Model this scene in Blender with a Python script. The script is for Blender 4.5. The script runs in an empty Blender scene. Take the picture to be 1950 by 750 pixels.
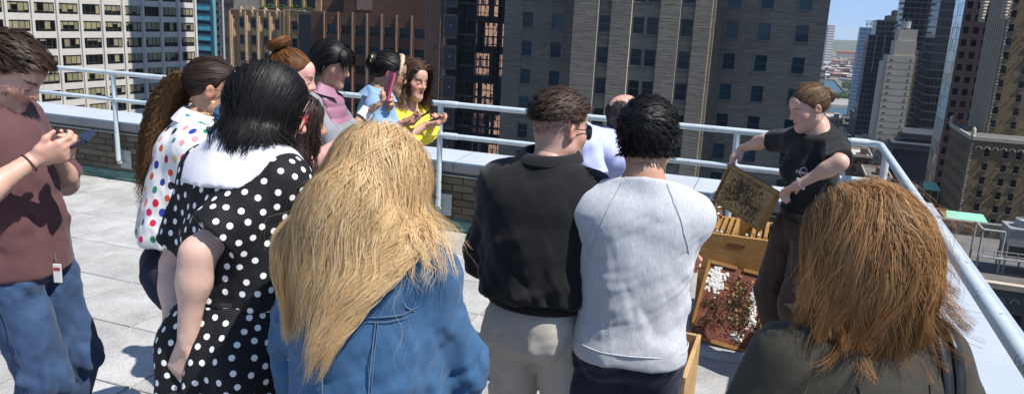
import bpy, bmesh, math, random
import numpy as np
from mathutils import Vector, Matrix

random.seed(7)
RNG = np.random.default_rng(11)
sc = bpy.context.scene
COL = sc.collection
R = math.radians

# ------------------------------------------------------------------ camera
CAM_H, PITCH, ROLL, FOCAL = 1.9, 13.0, 2.93, 1464.0      # focal length in photo pixels (1950 wide)
_p, _r = R(PITCH), R(ROLL)
FW = np.array([0, math.cos(_p), -math.sin(_p)])
_u0 = np.array([0, math.sin(_p), math.cos(_p)]); _r0 = np.array([1.0, 0, 0])
RT = _r0 * math.cos(_r) + _u0 * math.sin(_r)
UP = -_r0 * math.sin(_r) + _u0 * math.cos(_r)
cam = bpy.data.cameras.new('camera')
cam.sensor_width = 36.0
cam.lens = 36.0 * FOCAL / 1950.0
cam.clip_start = 0.05; cam.clip_end = 30000
cam_o = bpy.data.objects.new('camera', cam); COL.objects.link(cam_o)
m = Matrix(((RT[0], UP[0], -FW[0], 0), (RT[1], UP[1], -FW[1], 0), (RT[2], UP[2], -FW[2], CAM_H), (0, 0, 0, 1)))
cam_o.matrix_world = m
sc.camera = cam_o

# ------------------------------------------------------------------ light
TH = R(-19.9)                                             # the roof and the street grid are turned by this
UU = np.array([math.cos(TH), math.sin(TH)]); VV = np.array([-math.sin(TH), math.cos(TH)])
SUN_A, SUN_E = R(7.0), R(57.0)
_sh = UU * math.cos(SUN_A) - VV * math.sin(SUN_A)         # horizontal direction towards the sun
SUN_DIR = Vector((_sh[0] * math.cos(SUN_E), _sh[1] * math.cos(SUN_E), math.sin(SUN_E)))
world = bpy.data.worlds.new('World'); sc.world = world; world.use_nodes = True
wn = world.node_tree.nodes; wl = world.node_tree.links
sky = wn.new('ShaderNodeTexSky'); sky.sky_type = 'NISHITA'; sky.sun_disc = False
sky.sun_elevation = SUN_E; sky.sun_rotation = math.atan2(_sh[0], _sh[1])
sky.air_density = 1.0; sky.dust_density = .2; sky.ozone_density = 2.0
_tc = wn.new('ShaderNodeTexCoord'); _mp = wn.new('ShaderNodeMapping'); _mp.inputs['Location'].default_value = (0, 0, .22)   # clear air: the deep blue reaches lower
wl.new(_tc.outputs['Generated'], _mp.inputs[0]); wl.new(_mp.outputs[0], sky.inputs[0])
wl.new(sky.outputs[0], wn['Background'].inputs[0])
wn['Background'].inputs[1].default_value = 0.13
sun = bpy.data.lights.new('sun', 'SUN'); sun.energy = 4.6; sun.angle = R(0.53); sun.color = (1.0, 0.955, 0.89)
sun_o = bpy.data.objects.new('sun', sun); COL.objects.link(sun_o)
sun_o.rotation_euler = SUN_DIR.to_track_quat('Z', 'Y').to_euler()
sun_o.location = (0, 0, 60)
vs = sc.view_settings
vs.view_transform = 'Standard'; vs.look = 'None'; vs.gamma = 1.0; vs.use_curve_mapping = False
vs.exposure = 0.58
sc.cycles.max_bounces = 6; sc.cycles.transparent_max_bounces = 10; sc.cycles.diffuse_bounces = 3

# ------------------------------------------------------------------ pixel -> place
def ray(x, y): return FW + RT * ((x - 975.0) / FOCAL) - UP * ((y - 375.0) / FOCAL)
def at(x, y, D):
    """point on the pixel's ray at forward ground distance D (world Y)"""
    d = ray(x, y); return np.array([0, 0, CAM_H]) + d * (D / d[1])
def atz(x, y, z):
    d = ray(x, y); return np.array([0, 0, CAM_H]) + d * ((z - CAM_H) / d[2])
def to_uv(P): return float(np.dot(P[:2], UU)), float(np.dot(P[:2], VV))
def onv(x, y, v):
    d = ray(x, y); P = np.array([0, 0, CAM_H]) + d * (v / float(np.dot(d[:2], VV)))
    return to_uv(P)[0], P[2]
def onu(x, y, u):
    d = ray(x, y); P = np.array([0, 0, CAM_H]) + d * (u / float(np.dot(d[:2], UU)))
    return to_uv(P)[1], P[2]
def uvw(u, v, z=0.0):
    q = UU * u + VV * v; return (float(q[0]), float(q[1]), z)

# ------------------------------------------------------------------ mesh helpers
class MB:
    def __init__(s): s.v = []; s.f = []; s.m = []; s.sm = []
    def add(s, vs, fs, mi=0, smooth=False):
        o = len(s.v); s.v.extend([tuple(map(float, p)) for p in vs])
        for f in fs: s.f.append(tuple(o + i for i in f)); s.m.append(mi); s.sm.append(smooth)
        return s
    def box(s, x0, x1, y0, y1, z0, z1, mi=0):
        v = [(x0,y0,z0),(x1,y0,z0),(x1,y1,z0),(x0,y1,z0),(x0,y0,z1),(x1,y0,z1),(x1,y1,z1),(x0,y1,z1)]
        return s.add(v, [(3,2,1,0),(4,5,6,7),(0,1,5,4),(1,2,6,5),(2,3,7,6),(3,0,4,7)], mi)
    def quad(s, a, b, c, d, mi=0): return s.add([a, b, c, d], [(0,1,2,3)], mi)
    def tube(s, pts, r, n=8, mi=0, caps=True, smooth=True):
        pts = [np.array(p, float) for p in pts]; k = len(pts)
        rr = r if hasattr(r, '__len__') else [r] * k
        V = []; prev = None
        for i in range(k):
            t = pts[min(i+1, k-1)] - pts[max(i-1, 0)]; t = t / (np.linalg.norm(t) + 1e-9)
            if prev is None:
                a = np.array([0, 0, 1.0]) if abs(t[2]) < .9 else np.array([1.0, 0, 0])
                e1 = np.cross(t, a)
            else:
                e1 = prev - t * np.dot(prev, t)
            e1 = e1 / (np.linalg.norm(e1) + 1e-9); prev = e1; e2 = np.cross(t, e1)
            for j in range(n):
                a = 2 * math.pi * j / n
                V.append(pts[i] + (e1 * math.cos(a) + e2 * math.sin(a)) * rr[i])
        F = []
        for i in range(k - 1):
            for j in range(n):
                j2 = (j + 1) % n; F.append((i*n+j, i*n+j2, (i+1)*n+j2, (i+1)*n+j))
        s.add(V, F, mi, smooth)
        if caps:
            s.add(V[:n], [tuple(reversed(range(n)))], mi); s.add(V[-n:], [tuple(range(n))], mi)
        return s
    def mesh(s, name):
        me = bpy.data.meshes.new(name); me.from_pydata(s.v, [], s.f)
        if any(s.m): me.polygons.foreach_set('material_index', s.m)
        me.polygons.foreach_set('use_smooth', s.sm); me.update(); return me
    def build(s, name, mat, parent=None, loc=None, rz=None):
        return link(name, s.mesh(name), mat, parent, loc, rz)

def link(name, me, mat=None, parent=None, loc=None, rz=None):
    if mat is not None and len(me.materials) == 0:
        for q in (mat if isinstance(mat, (list, tuple)) else [mat]): me.materials.append(q)
    o = bpy.data.objects.new(name, me); COL.objects.link(o)
    if parent is not None: o.parent = parent
    if loc is not None: o.location = loc
    if rz is not None: o.rotation_euler = (0, 0, rz)
    return o
def tag(o, label=None, cat=None, group=None, kind=None):
    if label: o['label'] = label
    if cat: o['category'] = cat
    if group: o['group'] = group
    if kind: o['kind'] = kind
    return o
def empty(name, loc=(0, 0, 0), rz=0.0):
    o = bpy.data.objects.new(name, None); COL.objects.link(o); o.empty_display_size = 0.2
    o.location = loc; o.rotation_euler = (0, 0, rz); return o
def bevel_mesh(me, w, seg=1):
    bm = bmesh.new(); bm.from_mesh(me)
    bmesh.ops.bevel(bm, geom=list(bm.edges), offset=w, segments=seg, affect='EDGES', profile=0.5)
    bm.to_mesh(me); bm.free(); me.update(); return me

# ------------------------------------------------------------------ materials
def new_mat(name):
    mt = bpy.data.materials.new(name); mt.use_nodes = True
    nt = mt.node_tree; return mt, nt, nt.nodes['Principled BSDF']
def c4(c): return (c[0], c[1], c[2], 1.0)
def ramp(nt, fac, stops):
    n = nt.nodes.new('ShaderNodeValToRGB'); e = n.color_ramp.elements
    while len(e) > 1: e.remove(e[-1])
    e[0].position, e[0].color = stops[0][0], c4(stops[0][1])
    for p, c in stops[1:]:
        q = e.new(p); q.color = c4(c)
    nt.links.new(fac, n.inputs[0]); return n.outputs[0]
def noise(nt, scale, detail=4, rough=.6, vec=None, dist=0.0):
    n = nt.nodes.new('ShaderNodeTexNoise'); n.inputs['Scale'].default_value = scale
    n.inputs['Detail'].default_value = detail; n.inputs['Roughness'].default_value = rough
    n.inputs['Distortion'].default_value = dist
    if vec is not None: nt.links.new(vec, n.inputs['Vector'])
    return n.outputs['Fac']
def coords(nt, kind='Object', scale=(1, 1, 1), rot=(0, 0, 0)):
    t = nt.nodes.new('ShaderNodeTexCoord'); mp = nt.nodes.new('ShaderNodeMapping')
    mp.inputs['Scale'].default_value = scale; mp.inputs['Rotation'].default_value = rot
    nt.links.new(t.outputs[kind], mp.inputs['Vector']); return mp.outputs[0]
def mixc(nt, fac, a, b, mode='MIX'):
    n = nt.nodes.new('ShaderNodeMix'); n.data_type = 'RGBA'; n.blend_type = mode
    for sck, val in ((n.inputs[0], fac), (n.inputs[6], a), (n.inputs[7], b)):
        if hasattr(val, 'is_linked'): nt.links.new(val, sck)
        elif isinstance(val, (int, float)): sck.default_value = val
        else: sck.default_value = c4(val)
    return n.outputs[2]
def mathn(nt, op, a, b=None, c=None):
    n = nt.nodes.new('ShaderNodeMath'); n.operation = op
    for i, val in enumerate((a, b, c)):
        if val is None: continue
        if hasattr(val, 'is_linked'): nt.links.new(val, n.inputs[i])
        else: n.inputs[i].default_value = val
    return n.outputs[0]
def bump(nt, bs, h, strength, dist):
    b = nt.nodes.new('ShaderNodeBump'); b.inputs['Strength'].default_value = strength
    b.inputs['Distance'].default_value = dist
    nt.links.new(h, b.inputs['Height']); nt.links.new(b.outputs[0], bs.inputs['Normal'])
def rand_obj(nt):
    return nt.nodes.new('ShaderNodeObjectInfo').outputs['Random']
def mat_noise(name, c0, c1, scale=5, rough=.7, bs_=0.0, bdist=.01, bscale=None, metal=0.0, vecscale=(1, 1, 1), spec=.5, var=0.0, detail=5):
    mt, nt, b = new_mat(name)
    v = coords(nt, scale=vecscale)
    f = noise(nt, scale, detail, .65, v)
    col = ramp(nt, f, [(.3, c0), (.7, c1)])
    if var > 0:
        rnd = mathn(nt, 'MULTIPLY_ADD', rand_obj(nt), 2 * var, 1 - var)
        col = mixc(nt, 1.0, col, rnd, 'MULTIPLY')
    nt.links.new(col, b.inputs['Base Color'])
    b.inputs['Roughness'].default_value = rough; b.inputs['Metallic'].default_value = metal
    b.inputs['Specular IOR Level'].default_value = spec
    if bs_ > 0: bump(nt, b, noise(nt, bscale or scale * 4, 6, .7, v), bs_, bdist)
    return mt
def mat_plain(name, c, rough=.6, metal=0.0, spec=.5):
    mt, nt, b = new_mat(name)
    b.inputs['Base Color'].default_value = c4(c); b.inputs['Roughness'].default_value = rough
    b.inputs['Metallic'].default_value = metal; b.inputs['Specular IOR Level'].default_value = spec
    return mt
M = {}
# ------------------------------------------------------------------ roof terrace
def mat_paver():
    mt, nt, b = new_mat('concrete_paver')
    v = coords(nt)
    oi = nt.nodes.new('ShaderNodeObjectInfo')
    add = nt.nodes.new('ShaderNodeVectorMath'); add.operation = 'ADD'
    sc_ = nt.nodes.new('ShaderNodeVectorMath'); sc_.operation = 'SCALE'; sc_.inputs[3].default_value = 1.0
    nt.links.new(oi.outputs['Location'], sc_.inputs[0]); nt.links.new(v, add.inputs[0]); nt.links.new(sc_.outputs[0], add.inputs[1])
    w = add.outputs[0]
    base = ramp(nt, noise(nt, 2.2, 5, .62, w), [(.25, (.34, .335, .325)), (.55, (.45, .445, .43)), (.8, (.52, .515, .50))])
    sp = ramp(nt, noise(nt, 110, 4, .85, w), [(.36, (.42, .42, .42)), (.52, (.98, .98, .98)), (.70, (1.18, 1.18, 1.18))])
    col = mixc(nt, .75, base, sp, 'MULTIPLY')
    st = ramp(nt, noise(nt, .9, 6, .7, w, .6), [(.40, (.58, .57, .55)), (.58, (1, 1, 1))])
    col = mixc(nt, .65, col, st, 'MULTIPLY')
    rn = mathn(nt, 'MULTIPLY_ADD', oi.outputs['Random'], .16, .92)
    col = mixc(nt, 1.0, col, rn, 'MULTIPLY')
    nt.links.new(col, b.inputs['Base Color']); b.inputs['Roughness'].default_value = .9
    b.inputs['Specular IOR Level'].default_value = .25
    bump(nt, b, noise(nt, 220, 5, .8, w), .55, .003)
    return mt
M['paver'] = mat_paver()
M['grit'] = mat_noise('joint_grit', (.40, .39, .37), (.52, .51, .48), 30, .95)
M['coping'] = mat_noise('coping_metal', (.40, .43, .455), (.47, .50, .52), 3, .42, .08, .004, 20)
M['coping_edge'] = mat_noise('coping_stone', (.19, .19, .185), (.27, .265, .25), 6, .8, .2, .004, 60)
M['mortar'] = mat_noise('mortar', (.12, .11, .09), (.19, .17, .14), 30, .95, .3, .003)
M['copper'] = mat_noise('green_copper', (.055, .12, .09), (.16, .27, .21), 9, .75, .25, .004, 40, vecscale=(1, 1, 3))
def mat_brick():
    mt, nt, b = new_mat('buff_brick')
    v = coords(nt)
    oi = nt.nodes.new('ShaderNodeObjectInfo')
    add = nt.nodes.new('ShaderNodeVectorMath'); add.operation = 'ADD'
    nt.links.new(v, add.inputs[0]); nt.links.new(oi.outputs['Location'], add.inputs[1])
    c0 = ramp(nt, oi.outputs['Random'], [(0, (.085, .068, .046)), (.45, (.13, .105, .068)), (.8, (.165, .135, .09)), (1, (.10, .075, .05))])
    n1 = ramp(nt, noise(nt, 28, 6, .75, add.outputs[0]), [(.3, (.55, .54, .52)), (.65, (1.15, 1.12, 1.08))])
    nt.links.new(mixc(nt, .85, c0, n1, 'MULTIPLY'), b.inputs['Base Color'])
    b.inputs['Roughness'].default_value = .9
    bump(nt, b, noise(nt, 90, 6, .75, add.outputs[0]), .6, .004)
    return mt
M['brick'] = mat_brick()
def mat_railpaint():
    mt, nt, b = new_mat('pale_rail_paint')
    v = coords(nt)
    paint = ramp(nt, noise(nt, 6, 4, .6, v), [(.3, (.40, .47, .49)), (.7, (.52, .58, .60))])
    rmask = ramp(nt, noise(nt, 11, 7, .72, v, .4), [(.60, (0, 0, 0)), (.62, (1, 1, 1))])
    patch = ramp(nt, noise(nt, 1.3, 2, .5, v), [(.44, (0, 0, 0)), (.54, (1, 1, 1))])
    mk = mathn(nt, 'MULTIPLY', rmask, patch)
    rust = ramp(nt, noise(nt, 60, 4, .7, v), [(.3, (.10, .035, .015)), (.7, (.30, .13, .06))])
    nt.links.new(mixc(nt, mk, paint, rust), b.inputs['Base Color'])
    b.inputs['Roughness'].default_value = .38
    bump(nt, b, mathn(nt, 'MULTIPLY_ADD', mk, -.6, noise(nt, 25, 4, .6, v)), .35, .003)
    return mt
M['rail'] = mat_railpaint()
M['plate'] = mat_noise('painted_plate', (.26, .29, .27), (.42, .44, .42), 14, .6, .3, .004)

WV, EU = 6.20, 0.66       # inner face of the front wall (v), inner face of the right-hand wall (u)
slab = MB().box(-16, 1.02, -12, 6.58, -62.5, -.012).build('roof_slab', M['grit'], loc=(0, 0, 0), rz=TH)
tag(slab, kind='structure')
# pavers: one mesh, many tiles
PU, PV = .592, .5755
def paver_mesh(k):
    b = MB(); w, d = PU - .011, PV - .011
    b.box(-w/2, w/2, -d/2, d/2, .012, .042); me = b.mesh('paver'); bevel_mesh(me, .0035); me.materials.append(M['paver']); return me
pm = paver_mesh(0)
rp = random.Random(5)
for i in range(-16, 12):
    for j in range(-11, 9):
        u = -5.93 + (i + .5) * PU; v = 4.97 + (j + .5) * PV - 0
        v = 4.985 + (j - 5.5) * PV
        if u < -9.3 or u > EU - .02 or v > WV - .02 or v < -1.2: continue
        o = link('paver', pm, None, slab, (u, v, -.0405 + rp.uniform(-.0015, .0015)))
        o.rotation_euler = (rp.uniform(-.0022, .0022), rp.uniform(-.0022, .0022), rp.uniform(-.002, .002))

# ---- front parapet
pw = empty('parapet_wall', uvw(-4, WV, 0), TH)
tag(pw, 'low buff brick parapet with wide grey coping and green copper base, behind the group', 'wall')
def PWL(u, v, z): return (u + 4, v - WV, z)
b = MB(); b.box(-12 + 4, 1.02 + 4 - .03, .008, .37, -.5, .548); b.build('mortar_core', M['mortar'], pw)
bl, bh = .198, .056
bme = []
for k in range(4):
    q = MB().box(-bl/2, bl/2, -.006 - .002*k, .05, -bh/2, bh/2).mesh('brick')
    bevel_mesh(q, .003 + .001 * (k % 2)); q.materials.append(M['brick']); bme.append(q)
rb = random.Random(3)
for r_ in range(6):
    z = .125 + r_ * .0665
    u = -8.7 + (.10 if r_ % 2 else 0)
    while u < .55:
        o = link('brick', rb.choice(bme), None, pw, PWL(u, WV, z))
        o.location.y += rb.uniform(-.003, .003); o.location.x += rb.uniform(-.002, .002)
        u += .2065 * 1.0
    
q = MB()
for u0, u1 in ((-12, -8.8), ):
    q.box(u0 + 4, u1 + 4, -.004, .01, .095, .50)
q.build('rendered_end', M['brick'], pw)
# drip edge under the coping, copper base
MB().box(-8, 5.0 - .4, -.016, .02, .497, .508).build('drip_edge', M['plate'], pw)
q = MB()
prof = [(-.045, 0), (-.045, .022), (-.034, .03), (-.03, .088), (.0, .098), (.02, .098), (.02, 0)]
xs = np.linspace(-8, 4.63, 40); V = []
for i, x in enumerate(xs):
    for (y, z) in prof: V.append((x, y + rb.uniform(-.003, .003) * (y < -.02), z + rb.uniform(-.003, .003) * (z > .05)))
n = len(prof); F = [(i*n+j, (i+1)*n+j, (i+1)*n+(j+1) % n, i*n+(j+1) % n) for i in range(len(xs)-1) for j in range(n)]
q.add(V, F).build('copper_flashing', M['copper'], pw)
# coping stones
def coping(parent, x0, x1, name='coping_stone'):
    g = .006; q = MB()
    pr = [(-.05, .545), (-.05, .622), (-.043, .63), (.42, .662), (.43, .655), (.43, .545)]
    V = [(x0 + g/2, y, z) for y, z in pr] + [(x1 - g/2, y, z) for y, z in pr]; n = 6
    F = [(i, (i+1) % n, n + (i+1) % n, n + i) for i in range(n)] + [tuple(reversed(range(n))), tuple(range(n, 2*n))]
    F = [tuple(reversed(f)) for f in F]
    q.add(V, F); 
    for i in range(len(q.f)): q.m[i] = 0
    q.m[2] = 1; q.m[1] = 1
    return q.build(name, [M['coping_edge'], M['coping']], parent)
ju = [-8, -4.72 + 1.1, -2.72 + .35, -2.80 + 4, 2.75, 4.72]
ju = [-8.0, -5.3, -2.45, -1.4 + .0, 1.2, 3.3, 4.645]
for a, c in zip(ju[:-1], ju[1:]): coping(pw, a, c)

# ---- right-hand parapet (coping seen from above)
pr_ = empty('side_parapet', uvw(EU, 0, 0), TH)
tag(pr_, 'side parapet under the rusty rail, capped in smooth pale blue grey metal sheet', 'wall')
MB().box(.01, .34, -6, 6.15, -.5, .548).build('wall_core', M['brick'], pr_)
M['coping_blue'] = mat_noise('blue_grey_sheet', (.36, .40, .45), (.41, .45, .50), 2.5, .45, .05, .004, 14)
for a, c in ((-6, -2.2), (-2.2, .9), (.9, 3.96), (3.96, 6.17)):
    q = MB().box(-.025, .42, a + .002, c - .002, .545, .65); me = q.mesh('coping_sheet'); bevel_mesh(me, .006, 2)
    link('coping_sheet', me, M['coping_blue'], pr_)
q = MB().box(-.025, .42, 6.172, 6.63, .548, .668); me = q.mesh('coping_corner'); bevel_mesh(me, .006, 2)
link('coping_corner', me, M['coping_blue'], pr_)

# ---- railings
RH, RM, RR = 1.15, .872, .0242
rl = empty('guard_rail', uvw(-4, 6.115, 0), TH)
tag(rl, 'pale blue painted pipe guard rail with two bars running along the brick parapet', 'railing')
X0, X1 = -11 + 4, .60 + 4
MB().tube([(X0, 0, RH), (X1 - .09, 0, RH)], RR, 14).build('top_rail', M['rail'], rl)
MB().tube([(X0, 0, RM), (X1 - .03, 0, RM)], RR * .95, 14).build('middle_rail', M['rail'], rl)
for u in (-8.02, -6.69, -2.92, -.40):
    x = u + 4
    MB().tube([(x, 0, .225), (x, 0, RM - .02), (x, 0, RM + .02), (x, 0, RH)], [RR, RR, RR, RR], 12).build('post', M['rail'], rl)
    pl = MB(); pl.box(x - .075 + .03, x + .075 + .03, .062, .075, .13, .33)
    me = pl.mesh('base_plate'); bevel_mesh(me, .003); p_ = link('base_plate', me, M['plate'], rl)
    s_ = MB(); s_.tube([(x, 0, .225), (x, 0, .20), (x + .005, .065, .20)], .02, 8)
    s_.build('bracket', M['plate'], p_)
    for dx in (-.03, .085): MB().tube([(x + dx, .062, .29), (x + dx, .052, .29)], .009, 6).build('bolt', M['plate'], p_)
for u, z in ((-2.92 + .09, RH), (-2.92 + .10, RM), (-.92, RH), (-7.6, RH)):
    x = u + 4
    MB().tube([(x - .05, 0, z), (x + .07, 0, z)], RR + .0045, 14).build('coupling', M['rail'], rl)
for u in (-6.69, -2.92, -.40):
    x = u + 4
    MB().tube([(x - .04, 0, RM), (x + .04, 0, RM)], RR + .003, 12).build('cross_fitting', M['rail'], rl)
    
rr_ = empty('side_guard_rail', uvw(.60, 0, 0), TH)
tag(rr_, 'rust spotted pale blue pipe rail running above the side parapet', 'railing')
arc = [(.0 - .09 * 1, 6.115, RH)] + [(-.09 + .09 * math.sin(t), 6.115 - .09 + .09 * math.cos(t), RH) for t in np.linspace(.2, math.pi/2, 6)]
MB().tube(arc + [(0, 5.2, RH), (0, 4.2, RH), (0, 2.5, RH), (0, 1.0, RH), (0, -2, RH)], RR, 16).build('top_rail', M['rail'], rr_)
MB().tube([(0, 6.115, RM), (0, -2, RM)], RR * .95, 12).build('middle_rail', M['rail'], rr_)
MB().tube([(-.20, 6.115, RH), (-.075, 6.115, RH)], RR + .0045, 14).build('coupling', M['rail'], rr_)
for v in (5.62, 3.25, .9):
    MB().tube([(0, v, .225), (0, v, RH)], RR, 12).build('post', M['rail'], rr_)
    MB().box(.025, .058, v - .07, v + .07, .13, .33).build('base_plate', M['plate'], rr_)
# ------------------------------------------------------------------ city
GZ = -62.0
def mat_glass_dark(name, c=(.012, .016, .02), rough=.06):
    mt, nt, b = new_mat(name)
    v = coords(nt)
    rn = ramp(nt, rand_obj(nt), [(0, tuple(x * .5 for x in c)), (1, tuple(x * 2.2 for x in c))])
    nt.links.new(rn, b.inputs['Base Color']); b.inputs['Roughness'].default_value = rough
    b.inputs['Specular IOR Level'].default_value = .28
    bump(nt, b, noise(nt, .9, 2, .5, v), .06, .05)
    return mt
M['glass'] = mat_glass_dark('window_glass')
M['glass_blue'] = mat_glass_dark('blue_window_glass', (.015, .035, .045), .05)
def mat_glass_clear():
    mt, nt, b = new_mat('clear_glass'); b.inputs['Base Color'].default_value = (.02, .025, .02, 1)
    b.inputs['Roughness'].default_value = .04; b.inputs['Alpha'].default_value = .22; b.inputs['Specular IOR Level'].default_value = .5
    return mt
M['glass_clear'] = mat_glass_clear()
def mat_facade_brick(name, c0, c1, mortar=.7, bw=.6, bh=.11, strength=.9):
    """long courses of brick with every course a little different"""
    mt, nt, b = new_mat(name)
    tc = nt.nodes.new('ShaderNodeTexCoord'); sep = nt.nodes.new('ShaderNodeSeparateXYZ'); nt.links.new(tc.outputs['Object'], sep.inputs[0])
    xy = mathn(nt, 'ADD', sep.outputs[0], sep.outputs[1]); cmb = nt.nodes.new('ShaderNodeCombineXYZ')
    nt.links.new(xy, cmb.inputs[0]); nt.links.new(sep.outputs[2], cmb.inputs[1])
    br = nt.nodes.new('ShaderNodeTexBrick'); br.inputs['Scale'].default_value = 1.0
    br.inputs['Brick Width'].default_value = bw; br.inputs['Row Height'].default_value = bh
    br.inputs['Mortar Size'].default_value = bh * .12; br.inputs['Mortar Smooth'].default_value = .3; br.inputs['Bias'].default_value = .1
    br.inputs['Color1'].default_value = c4(c0); br.inputs['Color2'].default_value = c4(c1)
    br.inputs['Mortar'].default_value = c4([x * mortar for x in c0])
    nt.links.new(cmb.outputs[0], br.inputs['Vector'])
    mp = nt.nodes.new('ShaderNodeMapping'); mp.inputs['Scale'].default_value = (.35, 7, 1); nt.links.new(cmb.outputs[0], mp.inputs[0])
    stri = ramp(nt, noise(nt, 1.0, 5, .7, mp.outputs[0]), [(.32, (.6, .6, .6)), (.62, (1.2, 1.2, 1.2))])
    big = ramp(nt, noise(nt, .12, 4, .6, cmb.outputs[0]), [(.3, (.8, .8, .8)), (.7, (1.1, 1.1, 1.1))])
    col = mixc(nt, .8, mixc(nt, .8, br.outputs[0], stri, 'MULTIPLY'), big, 'MULTIPLY')
    nt.links.new(col, b.inputs['Base Color']); b.inputs['Roughness'].default_value = .9; b.inputs['Specular IOR Level'].default_value = .2
    h = mathn(nt, 'MULTIPLY_ADD', br.outputs['Fac'], -.6, noise(nt, 1.0, 4, .7, mp.outputs[0]))
    bump(nt, b, h, strength, .09)
    return mt
M['hotel'] = mat_facade_brick('grey_buff_hotel_brick', (.225, .195, .152), (.30, .262, .208))
M['hotel_sunlit'] = mat_noise('sunlit_pier_return', (.42, .38, .31), (.52, .47, .39), 1.2, .85)
M['white_stone'] = mat_noise('white_precast', (.47, .445, .405), (.54, .515, .475), .6, .8, .1, .02, 3)
M['blind'] = mat_noise('tan_roller_blind', (.34, .30, .175), (.42, .37, .22), .5, .85, var=.25)
M['dark_core'] = mat_plain('dark_interior', (.012, .011, .010), .9)
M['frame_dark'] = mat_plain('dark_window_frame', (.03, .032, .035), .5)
M['frame_grey'] = mat_plain('grey_window_frame', (.075, .075, .073), .5)
M['sill'] = mat_noise('stone_sill', (.13, .12, .105), (.17, .16, .14), 2, .85)
M['teal'] = mat_noise('teal_panel', (.20, .70, .72), (.26, .82, .84), .5, .3, var=.12, metal=.5)
M['teal_d'] = mat_noise('dull_teal_band', (.10, .24, .26), (.12, .28, .30), .5, .5)
M['beige'] = mat_noise('beige_masonry', (.27, .225, .175), (.33, .28, .22), .5, .9)
M['deco'] = mat_facade_brick('orange_tan_deco_brick', (.36, .22, .105), (.46, .29, .15), .7, .5, .1, .5)
M['deco_trim'] = mat_noise('deco_terracotta', (.38, .25, .14), (.50, .36, .22), 1.5, .8)
M['brown'] = mat_facade_brick('dark_red_brown_brick', (.115, .062, .045), (.15, .085, .06), .75, .5, .1, .5)
M['brown_trim'] = mat_noise('copper_brown_fin', (.22, .13, .09), (.30, .19, .14), 1.5, .6)
M['steel_dark'] = mat_noise('scaffold_steel', (.025, .025, .03), (.06, .06, .065), 2, .6)
M['steel_grey'] = mat_noise('mast_steel', (.14, .135, .13), (.22, .21, .20), 2, .55)
M['plank'] = mat_noise('scaffold_plank', (.05, .042, .035), (.09, .075, .06), 2, .9)
M['salmon'] = mat_noise('salmon_masonry', (.27, .15, .10), (.34, .20, .14), .5, .9)
M['tan'] = mat_facade_brick('olive_tan_brick', (.19, .135, .075), (.245, .175, .10), .75, .6, .12, .6)
M['tan_trim'] = mat_noise('pale_tan_stone', (.42, .36, .27), (.52, .45, .35), .8, .85)
M['granite'] = mat_noise('brown_granite', (.085, .05, .05), (.12, .072, .068), .3, .55, vecscale=(1, 1, 1))
M['slab_beige'] = mat_noise('plain_beige_brick', (.40, .345, .26), (.46, .40, .31), .2, .9, .1, .03, 5)
M['black_glass'] = mat_glass_dark('black_curtain_glass', (.008, .012, .018), .05)
M['spandrel'] = mat_plain('dark_steel_spandrel', (.06, .07, .085), .4)
M['ledge'] = mat_noise('pale_ledge', (.30, .30, .30), (.40, .40, .40), 1, .7)
M['asphalt'] = mat_noise('asphalt', (.04, .04, .042), (.06, .06, .06), .2, .95)
M['roofing'] = mat_noise('pale_roofing', (.33, .31, .28), (.47, .45, .41), .5, .9)
M['tarroof'] = mat_noise('tar_roofing', (.08, .075, .07), (.15, .14, .13), .4, .95)
M['galv'] = mat_noise('galvanised_steel', (.26, .27, .275), (.38, .39, .40), 1.2, .5, metal=.3)
M['green_metal'] = mat_noise('mint_green_awning', (.20, .50, .36), (.26, .58, .43), 1, .5)
M['leaf'] = mat_noise('leaves', (.025, .06, .012), (.08, .15, .035), 1.2, .7, var=.1)
M['leaf_far'] = mat_noise('far_leaves', (.05, .10, .025), (.11, .17, .05), .08, .8)

class Bld:
    def __init__(s, name, label, cat, u0, v0, group=None):
        s.u0, s.v0 = u0, v0
        s.e = empty(name, uvw(u0, v0, GZ), TH); tag(s.e, label, cat, group)
    def L(s, u, v, z): return (u - s.u0, v - s.v0, z - GZ)
    def box(s, name, mat, u0, u1, v0, v1, z0, z1, bev=0):
        a = s.L(u0, v0, z0); c = s.L(u1, v1, z1)
        me = MB().box(a[0], c[0], a[1], c[1], a[2], c[2]).mesh(name)
        if bev: bevel_mesh(me, bev)
        return link(name, me, mat, s.e)
    def part(s, name, mat, mb):
        mb.v = [s.L(*p) for p in mb.v]; return mb.build(name, mat, s.e)

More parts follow.
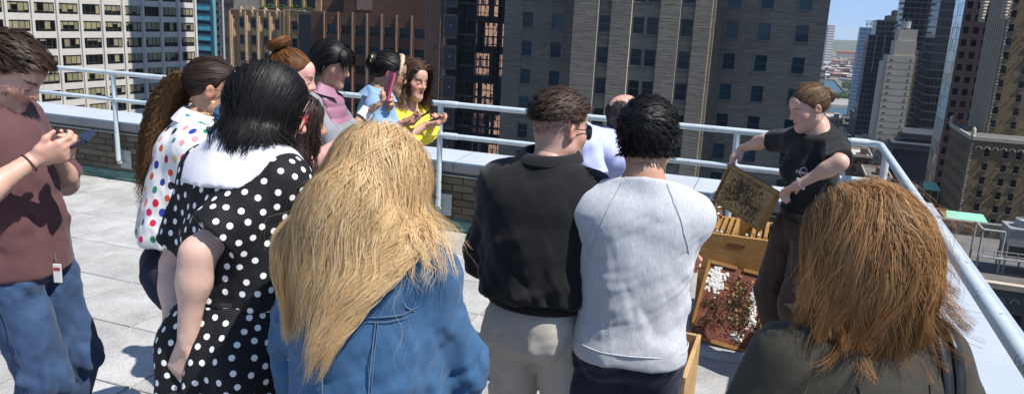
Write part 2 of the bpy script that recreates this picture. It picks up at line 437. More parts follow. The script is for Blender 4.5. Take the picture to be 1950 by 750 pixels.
def facade(mb, org, ax, nr, length, z0, z1, holes, depth, mi=0):
    """wall sheet from org along ax with real openings (a0,a1,b0,b1) and reveals going depth inwards"""
    A = sorted(set([0, length] + [h[0] for h in holes] + [h[1] for h in holes]))
    B = sorted(set([z0, z1] + [h[2] for h in holes] + [h[3] for h in holes]))
    P = lambda a, z, d=0.0: (org[0] + ax[0]*a - nr[0]*d, org[1] + ax[1]*a - nr[1]*d, z)
    for i in range(len(A) - 1):
        run = None
        am = (A[i] + A[i+1]) / 2
        col = [h for h in holes if h[0] <= am <= h[1]]
        for j in range(len(B) - 1):
            bm_ = (B[j] + B[j+1]) / 2
            hole = any(h[2] <= bm_ <= h[3] for h in col)
            if not hole:
                if run is None: run = B[j]
            if (hole or j == len(B) - 2) and run is not None:
                top = B[j] if hole else B[j+1]
                mb.quad(P(A[i], run), P(A[i+1], run), P(A[i+1], top), P(A[i], top), mi); run = None
    for (a0, a1, b0, b1) in holes:
        mb.quad(P(a0, b0), P(a1, b0), P(a1, b0, depth), P(a0, b0, depth), mi)
        mb.quad(P(a0, b1, depth), P(a1, b1, depth), P(a1, b1), P(a0, b1), mi)
        mb.quad(P(a0, b0), P(a0, b0, depth), P(a0, b1, depth), P(a0, b1), mi)
        mb.quad(P(a1, b0, depth), P(a1, b0), P(a1, b1), P(a1, b1, depth), mi)

_wc = {}
def win_meshes(w, h, kind, fmat, gmat, smat):
    key = (round(w, 2), round(h, 2), kind, fmat, gmat, smat)
    if key in _wc: return _wc[key]
    f = MB(); t = min(.07, w * .08)
    f.box(-w/2, -w/2 + t, -.06, .04, 0, h); f.box(w/2 - t, w/2, -.06, .04, 0, h)
    f.box(-w/2 + t, w/2 - t, -.06, .04, h - t, h); f.box(-w/2 + t, w/2 - t, -.06, .04, 0, t)
    if kind == 'hung': f.box(-w/2 + t, w/2 - t, -.075, .03, h*.5 - t*.45, h*.5 + t*.45)
    if kind == 'quad':
        f.box(-t*.3, t*.3, -.05, .03, t, h - t)
        f.box(-w/2 + t, -t*.3, -.05, .03, h*.5 - t*.4, h*.5 + t*.4); f.box(t*.3, w/2 - t, -.05, .03, h*.5 - t*.4, h*.5 + t*.4)
    fm = f.mesh('window'); fm.materials.append(M[fmat])
    g = MB()
    if kind == 'hung':
        g.quad((-w/2, .0, 0), (w/2, .0, 0), (w/2, .0, h*.5), (-w/2, .0, h*.5)); g.quad((-w/2, -.03, h*.5), (w/2, -.03, h*.5), (w/2, -.03, h), (-w/2, -.03, h))
    else: g.quad((-w/2, .0, 0), (w/2, .0, 0), (w/2, .0, h), (-w/2, .0, h))
    gm = g.mesh('pane'); gm.materials.append(M[gmat])
    sm = None
    if smat:
        s_ = MB().box(-w/2 - .06, w/2 + .06, -.34, -.05, -.16, -.004); sm = s_.mesh('sill'); sm.materials.append(M[smat])
    _wc[key] = (fm, gm, sm); return _wc[key]
def put_window(bd, u, v, z, w, h, rz=0.0, kind='hung', fmat='frame_grey', gmat='glass', smat='sill'):
    fm, gm, sm = win_meshes(w, h, kind, fmat, gmat, smat)
    o = link('window', fm, None, bd.e, bd.L(u, v, z), rz)
    p = link('pane', gm, None, o)
    if sm: link('sill', sm, None, o)
    return o

# ---------------- ground, water
g = MB(); g.quad(*[uvw(*q, GZ) for q in ((-3000, -600), (900, -600), (900, 700), (-3000, 700))])
g.quad(uvw(-3000, 700, GZ), uvw(900, 700, GZ), uvw(900, 700, -76), uvw(-3000, 700, -76))
tag(g.build('street_ground', M['asphalt']), kind='structure')
mt, nt, bb = new_mat('river_water'); bb.inputs['Base Color'].default_value = (.045, .095, .13, 1); bb.inputs['Roughness'].default_value = .45; bb.inputs['Specular IOR Level'].default_value = .12
bump(nt, bb, noise(nt, .15, 5, .65, coords(nt)), .3, .6); M['water'] = mt
g = MB(); g.quad((-12000, -2000, -75), (14000, -2000, -75), (14000, 16000, -75), (-12000, 16000, -75))
tag(g.build('river', M['water']), kind='structure')

# ---------------- the big hotel in the middle
VB, VA = 81.0, 87.0
h = Bld('grey_brick_hotel', 'huge grey buff brick hotel with pale lit pier edges, facing the terrace', 'building', -15, 81)
ROWS = [2.78 - 1.75 + 3.26 * k for k in range(-6, 4)]
core = MB(); core.box(-33.4, 1.6, VA + .7, 107, GZ, 26); core.box(-23.2, -9.5, VB + .95, VA + .65, GZ, 26)
h.part('core', M['dark_core'], core)
w = MB(); rowsA = [(z, z + 1.72) for z in ROWS]
def cols(us, wd): return [(u - wd/2, u + wd/2) for u in us]
# section A (left), C (right) in the plane v=87, B projects to v=81
A0, A1 = -33.6, -23.42; cA = cols([-30.6, -27.0], 1.2)
facade(w, (A0, VA), (1, 0), (0, -1), A1 - A0, GZ, 28, [(a - A0, c - A0, z0, z1) for a, c in cA for z0, z1 in rowsA], .3)
C0, C1 = -9.1, 1.9; cC = cols([-7.5, -4.18, -.42], 1.26)
facade(w, (C0, VA), (1, 0), (0, -1), C1 - C0, GZ, 28, [(a - C0, c - C0, z0, z1) for a, c in cC for z0, z1 in rowsA], .3)
# B: brick piers with recessed window channels between them
chan = [(-20.75, -19.35, [-20.05]), (-17.2, -14.25, [-16.45, -15.0]), (-12.2, -10.75, [-11.48])]
B0, B1 = -23.42, -9.1; x = B0
for c0, c1, us in chan:
    facade(w, (x, VB), (1, 0), (0, -1), c0 - x, GZ, 28, [], 0)
    w.quad((c0, VB, GZ), (c0, VB + .42, GZ), (c0, VB + .42, 28), (c0, VB, 28), 1)      # pier return, sunlight put into its paler colour
    w.quad((c1, VB + .42, GZ), (c1, VB, GZ), (c1, VB, 28), (c1, VB + .42, 28))
    facade(w, (c0, VB + .42), (1, 0), (0, -1), c1 - c0, GZ, 28, [(a - c0, c - c0, z0, z1) for a, c in cols(us, 1.16) for z0, z1 in rowsA], .28)
    x = c1
facade(w, (x, VB), (1, 0), (0, -1), B1 - x, GZ, 28, [], 0)
w.quad((B1, VB, GZ), (B1, VA, GZ), (B1, VA, 28), (B1, VB, 28))
w.quad((B0, VA, GZ), (B0, VB, GZ), (B0, VB, 28), (B0, VA, 28))
w.quad((C1, VA, GZ), (C1, 108, GZ), (C1, 108, 28), (C1, VA, 28)); w.quad((A0, 108, GZ), (A0, VA, GZ), (A0, VA, 28), (A0, 108, 28))
w.quad((A0, VA, 28), (C1, VA, 28), (C1, 108, 28), (A0, 108, 28)); w.quad((B0, VB, 28), (B1, VB, 28), (B1, VA, 28), (B0, VA, 28))
h.part('brick_wall', [M['hotel'], M['hotel_sunlit']], w)
t = MB()
for uu in (-26.2 + .0, -31.35, -27.75, -8.3, -5.0, -1.22):      # thin downpipe-like joints beside the window columns
    t.box(uu - .05, uu + .05, VA - .045, VA, GZ, 28)
for k in range(3): t.box(B1 + .003, B1 + .25, VB + 1.0 + 1.7 * k, VB + 1.5 + 1.7 * k, GZ, 28)
h.part('masonry_ribs', M['hotel'], t)
for z in ROWS:
    for (a, c) in cA + cC: put_window(h, (a + c)/2, VA + .2, z, c - a, 1.72, gmat='glass_blue')
    for c0, c1, us in chan:
        for u in us: put_window(h, u, VB + .6, z, 1.16, 1.72)

# ---------------- white office block on the left, its window wall faces +u
h = Bld('white_office_block', 'white precast office block with wide bands of dark windows and tan blinds', 'building', -146, 125)
UWH = -136.0
RZW = math.pi / 2
vlines = [96.1 + 5.235 * k for k in range(0, 11)]
zrow = [.57 - 2.1 - 3.335 * k for k in range(-2, 8)]
w = MB(); holes = []
V0, V1 = vlines[0], vlines[-1] + .5
for k in range(10):
    for z in zrow: holes.append((vlines[k] + .72 - V0, vlines[k+1] - .12 - V0, z, z + 2.1))
facade(w, (UWH, V0), (0, 1), (1, 0), V1 - V0, GZ, 12, holes, .32)
w.quad((UWH, V1, GZ), (UWH - 20, V1, GZ), (UWH - 20, V1, 12), (UWH, V1, 12)); w.quad((UWH - 20, V0, 12), (UWH, V0, 12), (UWH, V1, 12), (UWH - 20, V1, 12))
w.quad((UWH - 20, V0, GZ), (UWH, V0, GZ), (UWH, V0, 12), (UWH - 20, V0, 12))
h.part('precast_wall', M['white_stone'], w)
cr = MB(); cr.box(UWH - 19.5, UWH - 2.6, V0 + .3, V1 - .3, GZ, 11.5); h.part('core', M['dark_core'], cr)
f = MB()
for z in zrow: f.box(UWH - 2.6, UWH - .33, V0 + .3, V1 - .3, z - .45, z - .02)
h.part('floor_slabs', M['dark_core'], f)
for v in vlines:                                     # projecting fins
    f = MB(); f.box(UWH + .003, UWH + .42, v + .02, v + .56, GZ, 12); h.part('fin', M['white_stone'], f)
wd = 5.235 - .84; rw = random.Random(21)
fm = MB(); t = .055
fm.box(-wd/2, wd/2, -.05, .05, 0, t); fm.box(-wd/2, wd/2, -.05, .05, 2.1 - t, 2.1)
px = [-wd/2 + t/2, -wd/2 + .92, -wd/2 + 2.2, wd/2 - .95, wd/2 - t/2]
for x_ in px: fm.box(x_ - t/2, x_ + t/2, -.045, .045, t, 2.1 - t)
fm.box(px[1] + t/2, px[3] - t/2, -.04, .04, .42, .42 + t)
fm = fm.mesh('window'); fm.materials.append(M['frame_grey'])
gl = MB().quad((-wd/2, 0, 0), (wd/2, 0, 0), (wd/2, 0, 2.1), (-wd/2, 0, 2.1)).mesh('pane'); gl.materials.append(M['glass_clear'])
bc = {}
for k in range(10):
    for z in zrow:
        o = link('window', fm, None, h.e, h.L(UWH - .14, (vlines[k] + .72 + vlines[k+1] - .12)/2, z), RZW)
        link('pane', gl, None, o)
        base = rw.choice([.55, .75, .75, .82, .82, .0])
        for q in range(4):
            dr = base if rw.random() < .6 else rw.choice([0, .25, .4, .6, .82, .9])
            if dr == 0: continue
            if (q, dr) not in bc:
                me = MB().box(px[q] + .07, px[q+1] - .07, .055, .07, 2.06 - 2.0 * dr, 2.06).mesh('blind'); me.materials.append(M['blind']); bc[(q, dr)] = me
            link('blind', bc[(q, dr)], None, o)

# ---------------- teal tower, beige flats behind it
h = Bld('teal_panel_tower', 'slim office tower clad in bright teal glass panels beside the white block', 'building', -182, 205)
ua, za = onv(366, 40, 205); ub, _ = onv(399.5, 40, 205)
h.box('core', M['teal_d'], ua, ub, 205.35, 208, GZ, 30)
pw_ = (ub - ua) / 5.0
tp = MB().box(.04, pw_ - .04, -.06, .04, 0, 1.25).mesh('teal_panel'); tp.materials.append(M['teal'])
wp = MB().box(.05, pw_ - .05, -.02, .04, 0, 1.0).mesh('window'); wp.materials.append(M['glass_blue'])
for k in range(-9, 5):
    z = onv(380, 12, 205)[1] - 1.25 + k * 3.22
    for i in range(5):
        link('teal_panel', tp, None, h.e, h.L(ua + i * pw_, 205.2, z + .06))
        link('window', wp, None, h.e, h.L(ua + i * pw_, 205.2, z - 1.15))
    b_ = MB().box(ua, ub, 204.9, 205.3, z - 1.86, z - 1.2); h.part('band', M['teal_d'], b_)

h = Bld('beige_flats', 'plain beige masonry flats with small paired windows past the teal tower', 'building', -205, 240)
ua, _ = onv(399, 40, 240); ub, _ = onv(422, 40, 240); w = MB()
cs = [(ua + .6, ua + 2.0), (ua + 3.0, ua + 4.5)]
zs = [onv(405, 4, 240)[1] - 1.5 + k * 3.0 for k in range(-8, 3)]
facade(w, (ua, 240), (1, 0), (0, -1), ub - ua, GZ, 20, [(a - ua, c - ua, z, z + 1.45) for a, c in cs for z in zs], .25)
w.quad((ub, 240, GZ), (ub, 256, GZ), (ub, 256, 20), (ub, 240, 20)); h.part('masonry_wall', M['beige'], w)
h.box('core', M['dark_core'], ua + .02, ub - .02, 240.3, 255, GZ, 19.9)
for a, c in cs:
    for z in zs: put_window(h, (a + c)/2, 240.2, z, c - a, 1.45, kind='quad')
for z in zs: h.part('string_course', M['sill'], MB().box(ua, ub, 239.9, 239.998, z - .55, z - .35))
h = Bld('dark_party_tower', 'narrow dark grey blank tower with a pale pipe up its edge', 'building', -160, 190)
ua, _ = onv(421, 40, 190); ub, _ = onv(446, 40, 190)
h.box('blank_wall', M['tarroof'], ua, ub, 190, 204, GZ, 34)
h.part('pipe', M['ledge'], MB().tube([(ua + .9, 189.8, GZ), (ua + .9, 189.8, 34)], .35, 8))
h.part('joint_bands', M['brown'], MB().box(ua, ub, 189.9, 189.998, -8, -7.6).box(ua, ub, 189.9, 189.998, 2, 2.3))

# ---------------- art deco block with hedge terrace and the tower behind it
VD = 122.0
h = Bld('deco_brick_block', 'orange tan art deco brick block with stepped piers and a zigzag parapet', 'building', -94, 122)
D0 = onv(440, 20, VD)[0]; D1 = onv(584, 22, VD)[0]; DB = onv(542, 20, VD)[0]; ZT = onv(560, 21, VD)[1]
wc = [onv((a + c)/2, 40, VD)[0] for a, c in ((454, 464), (476, 486.5), (499.5, 510), (522.5, 533))]; wb = onv(564.5, 45, VD)[0]
zs = [-2.1 - 3.12 * k for k in range(-0, 7)]
w = MB()
facade(w, (D0, VD + .25), (1, 0), (0, -1), DB - D0, GZ, ZT - .4, [(c - .55 - D0, c + .55 - D0, z, z + 1.6) for c in wc for z in zs], .3)
facade(w, (DB, VD - .5), (1, 0), (0, -1), D1 - DB, GZ, ZT, [(wb - .65 - DB, wb + .65 - DB, z, z + 1.6) for z in zs], .3)
w.quad((D1, VD - .5, GZ), (D1, 139, GZ), (D1, 139, ZT), (D1, VD - .5, ZT)); w.quad((DB, VD + .25, GZ), (DB, VD - .5, GZ), (DB, VD - .5, ZT), (DB, VD + .25, ZT))
h.part('brick_wall', M['deco'], w)
h.box('core', M['dark_core'], D0 + .05, D1 - .05, VD + .75, 138.9, GZ, ZT - .5)
h.box('terrace_floor', M['roofing'], D0, D1 - .02, VD + .27, 139, ZT - .5, ZT - .38)
edges = [D0] + [(a + c)/2 for a, c in zip(wc[:-1], wc[1:])] + [DB - .55]
for e in edges:                                        # stepped piers
    p = MB(); zt = ZT - .55
    p.box(e - .62, e + .62, VD - .05, VD + .248, GZ, zt - 1.4); p.box(e - .34, e + .34, VD - .35, VD - .052, GZ, zt - .75)
    p.box(e - .14, e + .14, VD - .55, VD - .352, GZ, zt); h.part('pier', M['deco_trim'], p)
for c in wc:                                           # pointed panels over the top windows, chevrons between floors
    p = MB(); z0 = zs[0] + 1.95
    p.add([(c - .7, VD + .24, z0), (c + .7, VD + .24, z0), (c + .7, VD + .24, ZT - .15), (c, VD + .02, ZT + .45), (c - .7, VD + .24, ZT - .15), (c, VD - .28, z0 + .9), (c, VD - .1, z0)],
          [(0, 6, 5), (6, 1, 5), (1, 2, 5), (2, 3, 5), (3, 4, 5), (4, 0, 5)]); h.part('crest_panel', M['deco_trim'], p)
    for z in zs:
        p = MB(); p.add([(c - .5, VD + .24, z - 1.2), (c + .5, VD + .24, z - 1.2), (c + .5, VD + .24, z - .35), (c, VD - .05, z - .1), (c - .5, VD + .24, z - .35)],
                        [(0, 1, 2, 3), (0, 3, 4)]); h.part('spandrel_panel', M['deco_trim'], p)
p = MB()
for e in (DB + .35, DB + 1.3, D1 - 1.3, D1 - .35): p.box(e - .22, e + .22, VD - .72, VD - .502, GZ, ZT + .05)
h.part('bay_ribs', M['deco'], p)
for z in zs:
    p = MB(); p.add([(wb - .95, VD - .505, z + 1.7), (wb + .95, VD - .505, z + 1.7), (wb, VD - .72, z + 2.45)], [(0, 1, 2)]); h.part('bay_chevron', M['deco_trim'], p)
    for c in wc: put_window(h, c, VD + .45, z, 1.1, 1.6, kind='quad', gmat='glass_blue')
    put_window(h, wb, VD - .3, z, 1.3, 1.6)
p = MB(); p.box(D0, DB, VD - .1, VD + .24, ZT - .42, ZT - .12); p.box(DB, D1, VD - .6, VD - .3, ZT + .002, ZT + .2)
h.part('cornice', M['deco_trim'], p)
h.part('terrace_rail', M['ledge'], MB().box(D0, D1, VD + .8, VD + .85, ZT + .35, ZT + .4))
# tower of the same block, set back behind the terrace, rising out of the picture
t = Bld('deco_setback_tower', 'brick tower set back behind the hedge terrace, rising out of view', 'building', -90, 130)
T0 = -98.5; T1 = onv(611, 5, 125)[0]
w = MB(); tc_ = [T0 + 2.2 + 3.1 * k for k in range(int((T1 - T0 - 2) / 3.1) + 1)]
tz = [1.9, 5.2, 8.5]
facade(w, (T0, 125), (1, 0), (0, -1), T1 - T0, GZ, 78, [(c - .95 - T0, c + .95 - T0, z, z + 1.9) for c in tc_ for z in tz], .3)
for a, c in (((T1, 125), (T1, 139.5)), ((T1, 139.5), (T0, 139.5)), ((T0, 139.5), (T0, 125))):
    w.quad((a[0], a[1], GZ), (c[0], c[1], GZ), (c[0], c[1], 78), (a[0], a[1], 78))
w.quad((T0, 125, 78), (T1, 125, 78), (T1, 139.5, 78), (T0, 139.5, 78)); t.part('brick_wall', M['deco'], w)
t.box('core', M['dark_core'], T0 + .05, T1 - .05, 125.4, 139.4, GZ, 77.8)
for c in tc_:
    for z in tz: put_window(t, c, 125.2, z, 1.9, 1.9, kind='quad')
    t.part('pilaster', M['deco_trim'], MB().box(c - 1.68, c - 1.38, 124.8, 124.998, GZ, 78))
hd = MB(); rh = random.Random(9); ha = onv(493, 12, VD + 1.2)[0]; hb = onv(592, 18, VD + 1.2)[0]
for k in range(2600):
    u = rh.uniform(ha, hb); v = rh.uniform(VD + 1.0, VD + 1.9); z = ZT - .35 + rh.random() * (1.15 + .25 * math.sin(u * 2.3))
    s_ = rh.uniform(.06, .13); a = rh.uniform(0, 6.28); c, d = math.cos(a) * s_, math.sin(a) * s_; e = rh.uniform(-.6, .6) * s_
    hd.quad((u - c, v - d, z - e), (u + d, v - c, z + s_*.6), (u + c, v + d, z + e), (u - d, v + c, z - s_*.5))
hh = Bld('terrace_hedge', 'clipped green box hedge along the deco terrace edge', 'hedge', (ha + hb)/2, VD + 1.4)
hh.part('foliage', M['leaf'], hd)
hh.box('planter', M['tarroof'], ha, hb, VD + 1.1, VD + 1.8, ZT - .37, ZT + .1)

# ---------------- dark brown block
VN = 113.0
h = Bld('brown_brick_block', 'dark red brown brick block with tall thin pale fins between its windows', 'building', -67, 113)
N0 = onv(592, 30, VN)[0]; N1 = onv(838, 30, VN)[0]; zt = onv(640, 24, VN)[1]
c0 = onv(631.5, 55, VN)[0]; wc = [c0 + 2.745 * k for k in range(7)]; zs = [-2.0 - 3.2 * k for k in range(7)]
w = MB(); facade(w, (N0, VN), (1, 0), (0, -1), N1 - N0, GZ, zt, [(c - .88 - N0, c + .88 - N0, z, z + 1.5) for c in wc for z in zs], .35)
w.quad((N1, VN, GZ), (N1, 126, GZ), (N1, 126, zt), (N1, VN, zt)); w.quad((N0, VN, zt), (N1, VN, zt), (N1, VN + 6, zt), (N0, VN + 6, zt))
w.quad((N0, VN + 3.2, zt), (N1, VN + 3.2, zt), (N1, VN + 4.6, 22), (N0, VN + 4.6, 22))
w.quad((N0, 126, GZ), (N0, VN, GZ), (N0, VN, zt), (N0, 126, zt))
h.part('brick_wall', M['brown'], w)
h.box('core', M['dark_core'], N0 + .05, N1 - .05, VN + .5, 125.9, GZ, zt - .1)
wl0 = onv(660, 20, VN + 1.5)[0]
h.box('blank_bulkhead', M['brown'], wl0, N1 + 1.0, VN + .6, VN + 3.15, zt + .005, 9.5)
h.part('bulkhead_panel', M['brown_trim'], MB().box(wl0 + 2.5, wl0 + 5.4, VN + .56, VN + .597, zt + .6, 9))
for c in wc[:-1] + [wc[0] - 2.745]:
    h.part('fin', M['brown_trim'], MB().box(c + 1.373 - .12, c + 1.373 + .12, VN - .30, VN - .003, GZ, zt + .1))
    h.part('fin_backing', M['brown'], MB().box(c + 1.373 - .36, c + 1.373 + .36, VN - .1, VN - .002, GZ, zt - .1))
for c in wc:
    for z in zs: put_window(h, c, VN + .22, z, 1.76, 1.5, kind='quad', fmat='frame_dark', smat=None)
h = Bld('black_gap_filler', 'tall black slab filling the dark gap between the two brick blocks', 'building', -84, 118)
h.box('blank_wall', M['frame_dark'], D1 + .02, N0 - .02, 119.5, 137, GZ, 1.2); h.box('coping', M['tarroof'], D1 + .02, N0 - .02, 119.3, 119.498, .8, 1.3)  # plain black slab fills the dark gap between the blocks

# ---------------- scaffold, hoist mast and what shows through it
S0 = onv(846, 60, 98)[0]; S1 = onv(961, 60, 98)[0]
h = Bld('salmon_building', 'sunlit salmon masonry building glimpsed through the scaffold', 'building', -56, 128)
w = MB(); vs_ = [119.5 + 2.6 * k for k in range(9)]; zs = [-16 + 3.3 * k for k in range(9)]
facade(w, (-50, 118), (0, 1), (1, 0), 26, GZ, 18, [(v - .55 - 118, v + .55 - 118, z, z + 1.7) for v in vs_ for z in zs], .25)
w.quad((-60, 118, GZ), (-50, 118, GZ), (-50, 118, 18), (-60, 118, 18)); w.quad((-60, 118, 18), (-50, 118, 18), (-50, 144, 18), (-60, 144, 18)); h.part('masonry_wall', M['salmon'], w)
h.box('core', M['dark_core'], -59.9, -50.4, 118.1, 143.9, GZ, 17.9)
for v in vs_:
    for z in zs: put_window(h, -50.2, v, z, 1.1, 1.7, math.pi/2, smat=None)
h = Bld('scaffold_tower', 'dense black tube scaffold with planked decks wrapped round a dark facade', 'scaffold', (S0 + S1)/2, 98.5)
rs = random.Random(4)
us = np.linspace(S0, S1, 8)
for v in (97.0, 98.6):
    for u in us: h.part('standard', M['steel_dark'], MB().tube([(u, v, GZ), (u, v, 16)], .06, 5, caps=False))
for k in range(17):
    z = -19 + 2.05 * k
    for v in (97.0, 98.6):
        h.part('ledger', M['steel_dark'], MB().tube([(S0, v - .06, z), (S1, v - .06, z)], .05, 5, caps=False).tube([(S0, v - .06, z + 1.0), (S1, v - .06, z + 1.0)], .045, 5, caps=False))
    a, c = S0, S1
    p = MB(); p.box(a, c, 97.1, 98.5, z - .12, z - .05)
    if k % 2: p.box(a, a + (c - a) * .55, 96.92, 96.97, z - .1, z + .25)
    h.part('deck', M['plank'], p)
    for i in range(7):
        if (i + k) % 2: h.part('brace', M['steel_dark'], MB().tube([(us[i], 96.93, z), (us[i+1], 96.93, z + 2.05)], .038, 4, caps=False).tube([(us[i+1], 96.9, z), (us[i], 96.9, z + 2.05)], .038, 4, caps=False))
nb = MB(); um = S0 + (S1 - S0) * .47
nb.box(S0, um, 99.0, 99.4, GZ, 16)
for k in range(9):
    z = -19 + 4.1 * k; nb.box(um, S1, 99.0, 99.2, z - .3, z + rs.uniform(.3, 1.2))
    for j in range(3):
        q = rs.uniform(um, S1 - 1); nb.box(q, q + rs.uniform(.3, 1.2), 99.0, 99.1, z, z + 3.8)
h.part('debris_netting', M['frame_dark'], nb)
for k in range(6):
    z = -17.5 + 4.1 * k; u = S0 + .7
    cb = MB(); cb.box(u, u + 2.0, 96.2, 96.85, z, z + 3.2); o = h.part('hoist_gate', M['tarroof'], cb)
    g_ = MB(); g_.box(u + .25, u + 1.75, 96.12, 96.197, z + .3, z + 2.9); g_.v = [h.L(*q) for q in g_.v]; g_.build('gate_panel', M['frame_dark'], o)
    s_ = MB(); s_.box(u + 1.0, u + 1.22, 96.08, 96.118, z + 1.6, z + 1.85); s_.v = [h.L(*q) for q in s_.v]; s_.build('notice', M['ledge'], o)
H0 = onv(811, 60, 97)[0]; H1 = onv(834, 60, 97)[0]
h = Bld('hoist_mast', 'slim steel lattice hoist mast standing beside the black scaffold', 'mast', (H0 + H1)/2, 97.8)
for u in (H0, H1):
    for v in (97.0, 98.4): h.part('chord', M['steel_grey'], MB().tube([(u, v, GZ), (u, v, 18)], .055, 5, caps=False))
for k in range(28):
    z = -24 + 1.5 * k; p = MB()
    for v in (97.0, 98.4):
        p.tube([(H0, v, z), (H1, v, z)], .04, 4, caps=False).tube([(H0, v, z), (H1, v, z + 1.5)], .03, 4, caps=False).tube([(H1, v, z), (H0, v, z + 1.5)], .03, 4, caps=False)
    h.part('lattice_bay', M['steel_grey'], p)
h = Bld('construction_cables', 'bundle of dark vertical hoist cables and pipes by the lattice mast', 'cables', H1 + .7, 97.6)
for k in range(4): h.part('pipe', M['steel_dark'] if k % 2 else M['steel_grey'], MB().tube([(H1 + .35 + .28 * k, 97.4, GZ), (H1 + .35 + .28 * k, 97.4, 18)], .05, 5, caps=False))

# unseen tower added to keep the hotel's wings in shade
h = Bld('added_shade_tower', 'tall plain tower out of view, added to shade the hotel wings', 'building', 55, 92)
h.box('tower_body', M['beige'], 44, 70, 76.4, 112, GZ, 130)
for k in range(48): h.part('window_band', M['glass'], MB().box(43.9, 43.99, 82, 111, GZ + 4 + 4 * k, GZ + 6.2 + 4 * k).box(45, 69, 76.3, 76.39, GZ + 4 + 4 * k, GZ + 6.2 + 4 * k))
# ---------------- right-hand side towers
def rows_windows(bd, org, ax, nr, rz, length, z0, z1, cs, zs, w_, h_, wall, depth=.25, kind='hung', gmat='glass', smat='sill', fmat='frame_grey', skip=None, wmat=None, name='masonry_wall'):
    w = MB(); facade(w, org, ax, nr, length, z0, z1, [(c - w_/2, c + w_/2, z, z + h_) for c in cs for z in zs], depth)
    bd.part(name, M[wall], w)
    for c in cs:
        for z in zs:
            put_window(bd, org[0] + ax[0]*c - nr[0]*depth*.7, org[1] + ax[1]*c - nr[1]*depth*.7, z, w_, h_, rz, kind, fmat, gmat, smat)
# tan hotel: low wing
VT = 205.0
h = Bld('tan_brick_hotel', 'olive tan brick hotel wing with pale quoins and an arched frieze under its roofline', 'building', 60, 205)
U0, ZT = onv(1852, 262, VT); VE = onu(1812, 231, U0)[0]
for zz in (0,):
    pass
LEN = 46.0
cs = [onv(x_, 293, VT)[0] - U0 for x_ in (1879, 1916, 1941)] ; step = 7.0
cs = cs + [cs[-1] + 5.2, cs[-1] + 9.6, cs[-1] + 13.4]
zs = [onv(1879, 299, VT)[1] - 3.25 * k for k in range(11)]
rows_windows(h, (U0, VT), (1, 0), (0, -1), 0, LEN, GZ, ZT, cs, zs, 1.15, 1.75, 'tan')
lv = [1.6 + 2.9 * k for k in range(int((VE - VT - 1) / 2.9))]
rows_windows(h, (U0, VE), (0, -1), (-1, 0), -math.pi/2, VE - VT, GZ, ZT, lv, zs, 1.0, 1.7, 'tan', smat=None)
h.box('core', M['dark_core'], U0 + .4, U0 + LEN, VT + .4, VE - .1, GZ, ZT - .2)
h.box('roof_deck', M['tarroof'], U0 + .3, U0 + LEN, VT + .3, VE - .3, ZT - .19, ZT - .12)
pr2 = MB(); pr2.box(U0 - .25, U0 + LEN, VT - .35, VT - .003, ZT - .55, ZT + .35); pr2.box(U0 - .35, U0 - .003, VT - .35, VE, ZT - .55, ZT + .35)
h.part('cornice', M['tan_trim'], pr2)
pr2 = MB(); z = GZ
while z < ZT - 1.5:
    pr2.box(U0 - .03, U0 + (.5 if int(z) % 2 else .3), VT - .05, VT - .002, z, z + .5); z += .75
h.part('quoins', M['tan_trim'], pr2)['kind'] = 'stuff'
for k in range(14):
    u = U0 + 1.6 + 1.7 * k; a = MB()
    pts = [(u + .62 * math.cos(t), VT - .12, ZT - 2.5 + .62 * math.sin(t)) for t in np.linspace(0, math.pi, 7)]
    a.tube(pts, .14, 5); h.part('frieze_arch', M['tan_trim'], a)
for k, v in enumerate((VT - .1, VE - .2)):
    f = MB().tube([(U0, v, ZT + .3), (U0, v, ZT + 1.0), (U0, v, ZT + 1.9), (U0, v, ZT + 2.5)], [.55, .4, .55, .1], 8); h.part('finial', M['tan_trim'], f)
rnd = random.Random(31)
sp = MB()
for k in range(170):                                   # projecting bricks that throw long slanting shadows
    u = U0 + rnd.uniform(1.2, 26); z = rnd.uniform(ZT - 40, ZT - 4); sp.box(u - .10, u + .10, VT - .32, VT - .002, z, z + .12)
h.part('header_bricks', M['tan'], sp)['kind'] = 'stuff'
# tan hotel: tower behind
VT2 = 219.0
h = Bld('tan_hotel_tower', 'tall tan brick hotel tower with ribbed side and carved white crest stones', 'building', 75, 222)
U1 = onv(1898, 150, VT2)[0]; VE2 = onu(1869, 100, U1)[0]
cs = [onv(1930 - 2, 40, VT2)[0] - U1 for _ in (0,)]; cs = [cs[0], cs[0] + 4.4, cs[0] + 9.0, cs[0] + 13.6]
zs = [onv(1926, 88, VT2)[1] + 3.3 * k for k in range(-9, 14)]
rows_windows(h, (U1, VT2), (1, 0), (0, -1), 0, 34, GZ, 62, cs, zs, 1.25, 1.8, 'tan')
lv = [1.2 + 2.4 * k for k in range(max(2, int((VE2 - VT2 - 1) / 2.4)))]
rows_windows(h, (U1, VE2), (0, -1), (-1, 0), -math.pi/2, VE2 - VT2, GZ, 62, lv, zs[::1], .95, 2.2, 'tan', smat=None)
for k in lv: h.part('rib', M['tan_trim'], MB().box(U1 - .45, U1 - .003, VE2 - k - 1.2 - .3, VE2 - k - 1.2 + .3, GZ, 62))
h.box('core', M['dark_core'], U1 + .5, U1 + 34, VT2 + .4, VE2 - .1, GZ, 61.8); h.box('roof_deck', M['tarroof'], U1 + .3, U1 + 34, VT2 + .3, VE2 - .3, 61.82, 61.9)
z = -20; q = MB()
while z < 60: q.box(U1 - .03, U1 + (.5 if int(z) % 2 else .3), VT2 - .05, VT2 - .002, z, z + .5); z += .8
h.part('quoins', M['tan_trim'], q)['kind'] = 'stuff'
sp = MB()
for k in range(170):
    u = U1 + rnd.uniform(1.0, 20); z = rnd.uniform(-22, 22); sp.box(u - .10, u + .10, VT2 - .32, VT2 - .002, z, z + .12)
h.part('header_bricks', M['tan'], sp)['kind'] = 'stuff'
